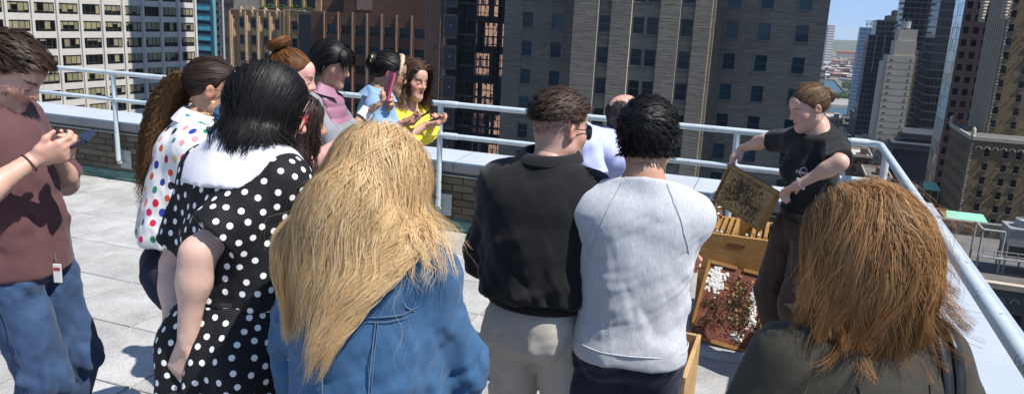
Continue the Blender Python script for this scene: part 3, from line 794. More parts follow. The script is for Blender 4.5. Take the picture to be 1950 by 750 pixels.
for px_, py_ in ((1873, 18), (1917, 12)):
    uc, zc = onv(px_, py_, VT2 - .4)
    c = MB(); r2 = random.Random(px_)
    for k in range(7):
        d = 2.4 - .75 * k; s_ = .95 - .11 * k
        c.tube([(uc - s_, VT2 - .35, zc + d), (uc, VT2 - .75, zc + d - .2), (uc + s_, VT2 - .35, zc + d)], [.30, .48, .30], 7)
    c.box(uc - .7, uc + .7, VT2 - .3, VT2 - .004, zc - 3, zc + 2.8)
    h.part('carved_crest', M['tan_trim'], c)

# granite tower with mirror-glass flank
VG = 273.0
mt, nt, bb = new_mat('silver_mirror_glass'); bb.inputs['Base Color'].default_value = (.50, .60, .64, 1); bb.inputs['Metallic'].default_value = 1; bb.inputs['Roughness'].default_value = .12
bump(nt, bb, noise(nt, .45, 5, .75, coords(nt, scale=(1, .5, .16)), 1.2), .9, .35); M['mirror'] = mt
h = Bld('granite_mirror_tower', 'brown granite tower with paired square windows and a silver mirror glass flank', 'building', 95, 273)
U2 = onv(1821, 100, VG)[0]; VE3 = onu(1803, 100, U2)[0]
zs = [onv(1842, 118, VG)[1] + 3.75 * k for k in range(-13, 9)]
zs = [onv(1849, 17, VG)[1] + 3.72 * k for k in range(-19, 6)]
c1 = onv(1838.5, 62, VG)[0] - U2; c2 = onv(1857.5, 64, VG)[0] - U2
rows_windows(h, (U2, VG), (1, 0), (0, -1), 0, 22, GZ, 60, [c1, c2, 2*c2 - c1, 3*c2 - 2*c1], zs, 1.6, 2.1, 'granite', kind='plain', smat=None, fmat='frame_dark', name='granite_wall')
h.part('granite_joints', M['frame_dark'], (lambda q: [q.box(U2, U2 + 22, VG - .02, VG - .002, z - .85, z - .78) for z in zs] and q)(MB()))
mir = MB(); nv = 5; nz = 34; dv = (VE3 - VG) / nv; dz = (60 - GZ) / nz; r2 = random.Random(77)
h.box('core', M['dark_core'], U2 + .3, U2 + 22, VG + .3, VE3, GZ, 59.8)
for j in range(nz):
    z0 = GZ + j * dz
    for i in range(nv):
        v0 = VG + i * dv; t1 = r2.uniform(-.05, .05); t2 = r2.uniform(-.05, .05)
        q = MB().quad((U2 + .02 + t1, v0 + dv - .05, z0 + .05), (U2 + .02 - t1, v0 + .05, z0 + .05), (U2 + .02 - t1 + t2, v0 + .05, z0 + dz - .05), (U2 + .02 + t1 + t2, v0 + dv - .05, z0 + dz - .05))
        h.part('mirror_pane', M['mirror'], q)

# black glass tower
VK = 417.0
h = Bld('black_glass_tower', 'black glass office tower ruled with thin pale floor lines on two faces', 'building', 150, 420)
U3 = onv(1775, 100, VK)[0]; U3b = onv(1805, 100, VK)[0] + 6; VE4 = onu(1758, 100, U3)[0]
h.box('glass_body', M['black_glass'], U3, U3b, VK, VE4, GZ, 95)
z = onv(1790, 4, VK)[1] - 3.95 * 24
while z < 94:
    h.part('floor_line', M['spandrel'], MB().box(U3 - .12, U3b, VK - .12, VK - .004, z, z + .55).box(U3 - .12, U3 - .004, VK, VE4, z, z + .55)); z += 3.95
mu = MB()
k = U3
while k < U3b: mu.box(k - .08, k + .08, VK - .16, VK - .13, GZ, 95); k += 1.5
k = VK + 1.5
while k < VE4: mu.box(U3 - .16, U3 - .13, k - .08, k + .08, GZ, 95); k += 1.5
h.part('mullions', M['frame_dark'], mu)
h = Bld('black_podium', 'stepped black podium with pale metal ledges below the glass tower', 'building', 130, 390)
pa = onv(1704, 268, 385)[0]; pb = onv(1790, 300, 385)[0]
for k, (px_, py_, dv_, th_) in enumerate(((1722, 263, 6, 2.2), (1700, 282, 0, 2.4))):
    u_, z_ = onv(px_, py_, 385 + dv_); h.box('podium_tier', M['black_glass'], u_, pb, 385 + dv_, 415, GZ, z_ - .02)
    h.box('ledge', M['spandrel'], u_ - .8, pb, 385 + dv_ - .9, 416, z_, z_ + .3); h.box('ledge', M['frame_dark'], u_ - .6, pb, 385 + dv_ - .7, 416, z_ + .502, z_ + th_); h.box('ledge', M['spandrel'], u_ - .8, pb, 385 + dv_ - .9, 416, z_ + th_ + .002, z_ + th_ + .25)

# beige slab with stepped top
VS = 400.0
h = Bld('beige_slab_tower', 'plain beige brick slab tower with stepped top and tiny slit windows', 'building', 110, 402)
def uS(x_, y_): return onv(x_, y_, VS)[0]
sa, sb_ = uS(1681, 110), uS(1733, 110)
tiers = [(uS(1676, 200), uS(1728.5, 200), 105), (uS(1704, 90), uS(1731, 92), 79), (uS(1711.5, 70), uS(1735.5, 72), 57)]
zT = [onv(1700, 106, VS)[1], onv(1715, 78, VS)[1], onv(1722, 56, VS)[1]]
Ub = tiers[0][1]
zz0 = GZ
for k, ((ua, ub, _), zt) in enumerate(zip(tiers, zT)):
    ub = Ub if k == 0 else Ub - .3 * k
    h.box('brick_tier', M['slab_beige'], ua, ub, VS + .6 * k, VS + 20 - k, zz0, zt); zz0 = zt + .003
h.box('corner_strip', M['tan_trim'], tiers[0][0] - 1.6, tiers[0][0] - .003, VS + .8, VS + 19, GZ, zT[0] - 3)
e_ = MB(); z = zT[0] - 3.0; sl = MB()
while z > -60:
    e_.box(tiers[0][0], Ub, VS - .03, VS - .002, z, z + .14)
    sl.box(tiers[0][0] + 1.2, tiers[0][0] + 2.5, VS - .05, VS - .004, z + .6, z + 1.15)
    sl.box(Ub - 2.0, Ub - 1.5, VS - .05, VS - .004, z + .3, z + 1.7); z -= 3.05
h.part('floor_joints', M['tarroof'], e_); h.part('slit_windows', M['frame_dark'], sl)
tank = MB(); tu, tz_ = onv(1724, 56, VS + 6)
for q in range(6):
    a = q * math.pi / 3; tank.tube([(tu + 2 * math.cos(a), VS + 6 + 2 * math.sin(a), zT[2]), (tu + 2 * math.cos(a), VS + 6 + 2 * math.sin(a), zT[2] + 4.2)], .12, 5)
tank.tube([(tu, VS + 6, zT[2] + .5), (tu, VS + 6, zT[2] + 3.4)], 2.1, 14); h.part('roof_tank', M['galv'], tank)
h = Bld('orange_side_block', 'narrow sunlit orange brick block with cream floor bands beside the slab', 'building', 125, 424)
oa, ob = onv(1728, 150, 424)[0], onv(1741, 150, 424)[0]; zt = onv(1738, 96, 424)[1]
h.box('brick_wall', M['deco'], oa, ob, 424, 436, GZ, zt)
for k in range(14):
    h.part('band', M['tan_trim'], MB().box(oa, ob + .15, 423.8, 423.998, zt - .6 - 3.2 * k, zt - .2 - 3.2 * k)); put_window(h, ob - 1.8, 423.95, zt - 2.9 - 3.2 * k, .8, 1.6, smat=None)

def glass_tower(name, label, x0, x1, ytop, v, dep, gm, mm, fl=3.2, cw=1.6, zb=None, px=None, zmul=1, extra=None):
    u0, zt = onv(x0, ytop, v); u1 = onv(x1, ytop, v)[0]
    h = Bld(name, label, 'building', (u0 + u1)/2, v)
    h.box('glass_body', M[gm], u0, u1, v, v + dep, zb or GZ, zt)
    z = zt - .3
    while z > (zb or GZ) + 3:
        h.part('floor_band', M[mm], MB().box(u0 - .1, u1 + .1, v - .25, v - .004, z - .5, z).box(u0 - .25, u0 - .004, v, v + dep, z - .5, z)); z -= fl
    q = MB(); k = u0
    while k <= u1 + .01: q.box(k - .12, k + .12, v - .18, v - .13, zb or GZ, zt); k += cw
    k = v + cw
    while k <= v + dep: q.box(u0 - .2, u0 - .14, k - .12, k + .12, zb or GZ, zt); k += cw
    h.part('mullions', M[mm], q); return h, u0, u1, zt
M['grey_mull'] = mat_plain('grey_mullion', (.10, .115, .13), .5); M['pale_mull'] = mat_plain('pale_blue_mullion', (.38, .45, .52), .5); M['blue_glass'] = mat_glass_dark('pale_blue_glass', (.07, .12, .16), .1)
h, a, c, zt = glass_tower('dark_flats_tower', 'dark glass apartment tower with grey grid behind the beige slab', 1655, 1712, 66, 520, 30, 'black_glass', 'grey_mull', 3.2, 2.2)
for x_ in (1666.5, 1683):
    u_ = onv(x_, 90, 520)[0]; h.part('pale_fin', M['ledge'], MB().box(u_ - .25, u_ + .25, 519.3, 519.7, zt - 22, zt + .5))
h, a, c, zt = glass_tower('stepped_dark_tower', 'tall stepped dark tower with brown mechanical penthouse', 1671, 1750, 38, 585, 36, 'black_glass', 'grey_mull', 3.4, 2.6)
ua, za = onv(1690, 34, 590); ub, _ = onv(1731, 30, 590); h.box('penthouse', M['tarroof'], ua, ub, 588, 612, zt + .01, za + 1.5)
ua, _ = onv(1702, 24, 592); ub, zb_ = onv(1727, 21, 592); h.box('penthouse_cap', M['brown'], ua, ub, 590, 608, za + 1.51, zb_)
h, a, c, zt = glass_tower('balcony_tower', 'very tall dark tower with jagged rows of balconies at its edge', 1746, 1800, -140, 500, 30, 'black_glass', 'spandrel', 3.1, 3.0)
rj = random.Random(8); z = zt - 2
while z > -40:
    o = rj.choice([1.2, 1.8, 2.6]); h.part('balcony', M['spandrel'], MB().box(a - o, a - .26, 499.5, 501 + rj.uniform(2, 9), z, z + 1.1)); z -= 3.1
h, a, c, zt = glass_tower('blue_river_tower', 'pale blue glass apartment tower with rooftop crane frame near the river', 1640, 1664, 52, 690, 22, 'blue_glass', 'pale_mull', 3.1, 2.0)
for k in range(4):
    h.part('roof_frame', M['tarroof'], MB().tube([(a + 4 + 3 * k, 694, zt), (a + 4.5 + 3 * k, 694, zt + 3 + 1.1 * k)], .3, 5).tube([(a + 3, 694, zt + 2 + k), (c, 694, zt + 2.4 + k)], .22, 5))
h = Bld('cream_setback_flats', 'cream brick flats with staggered setbacks in the gap by the black tower', 'building', 140, 560)
ca, zt = onv(1719, 187, 560); cb_ = onv(1742, 187, 560)[0]
for k in range(9): 
    h.box('brick_tier', M['tan_trim'], ca - (.9 * k), cb_, 560 - 1.2 * k, 575, (zt - 5 - 5 * k) if k < 8 else GZ, zt - 5 * k - .01)
for k in range(9):
    for j in range(4): put_window(h, ca - .9*k + 1.6 + 2.3 * j, 559.95 - 1.2 * k, zt - 5*k - 3.4, 1.0, 1.7, smat=None)

# ---------------- low rooftops behind the beekeeper
rl_ = random.Random(12)
def lowblock(name, label, x0, x1, ytop, v, dep, wall, roof, ztrim='tan_trim', par=1.0):
    u0, zt = onv(x0, ytop, v); u1 = onv(x1, ytop, v)[0]
    h = Bld(name, label, 'building', (u0 + u1)/2, v)
    h.box('brick_wall', M[wall], u0, u1, v, v + dep, GZ, zt); h.box('roof_deck', M[roof], u0 + .3, u1 - .3, v + .3, v + dep - .3, zt + .003, zt + .05)
    p = MB(); p.box(u0, u1, v - .15, v + .28, zt + .004, zt + par); p.box(u0, u1, v + dep - .28, v + dep, zt + .004, zt + par)
    p.box(u0, u0 + .28, v + .28, v + dep - .28, zt + .004, zt + par); p.box(u1 - .28, u1, v + .28, v + dep - .28, zt + .004, zt + par)
    h.part('parapet', M[ztrim], p)
    n = max(2, int((u1 - u0) / 2.6))
    for r_ in range(4):
        for i in range(n): put_window(h, u0 + (i + .5) * (u1 - u0) / n, v - .02, zt - 3.0 - 3.2 * r_, 1.0, 1.7, fmat='frame_dark', smat='sill')
    h.part('roof_bulkhead', M[wall], MB().box(u0 + (u1-u0)*.5, u0 + (u1-u0)*.8, v + dep*.3, v + dep*.6, zt + .05, zt + 2.6))
    return h
lowblock('pale_roof_house', 'low building with pale parapet and open roof just behind the beekeeper', 1573, 1606, 226, 610, 40, 'beige', 'roofing')
lowblock('cream_row_house', 'small cream fronted row house below the pale roofed building', 1585, 1613, 252, 520, 20, 'tan_trim', 'tarroof')
lowblock('dark_row_block', 'dark brick row building with clutter on the roof at the street end', 1625, 1660, 215, 560, 30, 'brown', 'tarroof', 'brown_trim')
lowblock('red_shop_row', 'reddish brick shop row under the corner of the rail', 1622, 1662, 298, 330, 22, 'brown', 'roofing', 'tan_trim')
lowblock('grey_annex', 'grey annex roof with white plant box beside the beige slab', 1632, 1656, 268, 400, 16, 'beige', 'roofing')
lowblock('riverside_brick_block', 'brick apartment block near the river shore', 1610, 1650, 235, 640, 26, 'beige', 'tarroof')
lowblock('brick_walkup', 'brown brick walk-up between the shop row and the podium', 1648, 1700, 338, 300, 24, 'brown', 'tarroof', 'tan_trim')

# ---------------- near low roof on the right with the cooling tower
VC = 118.0
ca, zr = onv(1868, 545, VC)
h = Bld('low_frieze_building', 'low stone building with arched frieze and pale roof edge below the terrace', 'building', ca + 20, VC)
zr = onv(1900, 548, VC)[1]
ua = onv(1800, 440, 150)[0] + 0; UA = onv(1790, 480, VC)[0]
cs = [2.2 + 4.1 * k for k in range(9)]; zs = [zr - 6.4 - 4.2 * k for k in range(4)]
rows_windows(h, (UA, VC), (1, 0), (0, -1), 0, 44, GZ, zr, cs, zs, 1.7, 2.9, 'sill', gmat='glass', smat=None, fmat='frame_dark', name='stone_wall')
h.box('core', M['dark_core'], UA + .3, UA + 43.7, VC + .4, 149.8, GZ, zr - .1); h.box('roof_deck', M['tarroof'], UA, UA + 44, VC, 150, zr - .09, zr + .02)
q = MB(); q.box(UA, UA + 44, VC - .7, VC + .5, zr + .022, zr + .8); h.part('roof_edge', M['tan_trim'], q)
for k in range(24):
    u = UA + 1.0 + 1.8 * k; pts = [(u + .5 * math.cos(t), VC - .1, zr - 1.9 + .6 * math.sin(t)) for t in np.linspace(0, math.pi, 7)]
    h.part('frieze_arch', M['roofing'], MB().tube(pts, .16, 5))
q = MB(); q.box(UA, UA + 44, 149, 150.5, zr + .022, zr + 2.4); h.part('rear_parapet', M['sill'], q)
for k in range(14):
    u = UA + 1.5 + 2.6 * k; h.part('parapet_arch', M['tarroof'], MB().tube([(u + .6 * math.cos(t), 148.95, zr + .9 + .7 * math.sin(t)) for t in np.linspace(0, math.pi, 7)], .12, 5))
# cooling tower
cu, cz = onv(1925, 528, 127); 
h = Bld('cooling_tower', 'galvanised rooftop cooling tower with two round fan stacks', 'cooling tower', cu + 3, 128)
h.e.location.z = zr + .02
def CL(u, v, z): return (u - h.u0, v - h.v0, z)
def cpart(name, mat, mb): mb.v = [CL(*p) for p in mb.v]; return mb.build(name, M[mat], h.e)
c0 = onv(1908, 520, 126)[0]; wdt = 9.0
for x_ in (0, .33, .66, .97):
    for v in (126.2, 130.6): cpart('leg', 'galv', MB().box(c0 + wdt*x_, c0 + wdt*x_ + .22, v, v + .22, 0, 2.2))
q = MB(); q.box(c0, c0 + wdt, 126, 131, 2.2, 2.5); q.box(c0, c0 + wdt, 126, 131, 4.3, 6.6)
for x_ in (0, .33, .66, .975): q.box(c0 + wdt*x_, c0 + wdt*x_ + .2, 126, 126.2, 2.5, 4.3)
cpart('casing', 'galv', q); cpart('louvre_opening', 'frame_dark', MB().box(c0 + .1, c0 + wdt - .1, 126.3, 130.8, 2.5, 4.3))
q = MB(); q.box(c0 - .15, c0 + wdt + .15, 125.9, 131.1, 6.6, 6.85); cpart('top_deck', 'galv', q)
for k in (.22, .62):
    s_ = cpart('fan_stack', 'ledge', MB().tube([(c0 + wdt*k + .6, 128.5, 6.85), (c0 + wdt*k + .6, 128.5, 7.9)], [1.75, 1.6], 20, caps=False).tube([(c0 + wdt*k + .6, 128.5, 7.88), (c0 + wdt*k + .6, 128.5, 7.95)], [1.65, 1.65], 20, caps=False))
    fb = MB()
    for j in range(6):
        a = j * math.pi / 3; fb.tube([(c0 + wdt*k + .6, 128.5, 7.6), (c0 + wdt*k + .6 + 1.4*math.cos(a), 128.5 + 1.4*math.sin(a), 7.6)], [.2, .3], 4)
    fb.v = [CL(*p) for p in fb.v]; fb.build('fan_blades', M['galv'], s_)
q = MB(); q.box(c0 - 3.2, c0 + wdt, 124.9, 125.9, 2.3, 2.4); cpart('walkway', 'galv', q)
for k in range(9): cpart('rail_post', 'ledge', MB().tube([(c0 - 3.1 + 1.45*k, 124.95, 2.4), (c0 - 3.1 + 1.45*k, 124.95, 3.5)], .05, 5))
for z in (2.95, 3.5): cpart('walkway_rail', 'ledge', MB().tube([(c0 - 3.1, 124.95, z), (c0 + wdt, 124.95, z)], .05, 5))
fr = Bld('steel_roof_frame', 'white steel portal frame standing beside the cooling tower', 'frame', c0 - 2, 127); fr.e.location.z = zr + .02
def FL(u, v, z): return (u - fr.u0, v - fr.v0, z)
for a, c in (((c0 - 3.4, 126, 0), (c0 - 3.4, 126, 6.2)), ((c0 - .6, 126, 0), (c0 - .6, 126, 6.2)), ((c0 - 3.4, 131, 0), (c0 - 3.4, 131, 6.2)), ((c0 - 3.4, 126, 6.2), (c0 - .6, 126, 6.2)), ((c0 - 3.4, 126, 6.2), (c0 - 3.4, 131, 6.2))):
    m_ = MB().tube([FL(*a), FL(*c)], .16, 6); m_.build('steel_member', M['ledge'], fr.e)
# mint awnings and a street tree between the towers
for k, (x0, x1, yy, v, lab) in enumerate(((1757, 1791, 353, 230, 'short mint green metal canopy at street end'), (1800, 1884, 410, 172, 'long mint green metal canopy over a rooftop loggia'))):
    u0, z0 = onv(x0, yy, v); u1 = onv(x1, yy, v)[0]
    h = Bld('green_canopy', lab, 'canopy', (u0 + u1)/2, v); h.e.location.z = z0 - 4
    q = MB(); Lc = lambda u, vv, z: (u - h.u0, vv - h.v0, z - z0 + 4)
    q.add([Lc(u0, v - 2, z0 - .6), Lc(u1, v - 2, z0 - .6), Lc(u1 - .8, v + 1.5, z0 + .8), Lc(u0 + .3, v + 1.5, z0 + .8), Lc(u0, v - 2, z0 - .9), Lc(u1, v - 2, z0 - .9)], [(0, 1, 2, 3), (4, 5, 1, 0)])
    n = int((u1 - u0) / .9); 
    q.build('canopy_roof', M['green_metal'], h.e)
    for i in range(max(2, n // 4) + 1):
        u = u0 + .4 + (u1 - u0 - .8) * i / max(2, n // 4); MB().tube([Lc(u, v - 1.6, z0 - 4), Lc(u, v - 1.6, z0 - .7)], .14, 6).build('post', M['green_metal'], h.e)
    MB().box(*[Lc(u0 + .3, 0, 0)[0], Lc(u1 - .3, 0, 0)[0], 1.2, 9, -58 + 0, 3.2]).build('backing_wall', M['tan'], h.e)

# ---------------- across the river
def land(name, poly, z, mat):
    g = MB(); n = len(poly); g.add([(p[0], p[1], z) for p in poly], [tuple(range(n))]); g.add([(p[0], p[1], z) for p in poly] + [(p[0], p[1], -80) for p in poly], [(i, (i+1) % n, n + (i+1) % n, n + i) for i in range(n)])
    return tag(g.build(name, mat), kind='structure')
M['grassland'] = mat_noise('far_green_land', (.08, .085, .06), (.16, .155, .12), .01, .9)
M['seawall'] = mat_noise('stone_seawall', (.20, .195, .18), (.30, .29, .27), .05, .9)
def W(x_, y_, z): 
    p = atz(x_, y_, z); return (p[0], p[1])
land('island_ground', [W(1480, 195, -72), W(1900, 212, -72), W(1900, 200, -72), W(1480, 182, -72)], -72, M['seawall'])
land('far_shore', [W(1480, 146, -73), W(1588, 152, -73), W(1606, 172, -73), W(1650, 175, -73), W(1700, 172, -73), W(2400, 170, -73), (9000, 9000), (-3000, 9000)], -73, M['grassland'])
def leaf_mass(name, label, cen, n, size, rad, mat, seed):
    rr = np.random.default_rng(seed); g = MB(); vs_ = []; fs_ = []
    for (x_, y_, z_, sx, sy, sz) in cen:
        k = n; d = rr.normal(size=(k, 3)); d /= np.linalg.norm(d, axis=1)[:, None]; d *= rr.uniform(.55, 1, (k, 1)) ** .5
        P = np.array([x_, y_, z_]) + d * [sx, sy, sz]
        A = rr.normal(size=(k, 3)); A /= np.linalg.norm(A, axis=1)[:, None]; B = np.cross(A, rr.normal(size=(k, 3))); B /= np.linalg.norm(B, axis=1)[:, None]
        o = len(vs_)
        Q = np.stack([P - A*size, P + B*size, P + A*size, P - B*size], 1).reshape(-1, 3)
        vs_.extend(map(tuple, Q)); fs_.extend([(o + 4*i, o + 4*i + 1, o + 4*i + 2, o + 4*i + 3) for i in range(k)])
    g.add(vs_, fs_); o = g.build(name, mat); o['label'] = label; o['category'] = 'trees'; o['kind'] = 'stuff'; return o
rt_ = random.Random(2); cen = []
for k in range(90):
    x_ = 1560 + k * 1.7; p = atz(x_, 187 + rt_.uniform(-3, 1.5) + (x_ - 1600) * .02, -72); s_ = rt_.uniform(2.2, 3.6); cen.append((p[0], p[1], -72 + s_, s_ * 1.1, s_ * 1.1, s_))
leaf_mass('island_trees', 'row of green trees along the island in the river', cen, 70, .9, 1, M['leaf_far'], 1)
cen = []
for k in range(40):
    x_ = rt_.uniform(1606, 1650); p = atz(x_, rt_.uniform(158, 172), -73); s_ = rt_.uniform(2, 4); cen.append((p[0], p[1], -73 + s_, s_ * 1.2, s_ * 1.2, s_))
leaf_mass('shore_trees', 'clump of trees on the far river point', cen, 60, 1.1, 1, M['leaf_far'], 5)
# far low buildings
FC = [(.42, .40, .37), (.22, .16, .13), (.50, .48, .45), (.30, .10, .07), (.16, .17, .19), (.45, .33, .2), (.60, .58, .55), (.34, .27, .24), (.25, .07, .10)]
FM = [mat_noise('far_wall_%d' % i, c, tuple(x * .8 for x in c), .02, .9) for i, c in enumerate(FC)]
FLAB = 'low far building among the warehouses across the river'
for k in range(95):
    y_ = 106 + (152 - 106) * rt_.random() ** .8; x_ = rt_.uniform(1558, 1668); p = atz(x_, y_, -73); D = p[1]
    wpx = rt_.uniform(4, 16); w_ = wpx * D / FOCAL; hgt = rt_.uniform(3, 9) * D / FOCAL * .8; dp = rt_.uniform(15, 50)
    if hgt > 26: hgt = 26
    e = empty('far_warehouse', (p[0], p[1], -73), TH + rt_.uniform(-.2, .2)); tag(e, FLAB, 'building', 'far buildings across the river')
    mm = rt_.choice(FM); MB().box(-w_/2, w_/2, 0, dp, 0, hgt).build('wall', mm, e)
    MB().box(-w_/2 - .4, w_/2 + .4, -.4, dp + .4, hgt + .01, hgt + 1.0).build('roof', rt_.choice([FM[0], FM[2], FM[3], FM[6], FM[8]]), e)
    if w_ > 12:
        q = MB()
        for f_ in range(int(hgt // 4)): 
            j = -w_/2 + 2
            while j < w_/2 - 2: q.box(j, j + 1.6, -.2, -.02, 1.5 + 4*f_, 3.6 + 4*f_); j += 4
        if q.v: q.build('windows', M['frame_dark'], e)['kind'] = 'stuff'
# long red roofed hall and the bridge piers
p = atz(1612, 110, -73); e = empty('red_roof_hall', (p[0], p[1], -73), TH); tag(e, 'long far hall with bright red roof below the hills', 'building')
w_ = 34 * p[1] / FOCAL; MB().box(-w_/2, w_/2, 0, 60, 0, 14).build('wall', FM[6], e); MB().box(-w_/2 - 2, w_/2 + 2, -2, 62, 14.01, 20).build('roof', mat_plain('red_roof', (.5, .07, .04), .7), e)
for k, (x_, y_) in enumerate(((1622, 168), (1637, 166))):
    p = atz(x_, y_, -73); e = empty('bridge_pier', (p[0], p[1], -73), 0); tag(e, 'pale concrete pier holding the bridge deck over the far point', 'pier', 'bridge piers'); MB().tube([(0, 0, 0), (0, 0, 18)], [3, 2.4], 8).build('shaft', FM[2], e)
p = atz(1600, 151, -56); q = atz(1660, 158, -56); e = empty('far_bridge', tuple(p), 0); tag(e, 'low pale road bridge reaching the far river point', 'bridge')
dq = q - p; MB().tube([(0, 0, 0), (dq[0], dq[1], 0)], 2.2, 6).build('deck', FM[2], e)
# far pale towers
for nm, lab, x0, x1, yt, Y in (('far_pale_tower', 'pale ribbed apartment tower standing far across the river', 1571, 1583, 48, 2000), ('near_shore_stack', 'dark red industrial stack block at the near shore', 1567, 1577, 133, 800)):
    a = at(x0, 105, Y); c = at(x1, 105, Y); zt = at((x0 + x1)/2, yt, Y)[2]; e = empty(nm, (a[0], Y, -73), 0); tag(e, lab, 'tower')
    w_ = c[0] - a[0]; b_ = FM[6] if 'pale' in nm else FM[1]
    MB().box(0, w_, 0, w_, 0, zt + 73).build('shaft', b_, e); q = MB(); z = 6
    while z < zt + 73: q.box(-.2, w_ + .2, -.4, -.02, z, z + 1.6); z += 6.5
    q.build('window_bands', M['spandrel'], e)
# hills
rng = np.random.default_rng(3); g = MB(); nx, ny = 90, 14; V = []
for j in range(ny):
    for i in range(nx):
        x_ = -1500 + 7500 * i / (nx - 1); y_ = 3900 + 2600 * j / (ny - 1)
        hz = 64 * math.sin(math.pi * min(1, j / (ny - 1) * .95)) ** 1.2 * (.72 + .2 * math.sin(x_ * .0021 + 1) + .1 * math.sin(x_ * .006) + .05 * math.sin(x_ * .013 + j))
        V.append((x_, y_, -74 + hz + rng.uniform(-1.5, 1.5)))
g.add(V, [(j*nx+i, j*nx+i+1, (j+1)*nx+i+1, (j+1)*nx+i) for j in range(ny-1) for i in range(nx-1)], 0, True)
M['hill'] = mat_noise('wooded_hill', (.035, .06, .028), (.085, .11, .06), .012, .95, detail=8)
tag(g.build('hills', M['hill']), kind='structure')
# ------------------------------------------------------------------ organic shapes: distance fields -> surface nets
F32 = np.float32
def vec(*a): return np.array(a, float)
def unit(v): v = np.asarray(v, float); return v / (np.linalg.norm(v) + 1e-12)
def smin(a, b, k):
    if k <= 0: return np.minimum(a, b)
    h = np.maximum(k - np.abs(a - b), 0) / k
    return np.minimum(a, b) - h * h * k * .25
def smax(a, b, k): return -smin(-a, -b, k)
class Cone:
    """tapered capsule; side/ka/kb widen it along `side` (elliptic section)"""
    def __init__(s, a, b, ra, rb, side=None, ka=1.0, kb=None):
        s.a = np.asarray(a, float); s.b = np.asarray(b, float); s.ra, s.rb = ra, rb
        s.side = None if side is None else unit(side); s.ka = ka; s.kb = ka if kb is None else kb
    def __call__(s, P):
        ba = (s.b - s.a).astype(F32); q = P - s.a.astype(F32)
        t = np.clip((q @ ba) / (float(ba @ ba) + 1e-9), 0, 1)
        q = q - t[:, None] * ba
        if s.side is not None:
            sd = s.side.astype(F32); c = q @ sd; k = s.ka + (s.kb - s.ka) * t
            q = q + sd * (c * (1 / k - 1))[:, None]
        return np.sqrt(np.einsum('ij,ij->i', q, q)) - (s.ra + (s.rb - s.ra) * t)
    def bounds(s):
        r = max(s.ra * max(s.ka, 1), s.rb * max(s.kb, 1)); return np.minimum(s.a, s.b) - r, np.maximum(s.a, s.b) + r
class Ell:
    def __init__(s, c, r, M3=None):
        s.c = np.asarray(c, float); s.r = np.asarray(r, float) * np.ones(3); s.M = None if M3 is None else np.asarray(M3, float)
    def __call__(s, P):
        q = P - s.c.astype(F32)
        if s.M is not None: q = q @ s.M.astype(F32)       # world -> local
        k0 = np.sqrt((((q / s.r.astype(F32)) ** 2).sum(1))) + 1e-6
        k1 = np.sqrt((((q / (s.r ** 2).astype(F32)) ** 2).sum(1))) + 1e-6
        return k0 * (k0 - 1) / k1
    def bounds(s): r = s.r.max(); return s.c - r, s.c + r
class Union:
    def __init__(s, prims, k=.03, cuts=(), sub=(), off=0.0, ck=.0):
        s.p = list(prims); s.k = k; s.cuts = list(cuts); s.sub = list(sub); s.off = off; s.ck = ck
    def __call__(s, P):
        d = s.p[0](P)
        for q in s.p[1:]: d = smin(d, q(P), s.k)
        for q, k in s.sub: d = smax(d, -q(P), k)
        d = d - s.off
        for c in s.cuts: d = smax(d, c(P), s.ck)
        return d.astype(F32)
    def bounds(s):
        bs = [q.bounds() for q in s.p]
        return np.min([b[0] for b in bs], 0) - s.off - s.k * .3 - .01, np.max([b[1] for b in bs], 0) + s.off + s.k * .3 + .01
def plane_cut(p, n):
    """removes the side the normal points to"""
    p = np.asarray(p, float); n = unit(n)
    return lambda P: (P - p.astype(F32)) @ n.astype(F32)
def grad(f, P, e=.002):
    g = np.zeros_like(P)
    for i in range(3):
        d = np.zeros(3, F32); d[i] = e; g[:, i] = f(P + d) - f(P - d)
    return g / (np.linalg.norm(g, axis=1, keepdims=True) + 1e-9)

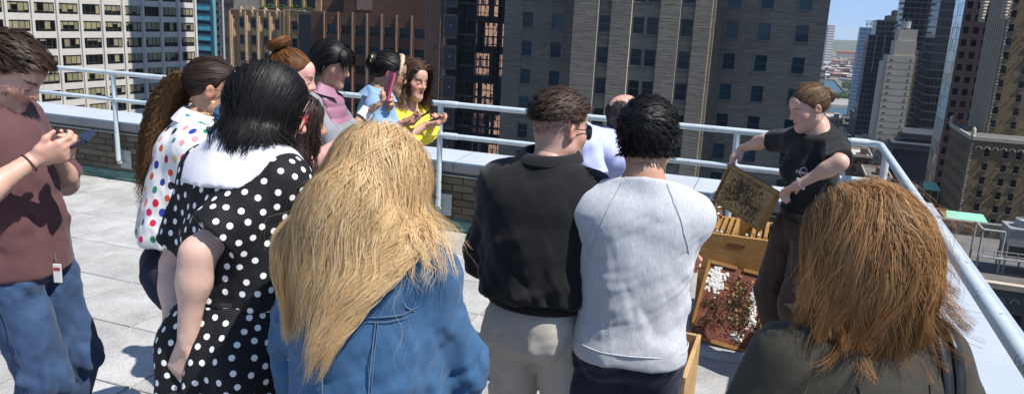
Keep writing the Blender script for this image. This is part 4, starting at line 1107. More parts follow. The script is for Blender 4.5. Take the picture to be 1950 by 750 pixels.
def surface_nets(f, h, lo=None, hi=None, blk=6, smooth=1):
    if lo is None: lo, hi = f.bounds()
    lo = np.asarray(lo, float) - h * 2; hi = np.asarray(hi, float) + h * 2
    nb = np.ceil((hi - lo) / (h * blk)).astype(int); n = nb * blk + 1
    ax = [lo[i] + h * blk * (np.arange(nb[i]) + .5) for i in range(3)]
    C = np.stack(np.meshgrid(*ax, indexing='ij'), -1).reshape(-1, 3).astype(F32)
    dc = f(C); rad = h * blk * .5 * 1.7321 * 1.35 + h
    near = (np.abs(dc) < rad).reshape(nb)
    D = np.repeat(np.repeat(np.repeat(dc.reshape(nb), blk, 0), blk, 1), blk, 2)
    D = np.pad(D, ((0, 1), (0, 1), (0, 1)), mode='edge').astype(F32)
    bi = np.argwhere(near)
    loc = np.stack(np.meshgrid(*[np.arange(blk + 1)] * 3, indexing='ij'), -1).reshape(-1, 3)
    idx = (bi[:, None, :] * blk + loc[None]).reshape(-1, 3)
    flat = np.unique(np.ravel_multi_index(idx.T, n)); ijk = np.stack(np.unravel_index(flat, n), -1)
    D.reshape(-1)[flat] = f((lo + ijk * h).astype(F32))
    S = D < 0
    s8 = [S[i:n[0]-1+i, j:n[1]-1+j, k:n[2]-1+k] for i in (0, 1) for j in (0, 1) for k in (0, 1)]
    cnt = np.sum(s8, 0); act = (cnt > 0) & (cnt < 8)
    cells = np.argwhere(act); vid = -np.ones(act.shape, int); vid[act] = np.arange(len(cells))
    V = np.zeros((len(cells), 3)); W = np.zeros(len(cells))
    cor = [(i, j, k) for i in (0, 1) for j in (0, 1) for k in (0, 1)]
    for a in range(8):
        for b in range(a + 1, 8):
            if sum(abs(np.array(cor[a]) - cor[b])) != 1: continue
            ca = cells + cor[a]; cb = cells + cor[b]
            da = D[ca[:, 0], ca[:, 1], ca[:, 2]]; db = D[cb[:, 0], cb[:, 1], cb[:, 2]]
            m = (da < 0) != (db < 0); t = np.where(m, da / np.where(m, da - db, 1), 0)
            p = np.array(cor[a]) + t[:, None] * (np.array(cor[b]) - np.array(cor[a]))
            V += p * m[:, None]; W += m
    V = lo + (cells + V / W[:, None]) * h
    Q = []
    for axx in range(3):
        u, v = (axx + 1) % 3, (axx + 2) % 3
        sl0 = [slice(None)] * 3; sl1 = [slice(None)] * 3; sl0[axx] = slice(0, n[axx]-1); sl1[axx] = slice(1, n[axx])
        e = S[tuple(sl0)] != S[tuple(sl1)]; ii = np.argwhere(e)
        ok = (ii[:, u] > 0) & (ii[:, v] > 0) & (ii[:, u] < n[u]-1) & (ii[:, v] < n[v]-1); ii = ii[ok]
        du = np.zeros(3, int); du[u] = 1; dv = np.zeros(3, int); dv[v] = 1
        g = lambda c: vid[c[:, 0], c[:, 1], c[:, 2]]
        q = np.stack([g(ii - du - dv), g(ii - dv), g(ii), g(ii - du)], 1)
        ins = S[ii[:, 0], ii[:, 1], ii[:, 2]]
        q[~ins] = q[~ins][:, ::-1]; Q.append(q)
    Q = np.concatenate(Q); Q = Q[(Q >= 0).all(1)]
    for _ in range(smooth): V = lap(V, Q, .5)
    return V, Q
def lap(V, Q, w=.5):
    A = np.zeros_like(V); c = np.zeros(len(V))
    for i in range(4):
        a, b = Q[:, i], Q[:, (i + 1) % 4]
        for k in range(3): A[:, k] += np.bincount(a, V[b, k], len(V)) + np.bincount(b, V[a, k], len(V))
        c += np.bincount(a, minlength=len(V)) + np.bincount(b, minlength=len(V))
    return V * (1 - w) + w * A / np.maximum(c, 1)[:, None]
def vnormals(V, Q):
    n = np.cross(V[Q[:, 2]] - V[Q[:, 0]], V[Q[:, 3]] - V[Q[:, 1]]); N = np.zeros_like(V)
    for i in range(4):
        for k in range(3): N[:, k] += np.bincount(Q[:, i], n[:, k], len(V))
    return N / (np.linalg.norm(N, axis=1, keepdims=True) + 1e-12)
def np_mesh(name, V, Q, smooth=True, attrs=None, mats=None, mat_idx=None):
    me = bpy.data.meshes.new(name); nv, nq = len(V), len(Q); k = Q.shape[1]
    me.vertices.add(nv); me.vertices.foreach_set('co', np.ascontiguousarray(V, F32).ravel())
    me.loops.add(nq * k); me.loops.foreach_set('vertex_index', np.ascontiguousarray(Q, np.int32).ravel())
    me.polygons.add(nq); me.polygons.foreach_set('loop_start', np.arange(0, nq * k, k, dtype=np.int32))
    me.polygons.foreach_set('use_smooth', np.full(nq, smooth))
    if mat_idx is not None: me.polygons.foreach_set('material_index', np.asarray(mat_idx, np.int32))
    for nm, arr in (attrs or {}).items():
        if arr.ndim == 1: a = me.attributes.new(nm, 'FLOAT', 'POINT'); a.data.foreach_set('value', arr.astype(F32))
        else:
            a = me.attributes.new(nm, 'FLOAT_COLOR', 'POINT'); c = np.ones((nv, 4), F32); c[:, :3] = arr; a.data.foreach_set('color', c.ravel())
    for q in (mats or []): me.materials.append(q)
    me.update(calc_edges=True); me.validate(); return me

# cheap smooth noise for folds
def wnoise(P, freq, seed, oct=2):
    r = np.random.default_rng(seed); out = np.zeros(len(P)); amp = 1.0
    P = P.astype(F32)
    for o in range(oct):
        for _ in range(5):
            k = r.normal(size=3).astype(F32) * freq; k2 = r.normal(size=3).astype(F32) * freq * .7
            out += amp * np.sin(P @ k + 1.3 * np.sin(P @ k2 + r.uniform(0, 6)) + r.uniform(0, 6)) * .3
        freq *= 2.1; amp *= .5
    return out
def ridge(x): return 1 - np.abs(np.sin(x))
def drape_folds(V, N, amp, seed, dirv=(0, 0, 1), freq=14, along=2.5, mask=None, sharp=1.6):
    """long soft creases roughly along dirv"""
    d = unit(dirv); Pt = V - np.outer(V @ d, d) * (1 - along / freq)
    w = wnoise(Pt, freq, seed, 2); f = np.sign(w) * np.abs(w) ** sharp
    if mask is not None: f = f * mask
    return V + N * (amp * f)[:, None]

# ------------------------------------------------------------------ body
def rotx(a): c, s = math.cos(a), math.sin(a); return np.array([[1, 0, 0], [0, c, -s], [0, s, c]])
def roty(a): c, s = math.cos(a), math.sin(a); return np.array([[c, 0, s], [0, 1, 0], [-s, 0, c]])
def rotz(a): c, s = math.cos(a), math.sin(a); return np.array([[c, -s, 0], [s, c, 0], [0, 0, 1]])
def ik(S, W, l1, l2, hint):
    S, W = np.asarray(S, float), np.asarray(W, float); d = W - S; L = np.linalg.norm(d)
    if L > (l1 + l2) * .995: W = S + d * ((l1 + l2) * .995 / L); d = W - S; L = np.linalg.norm(d)
    a = (l1*l1 - l2*l2 + L*L) / (2*L); hgt = math.sqrt(max(l1*l1 - a*a, 0)); u = d / L
    hv = np.asarray(hint, float); hv = unit(hv - u * (hv @ u)); return S + u*a + hv*hgt, W

class Person:
    """local frame: x to the person's right, y forward, z up; origin on the floor between the feet"""
    def __init__(s, px, D, facing, H, sex='m', lean=0.0, side=0.0, twist=0.0, head=(0, 0, 0), girth=1.0, name='person', label='', base=None, py=375, stance=.10, hipshift=(0, 0), curve=.6, shw=None, crouch=0.0, shd=.074, nl=.055):
        s.sex = sex; s.S = S = H / 1.72; s.g = girth
        q = at(px, py, D) if base is None else np.array([base[0], base[1], 0]); s.bx, s.by = q[0], q[1]
        s.rz = R(facing); s.e = empty(name, (s.bx, s.by, 0), s.rz); tag(s.e, label, 'person')
        f = sex == 'f'
        s.hipw = (.088 if not f else .092) * S; s.shw = (shw or (.165 if not f else .147)) * S
        hx, hy = hipshift; pz = (.93 - crouch) * S
        def sp(z, t):                                   # spine point after leaning
            L = z * S - .93 * S; a = lean * (1 - curve * (1 - t)) ; b = side * t
            return np.array([hx + L * math.sin(b), hy + L * math.sin(a), pz + L * math.cos(a) * math.cos(b)])
        s.pel = np.array([hx, hy, pz]); s.waist = sp(1.07, .35); s.rib = sp(1.20, .6); s.chest = sp(1.33, .85); s.neck = sp(1.46, 1.0)
        Rl = rotx(-lean) @ roty(side); Rt = rotz(-R(twist)); s.Rt = Rl @ Rt
        s.right = s.Rt @ vec(1, 0, 0); s.fwd = s.Rt @ vec(0, 1, 0); s.upv = s.Rt @ vec(0, 0, 1)
        s.sh = {}
        for k, sg in (('r', 1), ('l', -1)): s.sh[k] = s.neck - s.upv * shd * S + s.right * sg * s.shw - s.fwd * .008
        yaw, pit, rol = [R(a) for a in head]
        Rn = Rl @ rotx(lean * .85)
        s.Rh = Rn @ rotz(-yaw) @ roty(rol) @ rotx(-pit)
        nk = s.neck + Rn @ vec(0, .018, nl) * S
        s.hs = (1.0 if not f else .955) * S ** .5 * 1.0
        s.hc = nk + s.Rh @ vec(0, .022, .088) * s.hs     # head centre (ear level)
        s.nk = nk
        s.arm = {}; s.l1, s.l2 = .285 * S, .25 * S
        s.leg = {}
        for k, sg in (('r', 1), ('l', -1)):
            hip = s.pel + vec(sg * s.hipw, 0, -.03 * S); an = vec(sg * stance * S + hx * .3, -.02, .085 * S)
            kn, an = ik(hip, an, .43 * S, .42 * S, vec(sg * .1, 1, 0)); s.leg[k] = (hip, kn, an, vec(sg * .18, 1, 0))
        s.arm_rest('r'); s.arm_rest('l')
        s.hand = {}
    def local(s, P):
        P = np.asarray(P, float) - vec(s.bx, s.by, 0); return rotz(-s.rz) @ P
    def world(s, p): return rotz(s.rz) @ np.asarray(p, float) + vec(s.bx, s.by, 0)
    def px(s, x, y, D): return s.local(at(x, y, D))
    def arm_rest(s, k):
        sg = 1 if k == 'r' else -1; S_ = s.sh[k]; s.set_arm(k, S_ + vec(sg * .07, .03, -.5 * s.S), vec(sg * .4, -1, 0))
    def set_arm(s, k, W, hint):
        E, W = ik(s.sh[k], W, s.l1, s.l2, hint); s.arm[k] = (s.sh[k], E, W)
    def set_leg(s, k, ankle, toe=(0, 1, 0), hint=(0, 1, 0)):
        hip = s.leg[k][0]; kn, an = ik(hip, np.asarray(ankle, float), .43 * s.S, .42 * s.S, hint); s.leg[k] = (hip, kn, an, np.asarray(toe, float))
    # ---- primitive sets
    def torso(s, off=0.0, prof=None):
        """prof: (pelvis, waist, rib, chest) as (half width, half depth)"""
        S, g = s.S, s.g; f = s.sex == 'f'
        if prof is None: prof = ((.160, .118), (.138, .104), (.146, .11), (.148, .107)) if not f else ((.168, .122), (.123, .095), (.128, .10), (.130, .095))
        pts = [s.pel + vec(0, -.005, -.02 * S), s.waist, s.rib, s.chest]
        P = []
        for i in range(3):
            a, b = pts[i], pts[i+1]; (wa, da), (wb, db) = prof[i], prof[i+1]
            wa, da, wb, db = [(q * S * g + off) for q in (wa, da, wb, db)]
            P.append(Cone(a, b, da, db, s.right if i else vec(1, 0, 0), wa / da, wb / db))
        shr = (.060 if not f else .052) * S * (g ** .5) + off
        P.append(Cone(s.sh['l'] * .92 + s.chest * .08, s.sh['r'] * .92 + s.chest * .08, shr, shr))
        P.append(Cone(s.chest, s.neck - s.upv * .02, .085 * S * g + off, .062 * S + off, s.right, 1.5, 1.25))
        for k in 'rl': P.append(Cone(s.neck + s.upv * .012, s.sh[k] + s.upv * .012, .046 * S + off, .036 * S + off))
        if f:
            for sg in (1, -1): P.append(Ell(s.rib + s.right * sg * .072 * S * g + s.fwd * (.088 * S * g) + s.upv * .035, (.068 * S * g + off,) * 3))
            for sg in (1, -1): P.append(Ell(s.pel + vec(sg * .078 * S * g, -.055, -.03), np.array((.098, .095, .10)) * S * g + off))
        else:
            for sg in (1, -1): P.append(Ell(s.pel + vec(sg * .075 * S * g, -.045, -.03), np.array((.09, .088, .095)) * S * g + off))
            for sg in (1, -1): P.append(Ell(s.chest + s.right * sg * .085 * S * g - s.fwd * .045 + s.upv * (-.01), np.array((.075, .06, .10)) * S * g + off))
        return P
    def armp(s, k, off=0.0, upto=2, rad=(.051, .042, .041, .030)):
        S_, E, W = s.arm[k]; S = s.S; r = [q * S * (s.g ** .5) + off for q in rad]
        if s.sex == 'f': r = [q * .9 for q in r]
        P = [Cone(S_ - s.right * (1 if k == 'r' else -1) * .012, E, r[0], r[1])]
        if upto > 1:
            m_ = E + (W - E) * .3; P += [Cone(E, m_, r[1], r[2] * 1.02), Cone(m_, W, r[2] * 1.02, r[3])]
        return P
    def legp(s, k, off=0.0, rad=(.092, .062, .056, .040), upto=2):
        h, kn, an, t = s.leg[k]; S = s.S; g = s.g ** .5
        r = [q * S * g + off for q in rad]; P = [Cone(h, kn, r[0], r[1])]
        if upto > 1: m_ = kn + (an - kn) * .35 + vec(0, -.012, 0); P += [Cone(kn, m_, r[1] * .98, r[2]), Cone(m_, an, r[2], r[3])]
        return P
    def headp(s):
        Rh, c, k = s.Rh, s.hc, s.hs; f = s.sex == 'f'
        T = lambda *p: c + Rh @ (np.array(p) * k)
        E_ = lambda p, r: Ell(T(*p), np.array(r) * k, Rh)
        jw = .044 if f else .049
        A = [E_((0, -.012, .032), (.0755, .0975, .088)), E_((0, .034, -.028), (.059, .060, .083)), E_((0, .045, -.066), (jw, .042, .045)),
             Cone(T(jw, .002, -.058), T(.012, .074, -.098), .021 * k, .019 * k), Cone(T(-jw, .002, -.058), T(-.012, .074, -.098), .021 * k, .019 * k),
             E_((0, .078, -.102), (.022, .017, .018)), E_((.040, .054, -.024), (.026, .030, .026)), E_((-.040, .054, -.024), (.026, .030, .026)),
             E_((0, .068, .045), (.052, .030, .04))]
        B = [Cone(T(-.034, .082, .019), T(.034, .082, .019), .0105 * k, .0105 * k)]
        nose = [Cone(T(0, .092, .012), T(0, .111, -.024), .0075 * k, .0105 * k), E_((0, .109, -.028), (.0115, .012, .0105)), E_((.0125, .098, -.031), (.0085, .010, .008)), E_((-.0125, .098, -.031), (.0085, .010, .008))]
        lips = [E_((0, .0935, -.0565), (.022, .009, .0058)), E_((0, .0925, -.0665), (.019, .009, .0065))]
        ears = []
        for sg in (1, -1):
            Re = Rh @ rotz(sg * .35) @ roty(sg * .12)
            ears += [Ell(T(sg * .080, -.014, -.004), np.array((.0085, .019, .031)) * k, Re), Ell(T(sg * .083, -.004, -.006), np.array((.006, .010, .016)) * k, Re)]
        sock = [E_((.0315, .102, -.002), (.020, .016, .0135)), E_((-.0315, .102, -.002), (.020, .016, .0135))]
        lids = [E_((.0315, .0815, -.003), (.0145, .0125, .0118)), E_((-.0315, .0815, -.003), (.0145, .0125, .0118))]
        neck = [Cone(s.neck - s.fwd * .0 - vec(0, 0, .03), T(0, -.022, -.05), (.064 if not f else .053) * s.S, (.058 if not f else .047) * s.S, None)]
        return A, B, nose, lips, ears, sock, lids, neck
    def head_field(s):
        A, B, nose, lips, ears, sock, lids, neck = s.headp()
        base = Union(A, .028 * s.hs); brow = Union(B, .0); ns = Union(nose, .008); lp = Union(lips, .004); er = Union(ears, .006); sk = Union(sock, .0); ld = Union(lids, 0); nk = Union(neck, 0)
        conch = Union([Ell(s.hc + s.Rh @ (vec(sg * .0895, -.010, -.002) * s.hs), np.array((.007, .009, .014)) * s.hs, s.Rh) for sg in (1, -1)], 0)
        def f(P):
            d = base(P); d = smin(d, brow(P), .016); d = smax(d, -sk(P), .016); d = smin(d, ns(P), .014); d = smin(d, lp(P), .007); d = smin(d, ld(P), .005)
            d = smin(d, nk(P), .035); e = smax(er(P), -conch(P), .005); return smin(d, e, .010)
        f.bounds = lambda: (s.hc - .16, s.hc + .16)
        return f
    def hand_prims(s, k, fdir, palm, curl=(.5, .5, .5, .5), thumb=(.5, .3), spread=.06, size=1.0):
        """fdir: wrist->knuckles, palm: direction the palm faces. curl per finger 0 flat .. 1 closed"""
        W = s.arm[k][2]; sz = .182 * s.S * size * (1 if s.sex == 'm' else .94)
        f = unit(fdir); n = unit(np.asarray(palm, float) - f * (np.asarray(palm, float) @ f)); side = np.cross(f, n)      # towards thumb or little finger
        sg = 1 if k == 'r' else -1
        th = -side * sg if False else side * sg        # thumb side: right hand palm down (n=-z), f=+y -> thumb towards -x
        L = sz; P = []
        kn0 = []
        for i, (o, l) in enumerate(((.34, .43), (.115, .47), (-.11, .44), (-.32, .35))):
            root = W + f * L * (.50 - .03 * abs(i - 1)) + th * (o * L * .48)
            kn0.append(root); P.append(Cone(W + f * L * .08 + th * o * L * .3, root, .0135 * sz / .18, .0115 * sz / .18))
            c = curl[i]; a = 0.0; p = root; dirv = unit(f + th * o * spread * 2)
            for j, (seg, bend) in enumerate(((.46, .9), (.30, 1.25), (.24, .9))):
                a += c * bend * (1.15 if j else 1.0); dd = dirv * math.cos(a) + n * math.sin(a)
                q = p + dd * l * L * seg; P.append(Cone(p, q, (.0098 - .0011 * j) * sz / .18, (.0092 - .0012 * j) * sz / .18)); p = q
        P.append(Cone(W + f * L * .10 + th * L * .02, W + f * L * .42, .017 * sz / .18, .016 * sz / .18, th, 1.7, 2.0))
        ou, cl = thumb; b = W + f * L * .14 + th * L * .15; d1 = unit(f * (1 - .55 * ou) + th * (.25 + ou) + n * .25); d2 = unit(d1 * (1 - cl) + f * .5 + n * cl * .8 - th * cl * .35)
        m1 = b + d1 * L * .23; P += [Cone(W + f * L * .06 + th * L * .07, b, .014 * sz/.18, .0145 * sz/.18), Cone(b, m1, .0135 * sz/.18, .0105 * sz/.18), Cone(m1, m1 + d2 * L * .175, .0102 * sz/.18, .0078 * sz/.18)]
        return P
    # ---- building
    def build_body(s, skin, lips=(.45, .16, .13), brow=(.04, .025, .018), eyes='down', hands=True, h_body=.0145, h_head=.0052, mats=None, legs=True, browk=1.0, stubble=None):
        A = s.torso(-.014); A = [q for q in A if not (isinstance(q, Ell) and q.c[2] < s.pel[2] + .06)]
        for k in 'rl': A += s.armp(k)
        if legs:
            for k in 'rl':
                A += s.legp(k, -.020); h, kn, an, t = s.leg[k]; t = unit(t); A.append(Cone(an + vec(0, 0, -.045) - t * .03, an + vec(0, 0, -.055) + t * .15, .032, .024))
        A.append(Cone(s.neck - s.upv * .03, s.neck + s.upv * .04, .06 * s.S, .056 * s.S))
        V, Q = surface_nets(Union(A, .045), h_body, smooth=2); Vs, Qs, off = [V], [Q], len(V); kind = [np.zeros(len(V))]
        hf = s.head_field(); V2, Q2 = surface_nets(hf, h_head, *hf.bounds(), smooth=1)
        Vs.append(V2); Qs.append(Q2 + off); off += len(V2); kind.append(np.ones(len(V2)))
        for k in 'rl':
            if k in s.hand:
                f = Union(s.hand[k] + [Cone(s.arm[k][2] + (s.arm[k][1] - s.arm[k][2]) * .14, s.arm[k][2], (.030 if s.sex == 'm' else .0262) * s.S, .026 * s.S)], .010); V3, Q3 = surface_nets(f, .0046)
                Vs.append(V3); Qs.append(Q3 + off); off += len(V3); kind.append(np.full(len(V3), 2))
        V = np.concatenate(Vs); Q = np.concatenate(Qs); kind = np.concatenate(kind)
        # flat colouring: lips, brows, lashes; shade painted into lip parting and lid crease
        p = ((V - s.hc) @ s.Rh) / s.hs; col = np.tile(np.array(skin, float), (len(V), 1))
        mod = 1 + .05 * wnoise(V, 60, 3, 1); col *= mod[:, None]
        hd = kind == 1
        def mask(c, r, soft=.35):
            q = np.sqrt((((p - np.array(c)) / np.array(r)) ** 2).sum(1)); return np.clip((1 + soft - q) / soft, 0, 1) * hd
        def put(m_, c, a=1.0): col[:] = col * (1 - (m_ * a)[:, None]) + np.array(c) * (m_ * a)[:, None]
        rose = np.array(skin) * np.array([1.05, .80, .76])
        for sg in (1, -1):
            put(mask((sg * .045, .07, -.03), (.025, .04, .022), .8), rose, .55); put(mask((sg * .083, -.01, -.004), (.02, .025, .035), .3), rose, .7)
        put(mask((0, .11, -.026), (.014, .02, .014), .6), rose, .6)
        put(mask((0, .098, -.0615), (.0235, .02, .0115), .25), lips)
        put(mask((0, .104, -.0612), (.021, .02, .0016), .6), np.array(lips) * .35, .8)
        if stubble is not None:
            m_ = np.clip((-.035 - p[:, 2]) / .03, 0, 1) * np.clip((p[:, 1] + .0) / .03, 0, 1) * hd; put(m_, np.array(skin) * .55, stubble)
        for sg in (1, -1):
            for t in np.linspace(-1, 1, 7):
                put(mask((sg * .033 + sg * t * .017, .087 - .006 * max(0, t), .0245 - .004 * t * t + .002 * t), (.0052, .02, .0036 * browk), .5), brow, .85)
            if eyes == 'open':
                put(mask((sg * .0315, .094, -.0025), (.0125, .02, .0052), .25), (.50, .47, .45)); put(mask((sg * .0315, .097, -.0025), (.0058, .02, .0056), .25), (.03, .02, .015))
                put(mask((sg * .0315, .096, .0032), (.0145, .02, .0022), .5), np.array(brow) * .4)
            else:
                put(mask((sg * .0315, .096, -.0078), (.0140, .02, .0022), .6), np.array(brow) * .5, .9); put(mask((sg * .0315, .09, .008), (.015, .02, .003), .8), np.array(skin) * .75, .25)
        if hands:
            for k in 'rl':
                if k in s.hand:
                    d = np.linalg.norm(V - s.arm[k][2], axis=1); put(np.clip((d - .12) / .08, 0, 1) * (kind == 2), rose, .3)
        me = np_mesh('body', V, Q, attrs={'skin': np.clip(col, 0, 1)}, mats=[M['skin']])
        s.body = link('body', me, None, s.e); return s.body
    def garment(s, name, prims, mat, k=.04, cuts=(), h=.0085, folds=(), smooth=2, sub=(), parent=None, attrs=None, post=None, ck=.004):
        f = Union(prims, k, cuts, sub, ck=ck); V, Q = surface_nets(f, h, smooth=smooth)
        for fo in folds:
            N = vnormals(V, Q); V = fo(V, N)
        if post: V = post(V)
        at_ = attrs(V, Q) if attrs else None
        me = np_mesh(name, V, Q, attrs=at_, mats=[mat] if not isinstance(mat, list) else mat); o = link(name, me, None, parent or s.e); o_field[o.name] = f; return o
    def shoes(s, mat, mats_sole=None):
        for k in 'rl':
            h, kn, an, t = s.leg[k]; t = unit(t); z = an[2]
            f = Union([Cone(an + vec(0, 0, -.02) - t * .02, an + vec(0, 0, -.048) + t * .05, .045, .042), Cone(an + vec(0, 0, -.045) - t * .045, an + vec(0, 0, -.052) + t * .16, .038, .034)], .03, [plane_cut((0, 0, .004), (0, 0, -1)), plane_cut((0, 0, an[2] + .02), (0, 0, 1))])
            V, Q = surface_nets(f, .014); link('shoe', np_mesh('shoe', V, Q, mats=[mat]), None, s.e)
    def trousers(s, mat, off=.014, rad=(.100, .075, .072, .066), zhem=.05, waist=.10, folds=.006, seed=1, name='trousers', h=.019, prof=None, knee_fold=1.0):
        A = s.torso(off, prof)[:1] + [q for q in s.torso(off)[-4:] if isinstance(q, Ell)][0:0]
        f = s.sex == 'f'; S, g = s.S, s.g
        for sg in (1, -1): A.append(Ell(s.pel + vec(sg * .072 * S * g, -.042, -.03), np.array((.088, .088, .105)) * S * g + off))
        for k in 'rl': A += s.legp(k, off * .6, rad)
        top = s.pel + (s.waist - s.pel) * (waist / .14)
        cuts = [plane_cut(top, s.waist - s.pel), plane_cut((0, 0, zhem), (0, 0, -1))]
        def fo(V, N):
            kz = [s.leg[k][1][2] for k in 'rl']; m_ = .35 + knee_fold * np.exp(-((V[:, 2] - kz[0]) / .12) ** 2) + 1.3 * np.exp(-((V[:, 2] - zhem - .06) / .1) ** 2) + .8 * np.exp(-((V[:, 2] - s.pel[2] + .09) / .07) ** 2)
            V = drape_folds(V, N, folds * 1.0, seed, (.3, .2, 1), 24, 9, m_); return drape_folds(V, N, folds * 1.1, seed + 5, (1, .3, .25), 30, 8, m_)
        o = s.garment(name, A, mat, .022, cuts, h, [fo]); fl = o_field[o.name]
        for k, sg in (('r', 1), ('l', -1)):                # outer side seams
            hp, kn, an, _ = s.leg[k]; seam(s, 'side_seam', [hp + vec(sg * .2, 0, .06), kn + vec(sg * .15, 0, 0), an + vec(sg * .15, 0, .03)], mat, fl, .0016, o, .002)
        return o
o_field = {}
def to_px(P):
    q = np.asarray(P, float) - [0, 0, CAM_H]; D = q @ FW; return (round(975 + FOCAL * (q @ RT) / D), round(375 - FOCAL * (q @ UP) / D))

# ---- cloth & skin materials
def mat_skin():
    mt, nt, b = new_mat('skin'); a = nt.nodes.new('ShaderNodeAttribute'); a.attribute_name = 'skin'
    v = coords(nt); n = ramp(nt, noise(nt, 40, 4, .6, v), [(.3, (.94, .92, .91)), (.7, (1.05, 1.04, 1.03))])
    nt.links.new(mixc(nt, .8, a.outputs['Color'], n, 'MULTIPLY'), b.inputs['Base Color'])
    b.inputs['Roughness'].default_value = .48; b.inputs['Specular IOR Level'].default_value = .42
    b.inputs['Subsurface Weight'].default_value = .12; b.inputs['Subsurface Radius'].default_value = (.02, .008, .004); b.inputs['Subsurface Scale'].default_value = .6
    bump(nt, b, noise(nt, 380, 4, .7, v), .08, .0015); return mt
M['skin'] = mat_skin()
def mat_cloth(name, c, var=.12, weave=900, rough=.85, sheen=.15, bstr=.25, fade=None, dirscale=(1, 1, 1), big=6):
    mt, nt, b = new_mat(name); v = coords(nt, scale=dirscale)
    c = np.array(c, float); col = ramp(nt, noise(nt, big, 5, .65, v), [(.3, tuple(c * (1 - var))), (.7, tuple(c * (1 + var)))])
    fine = ramp(nt, noise(nt, weave * .5, 2, .8, v), [(.3, (.78, .78, .78)), (.7, (1.18, 1.18, 1.18))]); col = mixc(nt, .7, col, fine, 'MULTIPLY')
    if fade is not None:
        fm = ramp(nt, noise(nt, 9, 6, .7, v, .8), [(.46, (0, 0, 0)), (.72, (1, 1, 1))]); col = mixc(nt, mathn(nt, 'MULTIPLY', fm, .45), col, fade)
    nt.links.new(col, b.inputs['Base Color']); b.inputs['Roughness'].default_value = rough; b.inputs['Specular IOR Level'].default_value = .25
    b.inputs['Sheen Weight'].default_value = sheen
    h = mathn(nt, 'MULTIPLY_ADD', noise(nt, 20, 3, .5, v, .5), 1.2, mathn(nt, 'MULTIPLY', noise(nt, weave * .8, 2, .7, v), .35)); bump(nt, b, h, bstr * .6, .006); return mt
def mat_dots(name, base, multi=False, r=.0085, dot=(.85, .85, .85)):
    """crisp printed dots from the distance-to-dot attribute of the cloth"""
    mt, nt, b = new_mat(name); a = nt.nodes.new('ShaderNodeAttribute'); a.attribute_name = 'dotd'
    m_ = nt.nodes.new('ShaderNodeMapRange'); m_.inputs[1].default_value = r * .94; m_.inputs[2].default_value = r * 1.06; m_.inputs[3].default_value = 1; m_.inputs[4].default_value = 0
    nt.links.new(a.outputs['Fac'], m_.inputs[0]); v = coords(nt)
    bc = mixc(nt, .6, base, ramp(nt, noise(nt, 300, 2, .7, v), [(.3, (.85, .85, .85)), (.7, (1.12, 1.12, 1.12))]), 'MULTIPLY')
    if multi:
        q = nt.nodes.new('ShaderNodeAttribute'); q.attribute_name = 'dotc'; dc = q.outputs['Color']
    else: dc = dot
    nt.links.new(mixc(nt, m_.outputs[0], bc, dc), b.inputs['Base Color']); b.inputs['Roughness'].default_value = .75; b.inputs['Specular IOR Level'].default_value = .25
    bump(nt, b, mathn(nt, 'MULTIPLY_ADD', noise(nt, 22, 4, .6, v, .5), 1.5, noise(nt, 300, 2, .8, v)), .2, .006); return mt
def dot_attrs(spacing, seed, colors=None, jitter=0.0):
    def fn(V, Q):
        r = np.random.default_rng(seed); order = r.permutation(len(V)); cell = spacing; grid = {}; cen = []
        key = np.floor(V / cell).astype(int)
        for i in order:
            k = tuple(key[i]); ok = True
            for dx in (-1, 0, 1):
                for dy in (-1, 0, 1):
                    for dz in (-1, 0, 1):
                        for j in grid.get((k[0]+dx, k[1]+dy, k[2]+dz), ()):
                            if ((V[i] - V[j]) ** 2).sum() < spacing * spacing: ok = False; break
                        if not ok: break
                    if not ok: break
                if not ok: break
            if ok: grid.setdefault(k, []).append(i); cen.append(i)
        C = V[cen]; dist = np.full(len(V), 1.0); near = np.zeros(len(V), int)
        for s0 in range(0, len(V), 4000):
            d = ((V[s0:s0+4000, None, :] - C[None]) ** 2).sum(2); near[s0:s0+4000] = d.argmin(1); dist[s0:s0+4000] = np.sqrt(d.min(1))
        out = {'dotd': dist}
        if jitter: out['dotd'] = dist * (1 + jitter * r.uniform(-1, 1, len(C)))[near]
        if colors is not None: out['dotc'] = np.array(colors)[r.integers(0, len(colors), len(C))][near]
        return out
    return fn

# ---- hair
def mat_hair(name, dark, light, rough=.45, tipc=None, spec=.3):
    rough = max(rough, .5); spec = min(spec, .25)
    mt, nt, b = new_mat(name); a = nt.nodes.new('ShaderNodeAttribute'); a.attribute_name = 'rnd'; t = nt.nodes.new('ShaderNodeAttribute'); t.attribute_name = 'tt'
    col = ramp(nt, a.outputs['Fac'], [(0, dark), (.55, tuple((np.array(dark) + np.array(light)) / 2)), (1, light)])
    if tipc is not None: col = mixc(nt, mathn(nt, 'MULTIPLY', mathn(nt, 'POWER', t.outputs['Fac'], 1.3), .75), col, tipc)
    nt.links.new(col, b.inputs['Base Color']); b.inputs['Roughness'].default_value = rough; b.inputs['Specular IOR Level'].default_value = spec
    if max(light) > .12:
        out = nt.nodes['Material Output']; tr = nt.nodes.new('ShaderNodeBsdfTranslucent'); nt.links.new(col, tr.inputs[0])
        mx = nt.nodes.new('ShaderNodeMixShader'); mx.inputs[0].default_value = .42; nt.links.new(b.outputs[0], mx.inputs[1]); nt.links.new(tr.outputs[0], mx.inputs[2]); nt.links.new(mx.outputs[0], out.inputs[0])
    return mt
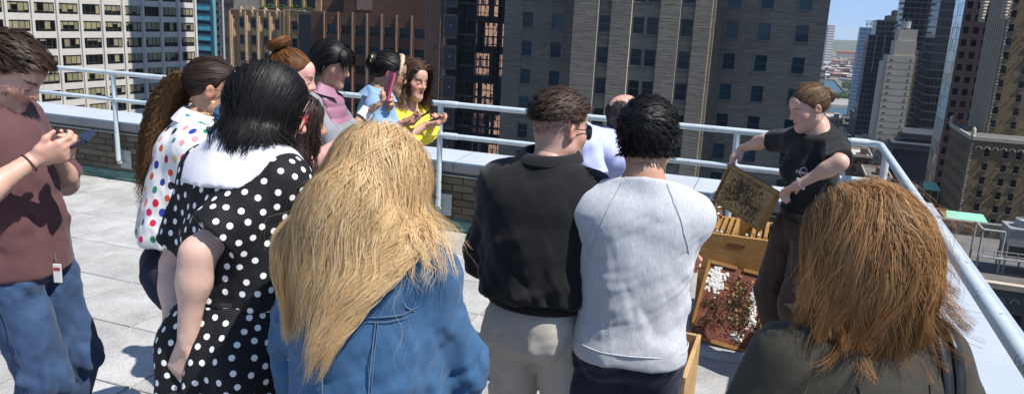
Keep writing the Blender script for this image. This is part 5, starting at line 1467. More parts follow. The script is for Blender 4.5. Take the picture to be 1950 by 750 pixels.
def strands_mesh(name, paths, nrm, mat, w0=.0022, seed=0, rnd=None, taper=.25, twist=1.0):
    """paths (n, m, 3) -> ribbons"""
    n, m_, _ = paths.shape; r = np.random.default_rng(seed)
    T = np.gradient(paths, axis=1); T /= (np.linalg.norm(T, axis=2, keepdims=True) + 1e-9)
    B = np.cross(T, nrm); B /= (np.linalg.norm(B, axis=2, keepdims=True) + 1e-9); N2 = np.cross(B, T)
    ang = r.normal(0, .38 * twist, (n, 1, 1)) + np.cumsum(r.normal(0, .05, (n, m_, 1)), 1) * twist
    Bd = B * np.cos(ang) + N2 * np.sin(ang)
    s = np.linspace(0, 1, m_); prof = (taper + (1 - taper) * np.clip((1 - s) / .45, 0, 1)) * np.clip(.5 + s * 6, 0, 1)
    W = w0 * r.uniform(.6, 1.4, (n, 1, 1)) * prof[None, :, None] * .5
    V = np.stack([paths - Bd * W, paths + Bd * W], 2).reshape(-1, 3)
    base = np.arange(n)[:, None] * m_ * 2 + np.arange(m_ - 1)[None] * 2
    Q = np.stack([base, base + 1, base + 3, base + 2], -1).reshape(-1, 4)
    if rnd is None: rnd = r.random(n)
    me = np_mesh(name, V, Q, attrs={'rnd': np.repeat(rnd, m_ * 2), 'tt': np.tile(np.repeat(s, 2), n)}, mats=[mat])
    NN = nrm * .75 + N2 * np.cos(ang) * .25 + B * np.sin(ang) * .45; NN /= np.linalg.norm(NN, axis=2, keepdims=True) + 1e-9
    me.normals_split_custom_set_from_vertices(np.repeat(NN, 2, axis=1).reshape(-1, 3).astype(F32)); return me
def hairline(p, front=.066, temple=.05, side=0.012, behind=-.045, back=-.078):
    """lowest z (head units) at which hair grows, by direction round the head"""
    a = np.abs(np.degrees(np.arctan2(np.abs(p[:, 0]), p[:, 1]))); return np.interp(a, [0, 40, 68, 86, 104, 125, 180], [front, temple, side + .01, side - .022, side - .015, behind, back])
def scalp_roots(s, n, seed=0, hl=None, grow=None):
    """root points (world-local) on the scalp and their normals"""
    r = np.random.default_rng(seed); d = r.normal(size=(n * 4, 3)); d /= np.linalg.norm(d, axis=1)[:, None]
    p = d * np.array([.0755, .0975, .088]) + np.array([0, -.012, .032]); keep = p[:, 2] > hairline(p, **(hl or {}))
    if grow is not None: keep &= grow(p)
    p = p[keep][:n]; nn = (p - np.array([0, -.012, .032])) / np.array([.0755, .0975, .088]) ** 2; nn /= np.linalg.norm(nn, axis=1)[:, None]
    return p, nn
def grow_hair(s, p, nn, comb, length, steps, field, grav=.35, stiff=.8, off=(.002, .016), seed=0, wave=None, lift=.0, jit=.10, grav_w=vec(0, 0, -1), attract=.7, az=-.09, pull=None):
    """p, nn in head units; comb(p)->direction in head frame; returns world-local paths and outward normals"""
    r = np.random.default_rng(seed); n = len(p)
    X = (s.hc + (p * s.hs) @ s.Rh.T).astype(F32); N = (nn @ s.Rh.T)
    L = length(p) if callable(length) else np.full(n, length); L = L * r.uniform(.82, 1.08, n); ds = (L / steps)[:, None]
    of = r.uniform(off[0], off[1], n) if not callable(off) else off(p, r)
    d = comb(p) @ s.Rh.T + N * lift + r.normal(0, jit, (n, 3)); d /= np.linalg.norm(d, axis=1)[:, None]
    path = [X.copy()]; nrm = [N.copy()]; gdir = np.asarray(grav_w, float)
    for k in range(steps):
        cd = 0
        X = X + (d * ds).astype(F32); dist = field(X); g = grad(field, X, .004)
        tgt = of * min(1, .25 + (k + 1) / 4.0); pen = np.maximum(tgt - dist, 0); X = X + (g * pen[:, None]).astype(F32)
        over = np.maximum(dist - of, 0); wz = np.clip((X[:, 2] - (s.hc[2] + az)) / .05, 0, 1) * attract
        X = X - (g * (over * wz)[:, None]).astype(F32); dn = (d * g).sum(1)[:, None]; d = d - g * dn * (wz * (1 if k else .4))[:, None]
        d = d * stiff + gdir * grav * (.35 + .65 * min(1, k / (steps * .5))) + r.normal(0, jit * .14, (n, 3))
        if pull is not None and k > 3:
            pv = pull[0] - X; pv[:, 2] = 0; d = d + pv * pull[1]
        inn = np.minimum((d * g).sum(1), 0)[:, None] * (pen > 0)[:, None]; d = d - g * inn
        d /= (np.linalg.norm(d, axis=1)[:, None] + 1e-9); path.append(X.copy()); nrm.append(g.copy())
    P = np.stack(path, 1).astype(float); Nn = np.stack(nrm, 1)
    if wave:
        amp, lam, frizz = wave; T = np.gradient(P, axis=1); T /= np.linalg.norm(T, axis=2, keepdims=True) + 1e-9; B = np.cross(T, Nn)
        sarc = np.linspace(0, 1, steps + 1)[None] * L[:, None]; ph = r.uniform(0, 6.28, (n, 1)); gr = np.clip(np.linspace(0, 1, steps + 1) * 1.8, 0, 1)[None]
        A = amp * r.uniform(.6, 1.3, (n, 1)) * gr
        P = P + B * (A * np.sin(sarc * 6.283 / lam + ph))[..., None] + Nn * (A * .6 * np.cos(sarc * 6.283 / lam + ph) )[..., None]
        if frizz: P = P + np.cumsum(r.normal(0, frizz, P.shape), 1) * gr[..., None]
    return P, Nn
def wave_locks(P, N, near, amp, lam, seed=0, L=.4, loc=.25):
    """wave every lock as one: strands of a clump share phase and amplitude"""
    r = np.random.default_rng(seed); k = near.max() + 1; n, m_, _ = P.shape
    T = np.gradient(P, axis=1); T /= np.linalg.norm(T, axis=2, keepdims=True) + 1e-9; B = np.cross(T, N); B /= np.linalg.norm(B, axis=2, keepdims=True) + 1e-9
    ph = (2.2 * wnoise(P[:, 0], 18, seed, 1))[:, None] * 2.5 + r.normal(0, .5, k)[near][:, None] + r.normal(0, loc, (n, 1)); A = (amp * r.uniform(.4, 1.4, k))[near][:, None]; lm = (lam * r.uniform(.75, 1.35, k))[near][:, None]
    t = np.linspace(0, 1, m_)[None]; g = np.clip(t * 2.2, 0, 1); a = t * L / lm * 6.283 + ph
    return P + B * (A * g * np.sin(a))[..., None] + N * (A * .5 * g * np.cos(a))[..., None]
def hair_cap(s, mat, thick=.012, hl=None, h=.0068, extra=(), name='hair_cap', parent=None, cuts=(), noise_amp=.0, xk=.04):
    hf = Union([Ell(s.hc + s.Rh @ (vec(0, -.012, .032) * s.hs), np.array([.0755, .0975, .088]) * s.hs + thick, s.Rh)], 0)
    ex = Union(list(extra), xk) if extra else None; Rh, hc, hs = s.Rh, s.hc, s.hs
    def f(P):
        q = ((P - hc) @ Rh) / hs; d = hf(P); c = (hairline(q, **(hl or {})) - q[:, 2]) * hs; d = smax(d, c, .012)
        if ex is not None: d = smin(d, ex(P), xk)
        for cc in cuts: d = smax(d, cc(P), .01)
        return d.astype(F32)
    lo, hi = s.hc - .17, s.hc + .17
    if ex is not None: b = ex.bounds(); lo = np.minimum(lo, b[0]); hi = np.maximum(hi, b[1])
    V, Q = surface_nets(f, h, lo, hi, smooth=1)
    if noise_amp: V = V + vnormals(V, Q) * (noise_amp * wnoise(V * [1, 1, .35], 90, 5, 2))[:, None]
    r = .35 + .3 * wnoise(V * [1, 1, .3], 120, 9, 2)
    me = np_mesh(name, V, Q, attrs={'rnd': np.clip(r, 0, 1), 'tt': np.zeros(len(V))}, mats=[mat]); return link(name, me, None, parent or s.e), f
def tube_np(pts, r, n=8): return MB().tube(pts, r, n)
# ------------------------------------------------------------------ people
FAIR, PALE, TAN, BROWN = (.56, .345, .26), (.60, .39, .31), (.44, .25, .165), (.37, .205, .13)
class CutPrim:
    def __init__(s, p, cuts, ck=.004): s.p = p; s.c = cuts; s.ck = ck
    def __call__(s, P):
        d = s.p(P)
        for c in s.c: d = smax(d, c(P), s.ck)
        return d
    def bounds(s): return s.p.bounds()
def sleeves(s, off, upto, rad, k='rl', end_off=0.0):
    """upto: 0..1 on the upper arm, 1..2 on the forearm"""
    A = []
    for q in k:
        S_, E, W = s.arm[q]; P = s.armp(q, off, 2 if upto > 1 else 1, rad)
        if upto <= 1: c = S_ + (E - S_) * upto; cut = plane_cut(c, E - S_)
        else: c = E + (W - E) * (upto - 1); cut = plane_cut(c, W - E)
        A.append(CutPrim(P[0], [cut] if upto <= 1 else []))
        for p in P[1:]: A.append(CutPrim(p, [cut]))
    return A
def fold_top(s, amp, seed, mask=None):
    def fo(V, N):
        m_ = .45 + 1.0 * np.exp(-(((V - s.waist) @ s.upv) / .10) ** 2)
        for k in 'rl':
            S_, E, W = s.arm[k]; m_ = m_ + 1.5 * np.exp(-((np.linalg.norm(V - E, axis=1)) / .08) ** 2) + 1.0 * np.exp(-((np.linalg.norm(V - S_ + s.upv * .10 - 0 * E, axis=1)) / .08) ** 2)
        V = drape_folds(V, N, amp * .9, seed, s.upv * 1.0 + s.right * .35, 20, 7, m_); V = drape_folds(V, N, amp * .7, seed + 3, s.right + s.upv * .4, 24, 9, m_)
        return drape_folds(V, N, amp * .5, seed + 7, s.upv - s.right * .6, 34, 12, m_)
    return fo
def top(s, name, mat, hem, sleeve=.55, off=.016, prof=None, rad=(.062, .056, .050, .042), neck=(.0, .5), amp=.006, seed=1, h=.0085, hem_prof=None, attrs=None, k=.045, extra=(), cuts=(), girdle=None):
    A = s.torso(off, prof)
    A += sleeves(s, off * .4, sleeve, rad) + list(extra)
    if hem_prof is not None:                          # loose skirt of the garment below the waist
        (w1, d1), (w2, d2), z2 = hem_prof; A.append(Cone(s.waist, vec(s.pel[0], s.pel[1], z2), d1, d2, vec(1, 0, 0), w1 / d1, w2 / d2))
    nd, nt_ = neck
    cuts_ = [plane_cut((0, 0, hem), (0, 0, -1)) if not isinstance(hem, tuple) else plane_cut(*hem)] + list(cuts)
    ncut = plane_cut(s.neck + s.upv * (.02 - nd), s.upv + s.fwd * nt_)
    return s.garment(name, A, mat, k, cuts_ + [ncut], h, [fold_top(s, amp, seed)], attrs=attrs)
def collar(s, name, mat, r0=.066, r1=.072, h0=-.02, h1=.035, gap=0.0, n=28, tilt=.25, thick=.004, fold=0.0, fl=.045, parent=None):
    """stand collar ring round the neck; fold>0 adds a turned-down leaf"""
    b = MB(); c = s.neck; ang = np.linspace(gap, 2 * math.pi - gap, n)       # 0 = front
    def P(a, r, z): return c + s.right * (math.sin(a) * r * s.S) + s.fwd * (math.cos(a) * r * s.S + .008) + s.upv * (z - tilt * .06 * math.cos(a))
    rows = [(r0, h0), ((r0 + r1)/2, (h0 + h1)/2), (r1, h1), (r1 + .006, h1 + .004)]
    if fold: rows += [(r1 + .014, h1 - .004), (r1 + .022 + fold * .3, h1 - fl * .5), (r1 + .024 + fold, h1 - fl)]
    else: rows += [(r1 + .010, h1 - .004), (r0 + .012, h0)]
    V = [P(a, r, z) for r, z in rows for a in ang]; F = [(i*n+j, i*n+j+1, (i+1)*n+j+1, (i+1)*n+j) for i in range(len(rows)-1) for j in range(n-1)]
    b.add(V, F, 0, True); return b.build(name, mat, parent or s.e)
def clump(P, ng, amt, seed=0, pw=.8):
    r = np.random.default_rng(seed); n, m_, _ = P.shape; gi = r.choice(n, min(ng, n), replace=False); mid = P[:, m_ // 3]; near = np.zeros(n, int)
    for a in range(0, n, 3000): near[a:a+3000] = ((mid[a:a+3000, None] - mid[gi][None]) ** 2).sum(2).argmin(1)
    t = np.linspace(0, 1, m_)[None, :, None] ** pw; am = amt * r.uniform(.5, 1, (n, 1, 1)); return P + (P[gi][near] - P) * t * am, near
def hair_obj(s, name, P, N, mat, w0=.0022, seed=0, near=None, taper=.25, parent=None, twist=1.0):
    r = np.random.default_rng(seed + 50); rnd = r.random(len(P))
    if near is not None: rnd = np.clip(.38 * r.random(near.max() + 1)[near] + .62 * rnd, 0, 1)
    return link(name, strands_mesh(name, P, N, mat, w0, seed, rnd, taper, twist), None, parent or s.e)
def C3(*c):
    c = np.array(c, float); return lambda p: np.tile(c, (len(p), 1))
def head_only(s, extra=(), k=.03):
    A, B, nose, lips, ears, sock, lids, neck = s.headp(); return Union(A + neck + list(extra), k)
def short_hair(s, mat, n, comb, ltop, lside, steps=6, hl=None, lift=.5, seed=1, thick=.006, grav=.12, w0=.0026, grow=None, cap_hl=None, wave=None, off=(.001, .012), cl=None, stiff=.85):
    cap, _ = hair_cap(s, mat, thick, cap_hl or hl, noise_amp=.002)
    p, nn = scalp_roots(s, n, seed, hl, grow); L = lambda q: np.interp(q[:, 2], [-.07, .0, .06, .11], [lside * .35, lside, (lside + ltop)/2, ltop])
    P, N = grow_hair(s, p, nn, comb, L, steps, head_only(s), grav, stiff, off, seed, wave, lift)
    near = None
    if cl: P, near = clump(P, cl[0], cl[1], seed)
    hair_obj(s, 'hair', P, N, mat, w0, seed, near, parent=cap); return cap
def glasses(s, fmat, lmat, w=.031, h=.021, y=.108, z=-.004, rim=.0016, temple=True, name='glasses'):
    T = lambda *p: s.hc + s.Rh @ (np.array(p) * s.hs); g = MB(); l = MB()
    for sg in (1, -1):
        a = np.linspace(0, 2 * math.pi, 21)[:-1]; sq = lambda t: (np.sign(math.cos(t)) * abs(math.cos(t)) ** .6, np.sign(math.sin(t)) * abs(math.sin(t)) ** .6)
        ring = [T(sg * .034 + w * sq(t)[0] * .85, y - .012 * abs(sg * .034 + w * sq(t)[0] * .85) / .06, z + h * sq(t)[1]) for t in a]
        g.tube(ring + [ring[0], ring[1]], rim * s.hs, 6, caps=False); l.add(ring, [tuple(range(20))])
        if temple: g.tube([T(sg * .062, y - .014, z + h * .55), T(sg * .073, y - .045, z + .011), T(sg * .0815, .02, .009), T(sg * .0835, -.012, .010), T(sg * .082, -.03, -.004)], .0019 * s.hs, 6)
    g.tube([T(-.010, y, z + .004), T(0, y + .003, z + .007), T(.010, y, z + .004)], rim * s.hs, 6)
    o = g.build(name, fmat, s.e); l.build('lenses', lmat, o); return o
def phone(label, c, ax, ay, size=(.074, .15, .011), case=None, screen=None, name='phone', group=None, cams=True):
    """c centre (world), ax short side direction, ay long side direction; screen faces ax x ay"""
    ax = unit(ax); az = unit(np.cross(ax, ay)); ay = np.cross(az, ax); w, l, t = size
    e = empty(name, tuple(c)); e.matrix_world = Matrix(((ax[0], ay[0], az[0], c[0]), (ax[1], ay[1], az[1], c[1]), (ax[2], ay[2], az[2], c[2]), (0, 0, 0, 1))); tag(e, label, 'phone', group)
    me = MB().box(-w/2, w/2, -l/2, l/2, -t/2, t/2).mesh('case'); bm = bmesh.new(); bm.from_mesh(me)
    ed = [q for q in bm.edges if abs((q.verts[0].co - q.verts[1].co).z) > t * .5]; bmesh.ops.bevel(bm, geom=ed, offset=.009, segments=4, affect='EDGES'); bm.to_mesh(me); bm.free()
    link('case', me, case, e); MB().box(-w/2 + .003, w/2 - .003, -l/2 + .004, l/2 - .004, t/2 + .0002, t/2 + .0012).build('screen', screen, e)
    if cams:
        cb = MB().box(-w/2 + .006, -w/2 + .034, l/2 - .04, l/2 - .008, -t/2 - .003, -t/2 - .0003).build('camera_bump', case, e)
        for i, (x, y) in enumerate(((-w/2 + .013, l/2 - .016), (-w/2 + .026, l/2 - .030))): MB().tube([(x, y, -t/2 - .0031), (x, y, -t/2 - .0045)], .006, 10).build('lens', M['black_plastic'], cb)
    return e
def seam(s, name, pts, mat, field, r=.0028, parent=None, lift=.0):
    """raised stitched seam lying on the cloth surface"""
    P = np.array(pts, float); n = []
    for i in range(len(P) - 1):
        for t in np.linspace(0, 1, 14)[:-1]: n.append(P[i] * (1 - t) + P[i+1] * t)
    n.append(P[-1]); X = np.array(n, F32)
    for _ in range(5): X = X - grad(field, X) * (field(X) - lift)[:, None]
    return MB().tube(list(X), r, 5).build(name, mat, parent or s.e)

M['black_plastic'] = mat_plain('black_plastic', (.012, .012, .013), .35); M['screen'] = mat_plain('dark_screen', (.01, .011, .013), .08, spec=.6)
M['navy_case'] = mat_plain('navy_phone_case', (.02, .03, .06), .45); M['white_plastic'] = mat_plain('white_plastic', (.7, .7, .68), .4)
M['gold'] = mat_plain('gold_metal', (.75, .52, .22), .25, 1.0); M['silver'] = mat_plain('silver_metal', (.7, .7, .7), .25, 1.0)
M['leather_black'] = mat_noise('black_leather', (.010, .010, .010), (.02, .02, .02), 40, .35, .2, .002)
M['shoe_dark'] = mat_noise('dark_shoe', (.02, .018, .016), (.04, .035, .03), 20, .5); M['shoe_brown'] = mat_noise('brown_shoe', (.09, .04, .02), (.14, .07, .035), 20, .45); M['shoe_white'] = mat_noise('pale_shoe', (.5, .49, .46), (.6, .59, .56), 20, .6)
M['denim_dark'] = mat_cloth('dark_blue_denim', (.028, .058, .125), .25, 800, .85, .1, .3, fade=(.055, .095, .18))
M['denim_navy'] = mat_cloth('navy_denim', (.008, .014, .034), .25, 800, .85, .1, .25)
M['denim_mid'] = mat_cloth('mid_blue_denim', (.034, .098, .20), .18, 800, .85, .1, .4, fade=(.075, .15, .26))
M['denim_light'] = mat_cloth('light_blue_denim', (.20, .34, .50), .15, 800, .85, .1, .35, fade=(.34, .48, .62))
M['white_cotton'] = mat_cloth('white_cotton', (.70, .69, .72), .03, 700, .8, .05, .12)
M['stitch'] = mat_cloth('denim_seam', (.09, .15, .24), .3, 900, .85)

# === man with phone, far left
s = Person(36, 2.72, -90, 1.785, 'm', lean=-.13, head=(-6, 36, 0), py=420, label='young man in maroon t-shirt and blue jeans looking down at his phone', girth=1.0)
s.set_arm('r', s.px(66, 303, 2.54), (.9, -.6, -.8)); s.set_arm('l', s.px(106, 300, 2.80), (-.9, -.3, -.8))
f1 = s.local(at(128, 284, 2.58)) - s.arm['r'][2]; s.hand['r'] = s.hand_prims('r', f1, s.local(at(140, 268, 2.6)) - s.local(at(140, 268, 2.3)) + vec(0, 0, .18), (.55, .6, .65, .7), (.4, .25))
f2 = s.local(at(144, 284, 2.76)) - s.arm['l'][2]; s.hand['l'] = s.hand_prims('l', f2 + vec(0, 0, .01), s.local(at(140, 268, 2.3)) - s.local(at(140, 268, 2.6)) + vec(0, 0, .15), (.55, .6, .65, .7), (.5, .3))
s.build_body(FAIR, brow=(.03, .018, .012), stubble=.25)
M['maroon'] = mat_cloth('maroon_jersey', (.105, .048, .050), .12, 700, .9, .1, .25)
top(s, 'tshirt', M['maroon'], .905, .92, .02, ((.165, .125), (.150, .115), (.152, .118), (.150, .112)), rad=(.066, .064, .06, .05), neck=(-.012, .5), amp=.008, seed=4, hem_prof=((.165, .135), (.196, .165), .70))
s.trousers(M['denim_dark'], .010, (.096, .080, .08, .076), .03, .10, .010, 3, 'jeans', h=.0105)
s.shoes(M['shoe_white'])
M['hair_brown'] = mat_hair('dark_brown_hair', (.010, .006, .004), (.075, .042, .026), .32)
short_hair(s, M['hair_brown'], 5600, lambda p: np.stack([-.35 + 0 * p[:, 0], np.full(len(p), .75), .15 + 0 * p[:, 0]], 1), .070, .024, 7, lift=.6, seed=2, thick=.012, grav=.10, wave=(.002, .06, .0003), cl=(260, .8), off=(.004, .034), hl=dict(front=.078, temple=.062, side=.034, behind=-.03, back=-.07), w0=.002)
ph = at(142, 270, 2.62); phone('slim navy phone held by the man in the maroon shirt', ph, vec(0.05, 1, .55), at(158, 261, 2.66) - at(120, 279, 2.66) , case=M['navy_case'], screen=M['screen'])
W_ = s.arm['r'][2]; d_ = unit(s.arm['r'][1] - W_); e1 = unit(np.cross(d_, vec(0, 0, 1))); e2 = np.cross(d_, e1)
MB().tube([W_ + d_ * .02 + (e1 * math.cos(t) + e2 * math.sin(t)) * .0335 for t in np.linspace(0, 6.283, 20)], .0028, 5, caps=False).build('bracelet', mat_plain('red_cord', (.10, .02, .02), .8), s.e)
# badge on his hip
bp = at(108, 500, 2.66); e = empty('id_badge', tuple(bp + vec(0, 0, -.075)), s.rz); tag(e, 'plastic identity badge clipped at the hip of the blue jeans', 'badge')
MB().box(-.003, .003, -.014, .014, 0, .07).build('card', M['white_plastic'], e); MB().box(-.0036, .0036, -.012, .012, .045, .058).build('red_band', mat_plain('red_print', (.4, .05, .04), .5), e); MB().tube([(0, 0, .085), (0, 0, .11)], .003, 5).build('clip', M['silver'], e)

# === woman with long crimped ponytail, coloured dots
s = Person(358, 2.82, -66, 1.715, 'f', lean=.10, head=(4, 6, 0), py=330, girth=1.16, label='woman in white blouse with coloured dots and a long crimped ponytail')
s.set_arm('r', s.px(500, 300, 2.75), (.6, -.7, -.6)); s.set_arm('l', s.px(480, 300, 3.05), (-.6, -.7, -.6))
s.build_body(TAN, lips=(.35, .10, .09), eyes='open')
DC = [(.60, .02, .05), (.02, .02, .03), (.70, .10, .03), (.02, .05, .30), (.03, .25, .12), (.75, .30, .32), (.70, .50, .18), (.05, .22, .28), (.62, .03, .12)]
M['multi_dots'] = mat_dots('white_cloth_coloured_dots', (.78, .77, .75), True, .0135)
zh = s.px(330, 449, 2.8)[2]
top(s, 'blouse', M['multi_dots'], zh, 1.95, .024, ((.195, .15), (.165, .135), (.148, .122), (.142, .112)), rad=(.064, .06, .056, .048), neck=(-.012, .4), amp=.008, seed=8, hem_prof=((.18, .15), (.225, .185), zh - .08), attrs=dot_attrs(.043, 5, DC, .18), h=.0075)
collar(s, 'collar', M['white_cotton'], .062, .070, -.01, .05, .5, fold=.02)
s.trousers(M['denim_navy'], .012, (.115, .085, .075, .06), .05, .05, .006, 5, 'jeans', prof=((.19, .145), (.17, .13), (.15, .12), (.15, .12))); s.shoes(M['shoe_dark'])
M['hair_slick'] = mat_hair('slick_dark_brown_hair', (.012, .006, .004), (.05, .026, .016), .28); M['hair_crimp'] = mat_hair('crimped_golden_brown_hair', (.06, .028, .013), (.36, .19, .085), .4, tipc=(.34, .19, .08))
tie = vec(0, -.112, .030)
cap, _ = hair_cap(s, M['hair_slick'], .007, dict(front=.075, temple=.06, side=.03, behind=-.02, back=-.05))
p, nn = scalp_roots(s, 2600, 3, dict(front=.075, temple=.06, side=.03, behind=-.02, back=-.05))
P, N = grow_hair(s, p, nn, lambda q: (tie - q) / np.linalg.norm(tie - q, axis=1)[:, None], lambda q: np.linalg.norm(tie - q, axis=1) * 1.05, 8, head_only(s), 0, .95, (.006, .010), 3, None, .0, .03)
hair_obj(s, 'hair', P, N, M['hair_slick'], .0022, 3, parent=cap)
t0 = s.hc + s.Rh @ (tie * s.hs); n = 2500; r_ = np.random.default_rng(6); m_ = 34
end = s.px(292, 372, 2.92); mid1 = s.px(338, 170, 2.93); mid2 = s.px(306, 270, 2.95)
tt = np.linspace(0, 1, m_)[:, None]; cv = (1-tt)**3 * t0 + 3*(1-tt)**2*tt * (mid1 * 1.15 - t0 * .15 + vec(0, -.03, .03)) + 3*(1-tt)*tt**2 * mid2 + tt**3 * end
wd_ = (.022 + .062 * np.sin(np.clip(tt * 1.25, 0, 1) * math.pi * .62) )
o1 = r_.normal(size=(n, 3)); o1 /= np.linalg.norm(o1, axis=1)[:, None]; o1 *= r_.uniform(.25, 1, (n, 1)) ** .5
lenf = r_.uniform(.72, 1.06, n)
P = np.zeros((n, m_, 3)); sidx = np.clip(tt[:, 0][None] * lenf[:, None], 0, 1) * (m_ - 1); i0 = np.clip(sidx.astype(int), 0, m_ - 2); fr_ = (sidx - i0)[..., None]
P = cv[i0] * (1 - fr_) + cv[i0 + 1] * fr_; wv = wd_[i0]; P = P + o1[:, None, :] * wv
P, near = clump(P, 260, .55, 4, .6); ph_ = r_.uniform(0, 6.28, 400)[near][:, None]
zig = np.abs(((np.linspace(0, 1, m_)[None] * 21 + ph_ / 6.28) % 1) * 2 - 1) - .5
T = np.gradient(P, axis=1); B = np.cross(T, o1[:, None, :]); B /= np.linalg.norm(B, axis=2, keepdims=True) + 1e-9
P = P + o1[:, None] * (zig * .020)[..., None] + B * (np.roll(zig, 3, 1) * .016)[..., None]
hair_obj(s, 'ponytail', P, np.repeat(o1[:, None], m_, 1), M['hair_crimp'], .0032, 5, near, parent=cap, twist=1.3)
glasses(s, M['black_plastic'], M['glass_clear'])
ec = s.hc + s.Rh @ (vec(.084, -.006, -.060) * s.hs); MB().tube([ec + s.Rh @ (vec(.0, .024 * math.sin(t), .024 * math.cos(t)) * s.hs) for t in np.linspace(0, 6.283, 24)], .0013, 5, caps=False).build('hoop_earring', M['gold'], s.e)

# === woman with black bob, polka dot dress, hands clasped behind her
s = Person(448, 2.08, -28, 1.765, 'f', lean=.17, side=-.06, head=(40, 24, 0), py=560, girth=1.0, label='woman with black bob in black and white polka dot dress, hands behind her', curve=.25)
s.set_arm('r', s.px(356, 655, 1.93), s.px(395, 520, 1.96) - s.sh['r']); s.set_arm('l', s.px(330, 655, 2.02), s.px(352, 520, 2.12) - s.sh['l'])
s.hand['r'] = s.hand_prims('r', s.px(338, 716, 1.93) - s.arm['r'][2], rotz(-s.rz) @ vec(.35, 1, 0), (.14, .18, .22, .26), (.35, .2)); s.hand['l'] = s.hand_prims('l', s.px(316, 706, 1.99) - s.arm['l'][2], vec(.7, .5, 0), (.3, .35, .4, .5), (.3, .3))
s.build_body(PALE, lips=(.4, .1, .1), h_body=.012)
M['polka'] = mat_dots('black_cloth_white_dots', (.010, .010, .012), False, .0088, (.80, .79, .77))
pol = dot_attrs(.0335, 9)
top(s, 'dress_bodice', M['polka'], (s.waist + s.upv * -.03, -s.upv), .80, .014, ((.17, .13), (.150, .118), (.160, .128), (.165, .125)), rad=(.080, .088, .06, .05), neck=(.0, .5), amp=.006, seed=12, attrs=pol, h=.0055)
sk = [Ell(s.pel + vec(sg * .078 * s.S * s.g, -.055, -.03), np.array((.115, .115, .12)) * s.S * s.g + .02) for sg in (1, -1)] + s.torso(.03)[:1] + [Cone(s.waist - s.upv * .02, vec(s.pel[0], s.pel[1] - .02, .80), .125, .185, vec(1, 0, 0), 1.2, 1.15), Cone(vec(s.pel[0], s.pel[1] - .02, .80), vec(s.pel[0], s.pel[1], .42), .185, .27, vec(1, 0, 0), 1.2, 1.1)]
def skirt_fold(V, N):
    a = np.arctan2(V[:, 0] - s.pel[0], V[:, 1] - s.pel[1]); k = np.clip((s.waist[2] - V[:, 2]) / .5, 0, 1); return V + N * (.030 * k * np.sin(9 * a + 1.5 * np.sin(3 * a + V[:, 2] * 4)))[:, None]
s.garment('dress_skirt', sk, M['polka'], .05, [plane_cut(s.waist - s.upv * .025, s.upv), plane_cut((0, 0, .50), (0, 0, -1))], .0062, [skirt_fold], attrs=pol)
bt = [s.waist - s.upv * .03 + s.right * (.166 * s.S * s.g * math.sin(t)) + s.fwd * (.131 * s.S * s.g * math.cos(t) - .004) for t in np.linspace(0, 6.283, 40)]
bb_ = MB(); V = [p + s.upv * dz for p in bt for dz in (-.022, .022)]; bb_.add(V, [(2*i, 2*i+2, 2*i+3, 2*i+1) for i in range(39)], 0, True); bl_ = bb_.build('belt', M['leather_black'], s.e); sol = bl_.modifiers.new('t', 'SOLIDIFY'); sol.thickness = .006; sol.offset = 1
# white shawl collar over the upper back
A = s.torso(.030, ((.17, .13), (.150, .118), (.164, .136), (.168, .13))) 
cb = s.neck - s.upv * .095 - s.fwd * .10
s.garment('white_shawl_collar', A, M['white_cotton'], .05, [plane_cut(s.neck + s.upv * .035, s.upv + s.fwd * .55), plane_cut(cb, -s.upv * 1.0 + s.fwd * .12)] + [plane_cut(s.sh[k] * .93 + s.neck * .07, s.right * (1 if k == 'r' else -1) * 1.0 - s.upv * .35) for k in 'rl'], .0075, [lambda V, N: drape_folds(V, N, .0055, 31, s.right + s.upv * .25, 20, 5), lambda V, N: drape_folds(V, N, .002, 37, s.upv + s.right * .5, 26, 7)])
for k in 'rl':
    h, kn, an, t = s.leg[k]
s.shoes(M['leather_black'])
M['hair_black'] = mat_hair('black_hair', (.003, .0028, .003), (.016, .014, .014), .27, spec=.7)
ex = [Ell(s.hc + s.Rh @ (vec(0, -.035, -.030) * s.hs), np.array((.094, .094, .092)) * s.hs, s.Rh)]
face_cut = lambda P: (((P - s.hc) @ s.Rh)[:, 1] - .052 * s.hs).astype(F32)
cap, cf = hair_cap(s, M['hair_black'], .017, None, extra=ex, cuts=[lambda P: np.minimum((((P - s.hc) @ s.Rh)[:, 1] - .055), (.07 - ((P - s.hc) @ s.Rh)[:, 2])).astype(F32)], noise_amp=.004)
p, nn = scalp_roots(s, 5600, 8)
mass = Union([Ell(s.hc + s.Rh @ (vec(0, -.02, .012) * s.hs), np.array((.084, .106, .110)) * s.hs, s.Rh)] + s.torso(.03)[3:], .03)
P, N = grow_hair(s, p, nn, lambda q: np.stack([np.sign(q[:, 0] + .012) * .8, -.25 + .5 * np.clip(q[:, 1] * 8, -1, 1) * .5, .15 + 0 * q[:, 0]], 1), lambda q: .115 + .80 * np.clip(q[:, 2] + .08, 0, .2), 12, mass, .5, .82, (.003, .028), 8, None, .3, .06)
P, near = clump(P, 320, .5, 8); P = wave_locks(P, N, near, .006, .12, 8, .2); hair_obj(s, 'hair', P, N, M['hair_black'], .0024, 8, near, parent=cap)
M['red_frame'] = mat_plain('red_glasses_frame', (.45, .02, .03), .25); M['red_lens'] = mat_plain('dark_red_lens', (.10, .008, .01), .08)
glasses(s, M['red_frame'], M['red_lens'], .034, .026, .112)
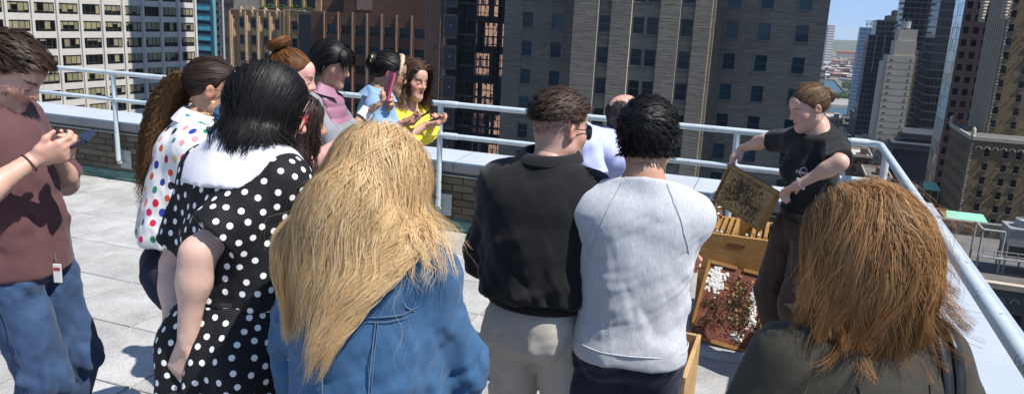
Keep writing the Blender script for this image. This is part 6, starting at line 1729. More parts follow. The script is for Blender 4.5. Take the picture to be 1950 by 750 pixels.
# tattoo: flat ink shape raised a hair's breadth from the forearm
ar = Union(s.armp('l'), .02); W_, E_ = s.arm['l'][2], s.arm['l'][1]; d_ = unit(W_ - E_); c_ = E_ + d_ * .045; cam_l = s.local(vec(0, 0, CAM_H)); vw = unit(cam_l - c_); si = unit(np.cross(vw, d_)); cc = c_ + vw * .05
ink = mat_plain('tattoo_ink', (.03, .035, .04), .6)
tp = [cc + si * a * .001 - d_ * b * .001 for a, b in ((14, 34), (20, 26), (16, 17), (6, 14), (0, 6), (-4, -4), (-2, -14))]
seam(s, 'tattoo', tp, ink, ar, .0042, s.body)
for a, b in ((10, -12), (-14, -8), (12, -2), (-15, 4)): seam(s, 'tattoo_leg', [cc - d_ * b * .0005, cc + si * a * .001 - d_ * b * .001 * 1.6], ink, ar, .0026, s.body)
# handbag in her hands
hb = s.world(s.px(322, 760, 1.86)); e = empty('handbag', tuple(hb + vec(0, 0, -.30)), s.rz + .3); tag(e, 'black leather handbag held behind the polka dot dress', 'handbag')
me = MB().box(-.14, .14, -.045, .045, 0, .2).mesh('bag_body'); bevel_mesh(me, .02, 3); link('bag_body', me, M['leather_black'], e)
for y in (-.03, .03): MB().tube([(-.08, y, .19)] + [(-.08 * math.cos(t), y, .2 + .10 * math.sin(t)) for t in np.linspace(.1, 3.04, 10)] + [(.08, y, .19)], .006, 6).build('handle', M['leather_black'], e)

# === red-haired woman with bun (mostly hidden)
s = Person(512, 3.45, -84, 1.73, 'f', lean=.08, head=(0, 12, 0), py=200, label='woman with ginger hair in a top bun, arms folded, pink flushed face')
s.set_arm('r', s.px(640, 262, 3.2) + vec(0, .02, -.02), (.8, -.2, -1)); s.set_arm('l', s.px(600, 300, 3.5), (-.8, -.2, -1))
s.build_body((.66, .36, .31), brow=(.2, .1, .05), lips=(.5, .2, .18), h_head=.006, h_body=.017)
M['zebra'] = mat_noise('zebra_print', (.02, .02, .02), (.6, .56, .5), 40, .8, vecscale=(1, 1, 3), detail=1)
top(s, 'sleeveless_top', M['zebra'], .78, .12, .012, None, neck=(.03, .7), amp=.004, seed=20); s.trousers(M['denim_navy']); s.shoes(M['shoe_dark'])
M['hair_ginger'] = mat_hair('ginger_hair', (.10, .035, .012), (.34, .15, .055), .33)
tie = vec(0, -.085, .115); cap, _ = hair_cap(s, M['hair_ginger'], .008, dict(front=.07, temple=.055, side=.025, behind=-.03, back=-.06))
p, nn = scalp_roots(s, 1500, 4, dict(front=.07, temple=.055, side=.025, behind=-.03, back=-.06)); P, N = grow_hair(s, p, nn, lambda q: (tie - q) / np.linalg.norm(tie - q, axis=1)[:, None], lambda q: np.linalg.norm(tie - q, axis=1), 7, head_only(s), 0, .95, (.007, .012), 3, None, .05, .05); hair_obj(s, 'hair', P, N, M['hair_ginger'], .0026, 4, parent=cap)
def bun(s, mat, c, r, n=800, seed=1, w0=.0034, flat=.8, axis=None):
    rr = np.random.default_rng(seed); c = s.hc + s.Rh @ (np.array(c) * s.hs); m_ = 17; t = np.linspace(0, 1, m_)[None]; ph = rr.uniform(0, 6.28, (n, 1)); tw = rr.uniform(.5, 1.1, (n, 1)); mi = rr.uniform(.25, 1.0, (n, 1)) ** .5; q0 = rr.uniform(0, 6.28, (n, 1))
    A = ph + t * 6.0 * tw; q = q0 + t * 2.2; R1 = r * .62; r2 = r * .46 * mi
    X = (R1 + r2 * np.cos(q)) * np.cos(A); Y = (R1 + r2 * np.cos(q)) * np.sin(A); Z = r2 * np.sin(q) * flat * 1.2 + .0
    ax = unit(s.Rh @ (np.array(axis if axis is not None else (0, -.6, .8)))); e1 = unit(np.cross(ax, s.Rh @ vec(1, .1, 0))); e2 = np.cross(ax, e1)
    P = c + X[..., None] * e1 + Y[..., None] * e2 + Z[..., None] * ax; N = P - c; N /= np.linalg.norm(N, axis=2, keepdims=True); return P, N
P, N = bun(s, M['hair_ginger'], (0, -.088, .135), .055); P, near = clump(P, 40, .6, 2); hair_obj(s, 'bun', P, N, M['hair_ginger'], .0032, 6, near, parent=cap)
MB().tube([s.hc + s.Rh @ (vec(.025 * math.cos(t), -.09 + .025 * math.sin(t), .125) * s.hs) for t in np.linspace(0, 6.28, 12)], .018, 8).build('bun_core', M['hair_ginger'], cap)

# === dark wavy hair, bare shoulder, denim scrunchie (mostly hidden)
s = Person(528, 2.78, -62, 1.60, 'f', lean=.06, head=(0, 6, 0), py=300, label='woman with long dark wavy hair, bare shoulder and a white strap')
s.set_arm('r', s.px(640, 350, 2.65), (.8, -.3, -1)); s.build_body(TAN, h_head=.0065)
M['white_top'] = mat_cloth('white_camisole', (.66, .64, .60), .05); top(s, 'camisole', M['white_top'], .8, .02, .012, None, neck=(.07, .4), amp=.004, seed=23)
MB().tube([s.sh['r'] * .62 + s.neck * .38 + s.fwd * .03 + s.upv * .02, s.sh['r'] * .62 + s.neck * .38 + s.upv * .058, s.sh['r'] * .62 + s.neck * .38 - s.fwd * .06 - s.upv * .02], .007, 6).build('strap', M['white_top'], s.e)
s.trousers(M['denim_navy']); s.shoes(M['shoe_dark'])
M['hair_wavy'] = mat_hair('dark_brown_wavy_hair', (.012, .007, .006), (.06, .034, .026), .33); cap, _ = hair_cap(s, M['hair_wavy'], .012)
p, nn = scalp_roots(s, 1800, 9); P, N = grow_hair(s, p, nn, lambda q: np.stack([np.sign(q[:, 0]) * .8, .0 * q[:, 0] - .1, 0 * q[:, 0]], 1), .40, 17, Union(head_only(s).p + s.torso(.012), .03), .45, .82, (.004, .03), 9, (.010, .09, .001), .2, .06); P, near = clump(P, 160, .7, 9); hair_obj(s, 'hair', P, N, M['hair_wavy'], .003, 9, near, parent=cap)
sc_c = s.px(432, 218, 2.70); cr_ = MB(); pts = []
for t in np.linspace(0, 6.283, 40): pts.append(sc_c + vec(.004 * math.sin(9*t), .030 * math.cos(t) * (1 + .12 * math.sin(11*t)), .030 * math.sin(t) * (1 + .12 * math.cos(7*t))))
cr_.tube(pts, [.013 + .004 * math.sin(i * 2.1) for i in range(40)], 8, caps=False); cr_.build('denim_scrunchie', M['denim_mid'], cap)
rr = np.random.default_rng(5); n = 900; base = sc_c + rr.normal(0, .010, (n, 3)); m_ = 14; tt = np.linspace(0, 1, m_)[None, :, None]; hdj = s.hc + s.Rh @ vec(0, -.09, -.03); P = hdj + (base[:, None] - hdj) * np.clip(tt * 3, 0, 1) + (np.array([.0, -.01, -.13]) + rr.normal(0, .035, (n, 1, 3))) * np.clip(tt * 1.5 - .5, 0, 1)
P = P + .008 * np.sin(tt * 30 + rr.uniform(0, 6, (n, 1, 3))); hair_obj(s, 'low_ponytail', P, np.tile(vec(0, -1, 0), (n, m_, 1)), M['hair_wavy'], .003, 2, parent=cap)

# === woman in pink quilted vest with pink phone case
s = Person(600, 4.25, -98, 1.745, 'f', lean=.06, head=(4, 16, 0), py=215, label='woman with straight black hair in mauve quilted vest over grey sleeves, taking a photo')
s.set_arm('r', s.px(700, 214, 4.12), (.7, -.5, -1)); s.set_arm('l', s.px(722, 214, 4.36), (-.5, -.3, -1))
s.hand['r'] = s.hand_prims('r', s.px(728, 196, 4.12) - s.arm['r'][2], vec(0, .2, 1), (.4, .45, .5, .55), (.5, .2)); s.hand['l'] = s.hand_prims('l', s.px(750, 190, 4.34) - s.arm['l'][2], vec(.8, .0, .3), (.45, .5, .55, .6), (.4, .3))
s.build_body((.47, .29, .20), brow=(.02, .015, .012), lips=(.45, .13, .12), eyes='down')
M['grey_knit'] = mat_cloth('grey_knit', (.24, .25, .265), .1, 600, .9, .1, .3); top(s, 'grey_sweater', M['grey_knit'], .86, 1.86, .012, None, rad=(.056, .052, .046, .038), neck=(.02, .5), amp=.006, seed=30)
for k in 'rl':
    S_, E_, W_ = s.arm[k]; d_ = unit(W_ - E_); MB().tube([W_ - d_ * .045, W_ - d_ * .02, W_ + d_ * .012], [.040, .041, .044], 14, caps=False).build('white_cuff', M['white_cotton'], s.e)
M['mauve'] = mat_cloth('mauve_quilted_nylon', (.30, .145, .205), .06, 400, .42, .1, .12)
def quilt(V, N):
    z = (V - s.waist) @ s.upv; return V + N * (.011 * np.abs(np.sin(z * math.pi / .062)) ** .55)[:, None]
s.garment('quilted_vest', s.torso(.020, ((.165, .128), (.150, .118), (.155, .124), (.15, .115))), M['mauve'], .045, [plane_cut((0, 0, .88), (0, 0, -1)), plane_cut(s.neck + s.upv * .015, s.upv + s.fwd * .7)] + [plane_cut(s.sh[k] * .80 + s.neck * .2, s.right * (1 if k == 'r' else -1)) for k in 'rl'], .0085, [quilt])
collar(s, 'vest_collar', M['mauve'], .070, .085, -.02, .045, .45, fold=.035, fl=.05, tilt=.6); collar(s, 'shirt_collar', M['white_cotton'], .056, .060, -.01, .025, .6, fold=.012, fl=.03)
s.trousers(M['denim_navy']); s.shoes(M['shoe_dark'])
ex = [Ell(s.hc + s.Rh @ (vec(0, -.055, -.045) * s.hs), np.array((.088, .062, .125)) * s.hs, s.Rh)]
cap, _ = hair_cap(s, M['hair_black'], .014, dict(front=.052, temple=.03, side=0, behind=-.05, back=-.08), extra=ex)
p, nn = scalp_roots(s, 3200, 12, dict(front=.055, temple=.04, side=0, behind=-.05, back=-.08)); P, N = grow_hair(s, p, nn, lambda q: np.stack([np.sign(q[:, 0]) * .5, np.where((q[:, 1] > .04) & (np.abs(q[:, 0]) < .05), .9, -.9), 0 * q[:, 0]], 1), lambda q: np.where((q[:, 1] > .04) & (np.abs(q[:, 0]) < .05), .07, .27), 14, Union(head_only(s).p + s.torso(.03), .03), .5, .8, (.010, .030), 12, None, .25, .04); P, near = clump(P, 220, .35, 12); hair_obj(s, 'hair', P, N, M['hair_black'], .0026, 12, near, parent=cap)
M['pink_case'] = mat_plain('raspberry_phone_case', (.42, .085, .13), .5)
pc = at(740, 166, 4.22); pe = phone('raspberry pink wallet case phone held up by the woman in the vest', pc, at(755, 170, 4.16) - at(733, 162, 4.30), at(748, 148, 4.2) - at(733, 185, 4.22), (.085, .165, .014), M['pink_case'], M['pink_case'], cams=False)
for k in range(3): MB().box(-.034, .004, .03 - .018 * k, .0325 - .018 * k, .0083, .0092).build('card_slot', M['black_plastic'], pe)
MB().box(.012, .02, -.05, .06, .0083, .0094).build('strap_slot', M['black_plastic'], pe)

# === woman in light denim jacket with leopard headband
s = Person(712, 4.52, -78, 1.68, 'f', lean=.05, head=(-6, 14, 0), py=200, label='woman in light denim jacket with leopard headband and sunglasses, holding a phone')
s.set_arm('r', s.px(762, 238, 4.36), (.7, -.5, -1)); s.set_arm('l', s.px(772, 232, 4.62), (-.5, -.3, -1))
s.hand['r'] = s.hand_prims('r', s.px(790, 232, 4.36) - s.arm['r'][2], vec(0, .1, 1), (.4, .45, .5, .6), (.5, .3)); s.hand['l'] = s.hand_prims('l', s.px(798, 230, 4.56) - s.arm['l'][2], vec(.6, 0, .6), (.4, .45, .5, .6), (.5, .3))
s.build_body(BROWN, brow=(.015, .01, .008), lips=(.36, .12, .10))
top(s, 'denim_jacket', M['denim_light'], .90, 1.9, .022, None, rad=(.066, .06, .054, .046), neck=(.0, .7), amp=.008, seed=33); collar(s, 'jacket_collar', M['denim_light'], .066, .074, -.01, .04, .6, fold=.03, fl=.05)
M['rust_top'] = mat_cloth('rust_knit', (.22, .06, .035), .1); s.garment('rust_top', [Cone(s.pel + s.fwd * .075, s.chest + s.fwd * .07, .06, .05, s.right, 1.3, 1.0)], M['rust_top'], .01, [], .012)
s.trousers(M['denim_navy']); s.shoes(M['shoe_dark'])
cap, _ = hair_cap(s, M['hair_black'], .012, dict(front=.07, temple=.05, side=.02, behind=-.03, back=-.06)); tie = vec(0, -.11, .05)
p, nn = scalp_roots(s, 1700, 14, dict(front=.07, temple=.05, side=.02, behind=-.03, back=-.06)); P, N = grow_hair(s, p, nn, lambda q: (tie - q) / np.linalg.norm(tie - q, axis=1)[:, None], lambda q: np.linalg.norm(tie - q, axis=1) * 1.1, 8, head_only(s), 0, .9, (.010, .02), 3, (.004, .05, .001), .15, .10); P, near = clump(P, 120, .6, 2); hair_obj(s, 'hair', P, N, M['hair_black'], .003, 14, near, parent=cap)
P, N = bun(s, M['hair_black'], (0, -.125, .045), .05, 600, 3, axis=(0, -1, .1)); hair_obj(s, 'bun', P, N, M['hair_black'], .0034, 15, parent=cap)
mt, nt, b_ = new_mat('leopard_cloth'); vo = nt.nodes.new('ShaderNodeTexVoronoi'); vo.inputs['Scale'].default_value = 75; nt.links.new(coords(nt), vo.inputs['Vector']); nt.links.new(ramp(nt, vo.outputs['Distance'], [(.28, (.05, .03, .015)), (.36, (.55, .42, .26))]), b_.inputs['Base Color']); M['leopard'] = mt
hb_ = MB(); pts = [s.hc + s.Rh @ (vec(.094 * math.cos(t), .050 + .0 * t, .025 + .098 * math.sin(t)) * s.hs) for t in np.linspace(-.15, math.pi + .15, 22)]; hb_.tube(pts, [.007 + .009 * math.sin(i / 21 * math.pi) + .002 * math.sin(i * 2.2) for i in range(22)], 10); hb_.build('headband', M['leopard'], s.e)
MB().tube([s.hc + s.Rh @ (vec(.05 + .022 * math.cos(t), -.135, .06 + .022 * math.sin(t)) * s.hs) for t in np.linspace(0, 6.283, 16)], .0045, 6, caps=False).build('hair_ring', M['gold'], s.e)
M['dark_lens'] = mat_plain('dark_sunglass_lens', (.01, .01, .012), .05, spec=.8); glasses(s, M['black_plastic'], M['dark_lens'], .034, .022)
phone('black phone held level by the woman in light denim', at(802, 222, 4.46), at(802, 222, 4.6) - at(802, 222, 4.3), at(818, 213, 4.46) - at(790, 229, 4.46), case=M['black_plastic'], screen=M['screen'])

# === woman in yellow blouse
s = Person(766, 4.85, -116, 1.675, 'f', nl=.0, lean=.04, head=(10, 8, -4), py=220, label='laughing woman with curly brown hair in bright yellow blouse')
s.set_arm('r', s.px(812, 238, 4.66), (1, -.3, -.9)); s.set_arm('l', s.px(838 - 16, 240, 4.9), (-.8, -.3, -1))
s.hand['r'] = s.hand_prims('r', s.px(826, 236, 4.66) - s.arm['r'][2], vec(0, .1, 1), (.4, .45, .5, .6), (.5, .3)); s.hand['l'] = s.hand_prims('l', s.px(832, 232, 4.8) - s.arm['l'][2], vec(.6, 0, .6), (.4, .45, .5, .6), (.5, .3))
s.build_body((.53, .315, .225), brow=(.05, .03, .02), lips=(.45, .17, .15), eyes='down')
M['yellow'] = mat_cloth('bright_yellow_crepe', (.82, .66, .055), .06, 600, .75, .1, .35); top(s, 'blouse', M['yellow'], .86, 1.84, .018, None, rad=(.072, .066, .066, .060), neck=(.055, .95), amp=.009, seed=40)
s.trousers(M['denim_mid'], .012, (.1, .075, .065, .055), .05, .11, .005, 4, 'jeans'); s.shoes(M['shoe_white'])
M['hair_curly'] = mat_hair('brown_curly_hair', (.02, .011, .007), (.11, .06, .034), .35); cap, _ = hair_cap(s, M['hair_curly'], .012, dict(front=.07, temple=.05, side=.015, behind=-.05, back=-.08))
p, nn = scalp_roots(s, 2200, 15); P, N = grow_hair(s, p, nn, lambda q: np.stack([np.sign(q[:, 0]) * .8, -.35 + .0 * q[:, 0], .1 + 0 * q[:, 0]], 1), .30, 22, Union(head_only(s).p + s.torso(.012), .03), .42, .85, (.006, .045), 15, (.012, .045, .001), .4, .07); P, near = clump(P, 200, .75, 15, .6); hair_obj(s, 'hair', P, N, M['hair_curly'], .0032, 15, near, parent=cap)
phone('dark phone held by the woman in yellow', at(826, 228, 4.72), at(826, 228, 4.9) - at(826, 228, 4.6), at(842, 223, 4.72) - at(814, 233, 4.72), case=M['black_plastic'], screen=M['screen'])
# === blonde woman in denim jacket, back to the camera
s = Person(700, 1.74, -8, 1.615, 'f', lean=.06, head=(6, 4, 0), py=600, girth=1.14, label='woman with long blonde hair in blue denim jacket, seen from behind', shw=.156)
s.set_arm('r', s.px(880, 800, 1.92), (1.0, -.5, -.3)); s.set_arm('l', s.px(570, 800, 1.95), (-1.0, -.5, -.3))
s.build_body(FAIR, h_head=.0065)
jp = ((.18, .14), (.155, .125), (.152, .125), (.148, .115))
A = s.torso(.020, jp) + sleeves(s, .010, 1.9, (.072, .066, .060, .050))
def jfold(V, N):
    V = fold_top(s, .0105, 50)(V, N); return V
jk = s.garment('denim_jacket', A, M['denim_mid'], .042, [plane_cut((0, 0, .84), (0, 0, -1)), plane_cut(s.neck + s.upv * .02, s.upv + s.fwd * .5)], .0070, [jfold])
fld = Union(A, .042); up, rt, fw = s.upv, s.right, s.fwd; bk = lambda x, z: s.chest + rt * x + up * z - fw * .20
seam(s, 'yoke_seam', [bk(-.20, .0), bk(0, -.015), bk(.20, .0)], M['stitch'], fld, .0019, jk, .0005); seam(s, 'yoke_seam', [bk(-.20, -.010), bk(0, -.025), bk(.20, -.010)], M['stitch'], fld, .0012, jk, .0005)
for x in (-.075, .075):
    seam(s, 'back_seam', [bk(x, -.02), bk(x * .8, -.25), bk(x * .6, -.42)], M['stitch'], fld, .0019, jk, .0005); seam(s, 'back_seam', [bk(x * 1.09, -.02), bk(x * .9, -.25), bk(x * .72, -.42)], M['stitch'], fld, .0012, jk, .0005)
for k, sg in (('r', 1), ('l', -1)):
    c = s.sh[k]; ring = [c - rt * sg * .022 + up * (.075 * math.cos(t)) - fw * (.10 * math.sin(t)) - rt * sg * .018 * (1 - math.cos(t)) for t in np.linspace(-.3, math.pi * .85, 12)]
    seam(s, 'armhole_seam', ring, M['stitch'], fld, .0022, jk, .0005)
collar(s, 'jacket_collar', M['denim_mid'], .066, .074, -.01, .04, .7, fold=.03, fl=.05)
s.trousers(M['denim_navy']); s.shoes(M['shoe_dark'])
M['hair_blonde'] = mat_hair('blonde_hair', (.44, .26, .11), (1.0, .82, .52), .36, tipc=(.82, .58, .29))
ex = [Ell(s.hc + s.Rh @ (vec(0, -.045, -.03) * s.hs), np.array((.098, .085, .13)) * s.hs, s.Rh), Ell(s.neck - s.fwd * .10 + s.upv * -.02 - s.right * .035, (.115, .050, .15))]
cap, _ = hair_cap(s, M['hair_blonde'], .018, None, extra=ex, noise_amp=.006, xk=.05)
col_f = Union(head_only(s).p + s.torso(.03, jp) + sleeves(s, .02, .6, (.08, .073, .064, .052)) + [Ell(s.hc + s.Rh @ (vec(0, -.022, .0) * s.hs), np.array((.092, .108, .125)) * s.hs, s.Rh), Ell(s.neck - s.fwd * .09 - s.right * .03, (.10, .045, .15))], .035)
p, nn = scalp_roots(s, 11000, 20)
cmb = lambda q: np.stack([np.tanh((q[:, 0] + .02) * 30) * .7 + .25 * np.sin(q[:, 1] * 40), -.55 - 2 * q[:, 1], .05 + 0 * q[:, 0]], 1)
L = lambda q: np.where(q[:, 1] > .045, .37, .43) + .03 * np.sin(q[:, 0] * 60)
P, N = grow_hair(s, p, nn, cmb, L, 16, col_f, .6, .78, (.004, .036), 20, None, .45, .035, grav_w=vec(-.06, -.02, -1), pull=(s.neck - s.fwd * .14 - s.right * .085, 2.8))
P, near = clump(P, 420, .6, 20); P = wave_locks(P, N, near, .008, .19, 3, .5); hair_obj(s, 'hair', P, N, M['hair_blonde'], .0012, 20, near, parent=cap)
# loose flyaways
p, nn = scalp_roots(s, 14, 21); P, N = grow_hair(s, p, nn, cmb, .46, 20, col_f, .22, .9, (.03, .075), 22, (.012, .12, .001), .8, .12); hair_obj(s, 'stray_hair', P, N, M['hair_blonde'], .0007, 22, parent=cap)
# swept over the right shoulder
p, nn = scalp_roots(s, 900, 23, None, lambda q: q[:, 0] > .03); P, N = grow_hair(s, p, nn, lambda q: np.stack([.8 + 0 * q[:, 0], -.3 + 0 * q[:, 0], -.1 + 0 * q[:, 0]], 1), .24, 13, col_f, .42, .84, (.012, .045), 23, None, .4, .04, grav_w=vec(.12, .0, -1)); P, near = clump(P, 70, .7, 3); P = wave_locks(P, N, near, .010, .15, 4, .45); hair_obj(s, 'side_hair', P, N, M['hair_blonde'], .0012, 23, near, parent=cap)

# === man in black quarter-zip with sunglasses
s = Person(1028, 2.5, -24, 1.665, 'm', lean=.05, head=(26, 4, 0), py=500, girth=1.06, stance=.12, label='young man with faded brown haircut, black high collar pullover and sunglasses')
s.set_arm('r', s.px(1120, 505, 2.62), (1, -.6, -.6)); s.set_arm('l', s.px(975, 560, 2.75), (-1, -.8, -.3))
s.hand['r'] = s.hand_prims('r', vec(-.3, .3, .2), vec(0, -1, .3), (.4,)*4)
s.build_body((.52, .32, .25), brow=(.03, .02, .015))
M['black_fleece'] = mat_cloth('black_fleece', (.010, .010, .011), .2, 500, .9, .12, .2); zh = s.px(1010, 570, 2.42)[2]
top(s, 'pullover', M['black_fleece'], zh, 1.9, .03, ((.165, .135), (.162, .13), (.160, .13), (.150, .118)), rad=(.070, .066, .060, .050), neck=(-.01, .4), amp=.009, seed=60)
A = s.torso(.018, ((.16, .125), (.16, .125), (.16, .125), (.15, .12)))[:1]; s.garment('ribbed_hem', A, M['black_fleece'], .02, [plane_cut((0, 0, zh + .02), (0, 0, 1)), plane_cut((0, 0, zh - .035), (0, 0, -1))], .010)
collar(s, 'stand_collar', M['black_fleece'], .074, .088, -.03, .068, .35, tilt=-.2, fold=.004, fl=.03)
M['chino'] = mat_cloth('beige_chino', (.46, .42, .37), .06, 700, .85, .08, .3); s.trousers(M['chino'], .010, (.094, .080, .077, .074), .03, .09, .011, 61, h=.0105); s.shoes(M['shoe_brown'])
M['hair_fade'] = mat_hair('brown_short_hair', (.014, .009, .006), (.10, .06, .042), .35)
hlf = dict(front=.07, temple=.055, side=.045, behind=.035, back=.02)
short_hair(s, M['hair_fade'], 5200, lambda q: np.stack([.35 + .2 * np.sin(q[:, 0] * 60), .7 + 0 * q[:, 0], .35 + 0 * q[:, 0]], 1), .045, .007, 6, hl=hlf, lift=.7, seed=24, thick=.002, grav=.03, wave=(.002, .05, .0004), cl=(240, .7), off=(.002, .028), w0=.002)
p, nn = scalp_roots(s, 3000, 25, None, lambda q: q[:, 2] < .06); P, N = grow_hair(s, p, nn, C3(0, -.1, -.8), lambda q: np.interp(q[:, 2], [-.06, .05], [.002, .010]), 2, head_only(s), .1, .9, (.0003, .001), 25, None, .2, .1); hair_obj(s, 'faded_sides', P, N, M['hair_fade'], .0010, 25)
M['teal_lens'] = mat_plain('teal_mirror_lens', (.03, .16, .22), .12, .4); glasses(s, M['black_plastic'], M['teal_lens'], .035, .025)

# === man bending forward in lavender shirt
s = Person(1008, 3.86, -74, 1.74, 'm', lean=.86, head=(0, 2, 0), py=560, girth=1.16, label='balding man in pale lavender shirt bending towards the hive', curve=.45)
s.set_arm('r', s.px(1140, 350, 3.5), (.7, -.9, .2)); s.set_arm('l', s.px(1190, 360, 3.95), (-.6, -.8, .2))
s.build_body((.56, .31, .24), stubble=.2)
M['lavender'] = mat_cloth('pale_lavender_cotton', (.42, .46, .72), .05, 800, .8, .05, .45); top(s, 'shirt', M['lavender'], (s.pel + vec(0, 0, -.02), vec(0, -.3, -1)), 1.9, .024, ((.17, .14), (.165, .138), (.16, .132), (.15, .118)), rad=(.070, .066, .06, .05), neck=(-.005, .35), amp=.012, seed=70); collar(s, 'shirt_collar', M['lavender'], .068, .074, -.01, .04, .4, fold=.016, fl=.04)
s.trousers(M['chino'], .014, (.11, .085, .08, .075), .03, .12, .008, 71); s.shoes(M['shoe_brown'])
M['hair_grey'] = mat_hair('grey_black_hair', (.02, .019, .018), (.14, .13, .12), .4); p, nn = scalp_roots(s, 3400, 26, None, lambda q: (q[:, 2] < .085 - .25 * np.clip(q[:, 1], -.02, .2)) & ((q[:, 2] < .055) | (np.abs(q[:, 0]) > .03))); P, N = grow_hair(s, p, nn, C3(0, -.4, -.7), .022, 4, head_only(s), .1, .9, (.001, .006), 26, None, .25, .2); hair_obj(s, 'hair', P, N, M['hair_grey'], .0022, 26)

# === man in light grey sweater, arms crossed
s = Person(1207, 2.38, -6, 1.665, 'm', lean=.03, head=(14, 6, -3), py=560, girth=.96, label='black haired man in light grey sweater with folded arms, back to the camera', shw=.165, shd=.108)
s.set_arm('r', vec(-.115, .185, 1.13), (1.0, -.1, -.9)); s.set_arm('l', vec(.10, .215, 1.09), (-1.0, -.1, -.9))
s.hand['r'] = s.hand_prims('r', vec(-1, .0, -.12), vec(.15, -1, 0), (.3, .3, .35, .4), (.3, .2)); s.hand['l'] = s.hand_prims('l', vec(1, -.2, .3), vec(0, -1, 0), (.4,)*4, (.3, .2))
s.build_body((.46, .255, .165), brow=(.01, .008, .006))
def mat_rib():
    mt, nt, b = new_mat('light_grey_waffle_knit'); v = coords(nt); n1 = noise(nt, 500, 2, .8, v)
    col = ramp(nt, noise(nt, 160, 3, .8, coords(nt, scale=(1, 1, .25))), [(.3, (.40, .41, .435)), (.7, (.56, .57, .59))]); nt.links.new(col, b.inputs['Base Color']); b.inputs['Roughness'].default_value = .95; b.inputs['Specular IOR Level'].default_value = .15; b.inputs['Sheen Weight'].default_value = .2
    w = nt.nodes.new('ShaderNodeTexWave'); w.inputs['Scale'].default_value = 90; w.bands_direction = 'X'; nt.links.new(v, w.inputs[0]); bump(nt, b, mathn(nt, 'ADD', mathn(nt, 'MULTIPLY', w.outputs['Fac'], .35), mathn(nt, 'MULTIPLY_ADD', noise(nt, 24, 4, .6, v, .4), 1.6, n1)), .35, .005); return mt
M['grey_rib'] = mat_rib(); zh = s.px(1195, 692, 2.28)[2]
sw = top(s, 'sweater', M['grey_rib'], zh, 1.88, .022, ((.155, .125), (.150, .12), (.155, .122), (.152, .116)), rad=(.064, .061, .058, .050), neck=(.018, .42), amp=.0075, seed=80, hem_prof=((.160, .130), (.176, .160), .66), h=.0075)
fld = o_field[sw.name]
seam(s, 'hem_seam', [vec(.2 * math.sin(a), s.pel[1] + .2 * math.cos(a), zh + .055) for a in np.linspace(1.6, 4.7, 7)], M['grey_rib'], fld, .0022, sw, .0008)
for sg in (1, -1): seam(s, 'raglan_seam', [s.neck + s.right * sg * .06 - s.fwd * .06 + s.upv * .02, s.chest + s.right * sg * .135 - s.fwd * .14, s.rib + s.right * sg * .175 - s.fwd * .10 + s.upv * .03], M['grey_rib'], fld, .0012, sw, .0012)
s.trousers(M['denim_navy'], .012, (.100, .080, .075, .068), .03, .02, .008, 81, 'jeans', h=.0105); s.shoes(M['shoe_dark'])
short_hair(s, M['hair_black'], 5600, lambda q: np.stack([.45 + .25 * np.sin(q[:, 1] * 70), .55 + 0 * q[:, 0], -.15 + 0 * q[:, 0]], 1), .062, .026, 6, lift=.65, seed=27, thick=.013, grav=.10, wave=(.003, .05, .0012), cl=(330, .75), off=(.003, .030), hl=dict(front=.066, temple=.05, side=.012, behind=-.05, back=-.088), w0=.0026)

# === beekeeper
s = Person(1536, 4.10, 112, 1.65, 'f', lean=.03, head=(16, 20, 0), py=420, girth=.88, shw=.136, label='beekeeper in black t-shirt with white logo lifting a comb frame from the hive', twist=-6)
s.set_arm('r', s.px(1408, 284, 4.70), s.px(1452, 240, 4.45) - s.sh['r']); s.set_arm('l', s.px(1516, 354, 3.82), s.px(1640, 338, 3.35) - s.sh['l'])
s.hand['r'] = s.hand_prims('r', s.px(1389, 308, 4.66) - s.arm['r'][2], vec(-.2, -.9, -.2), (.55, .6, .65, .7), (.45, .35)); s.hand['l'] = s.hand_prims('l', s.px(1480, 372, 3.94) - s.arm['l'][2], vec(.1, -.1, -1), (.5, .55, .6, .65), (.4, .35))
s.build_body((.56, .35, .265), brow=(.10, .06, .04), lips=(.46, .20, .17), browk=.7)
M['black_tee'] = mat_cloth('black_cotton_jersey', (.013, .013, .014), .2, 700, .9, .1, .25); ft = top(s, 'tshirt', M['black_tee'], .90, .78, .020, ((.155, .125), (.135, .11), (.138, .11), (.138, .108)), rad=(.074, .074, .06, .05), neck=(.005, .5), amp=.007, seed=90)
M['brown_cord'] = mat_cloth('brown_work_trousers', (.060, .040, .032), .18, 600, .9, .12, .35); s.trousers(M['brown_cord'], .016, (.105, .085, .08, .075), .03, .12, .009, 91, 'trousers', h=.011); s.shoes(M['shoe_dark'])
bw = [s.pel + vec(.165 * math.sin(t), .128 * math.cos(t), .055) for t in np.linspace(0, 6.283, 30)]; bb_ = MB(); bb_.add([p + vec(0, 0, dz) for p in bw for dz in (-.016, .016)], [(2*i, 2*i+2, 2*i+3, 2*i+1) for i in range(29)], 0, True); bb_.build('belt', M['leather_black'], s.e)
MB().box(-.17, -.162, .02, .05, .84, .93).build('pocket_tag', M['white_plastic'], s.e)
M['hair_lbrown'] = mat_hair('light_brown_hair', (.08, .045, .024), (.38, .24, .14), .34); hlb = dict(front=.072, temple=.056, side=.02, behind=-.04, back=-.07)
tie = vec(0, -.112, .035); cap, _ = hair_cap(s, M['hair_lbrown'], .010, hlb); p, nn = scalp_roots(s, 3200, 28, hlb); P, N = grow_hair(s, p, nn, lambda q: (tie - q) / np.linalg.norm(tie - q, axis=1)[:, None] + np.array([0, 0, .25]) * (q[:, 1:2] > 0), lambda q: np.linalg.norm(tie - q, axis=1) * 1.08, 9, head_only(s), .0, .92, (.006, .017), 28, (.003, .06, .0008), .15, .08); P, near = clump(P, 160, .55, 28); hair_obj(s, 'hair', P, N, M['hair_lbrown'], .0028, 28, near, parent=cap)
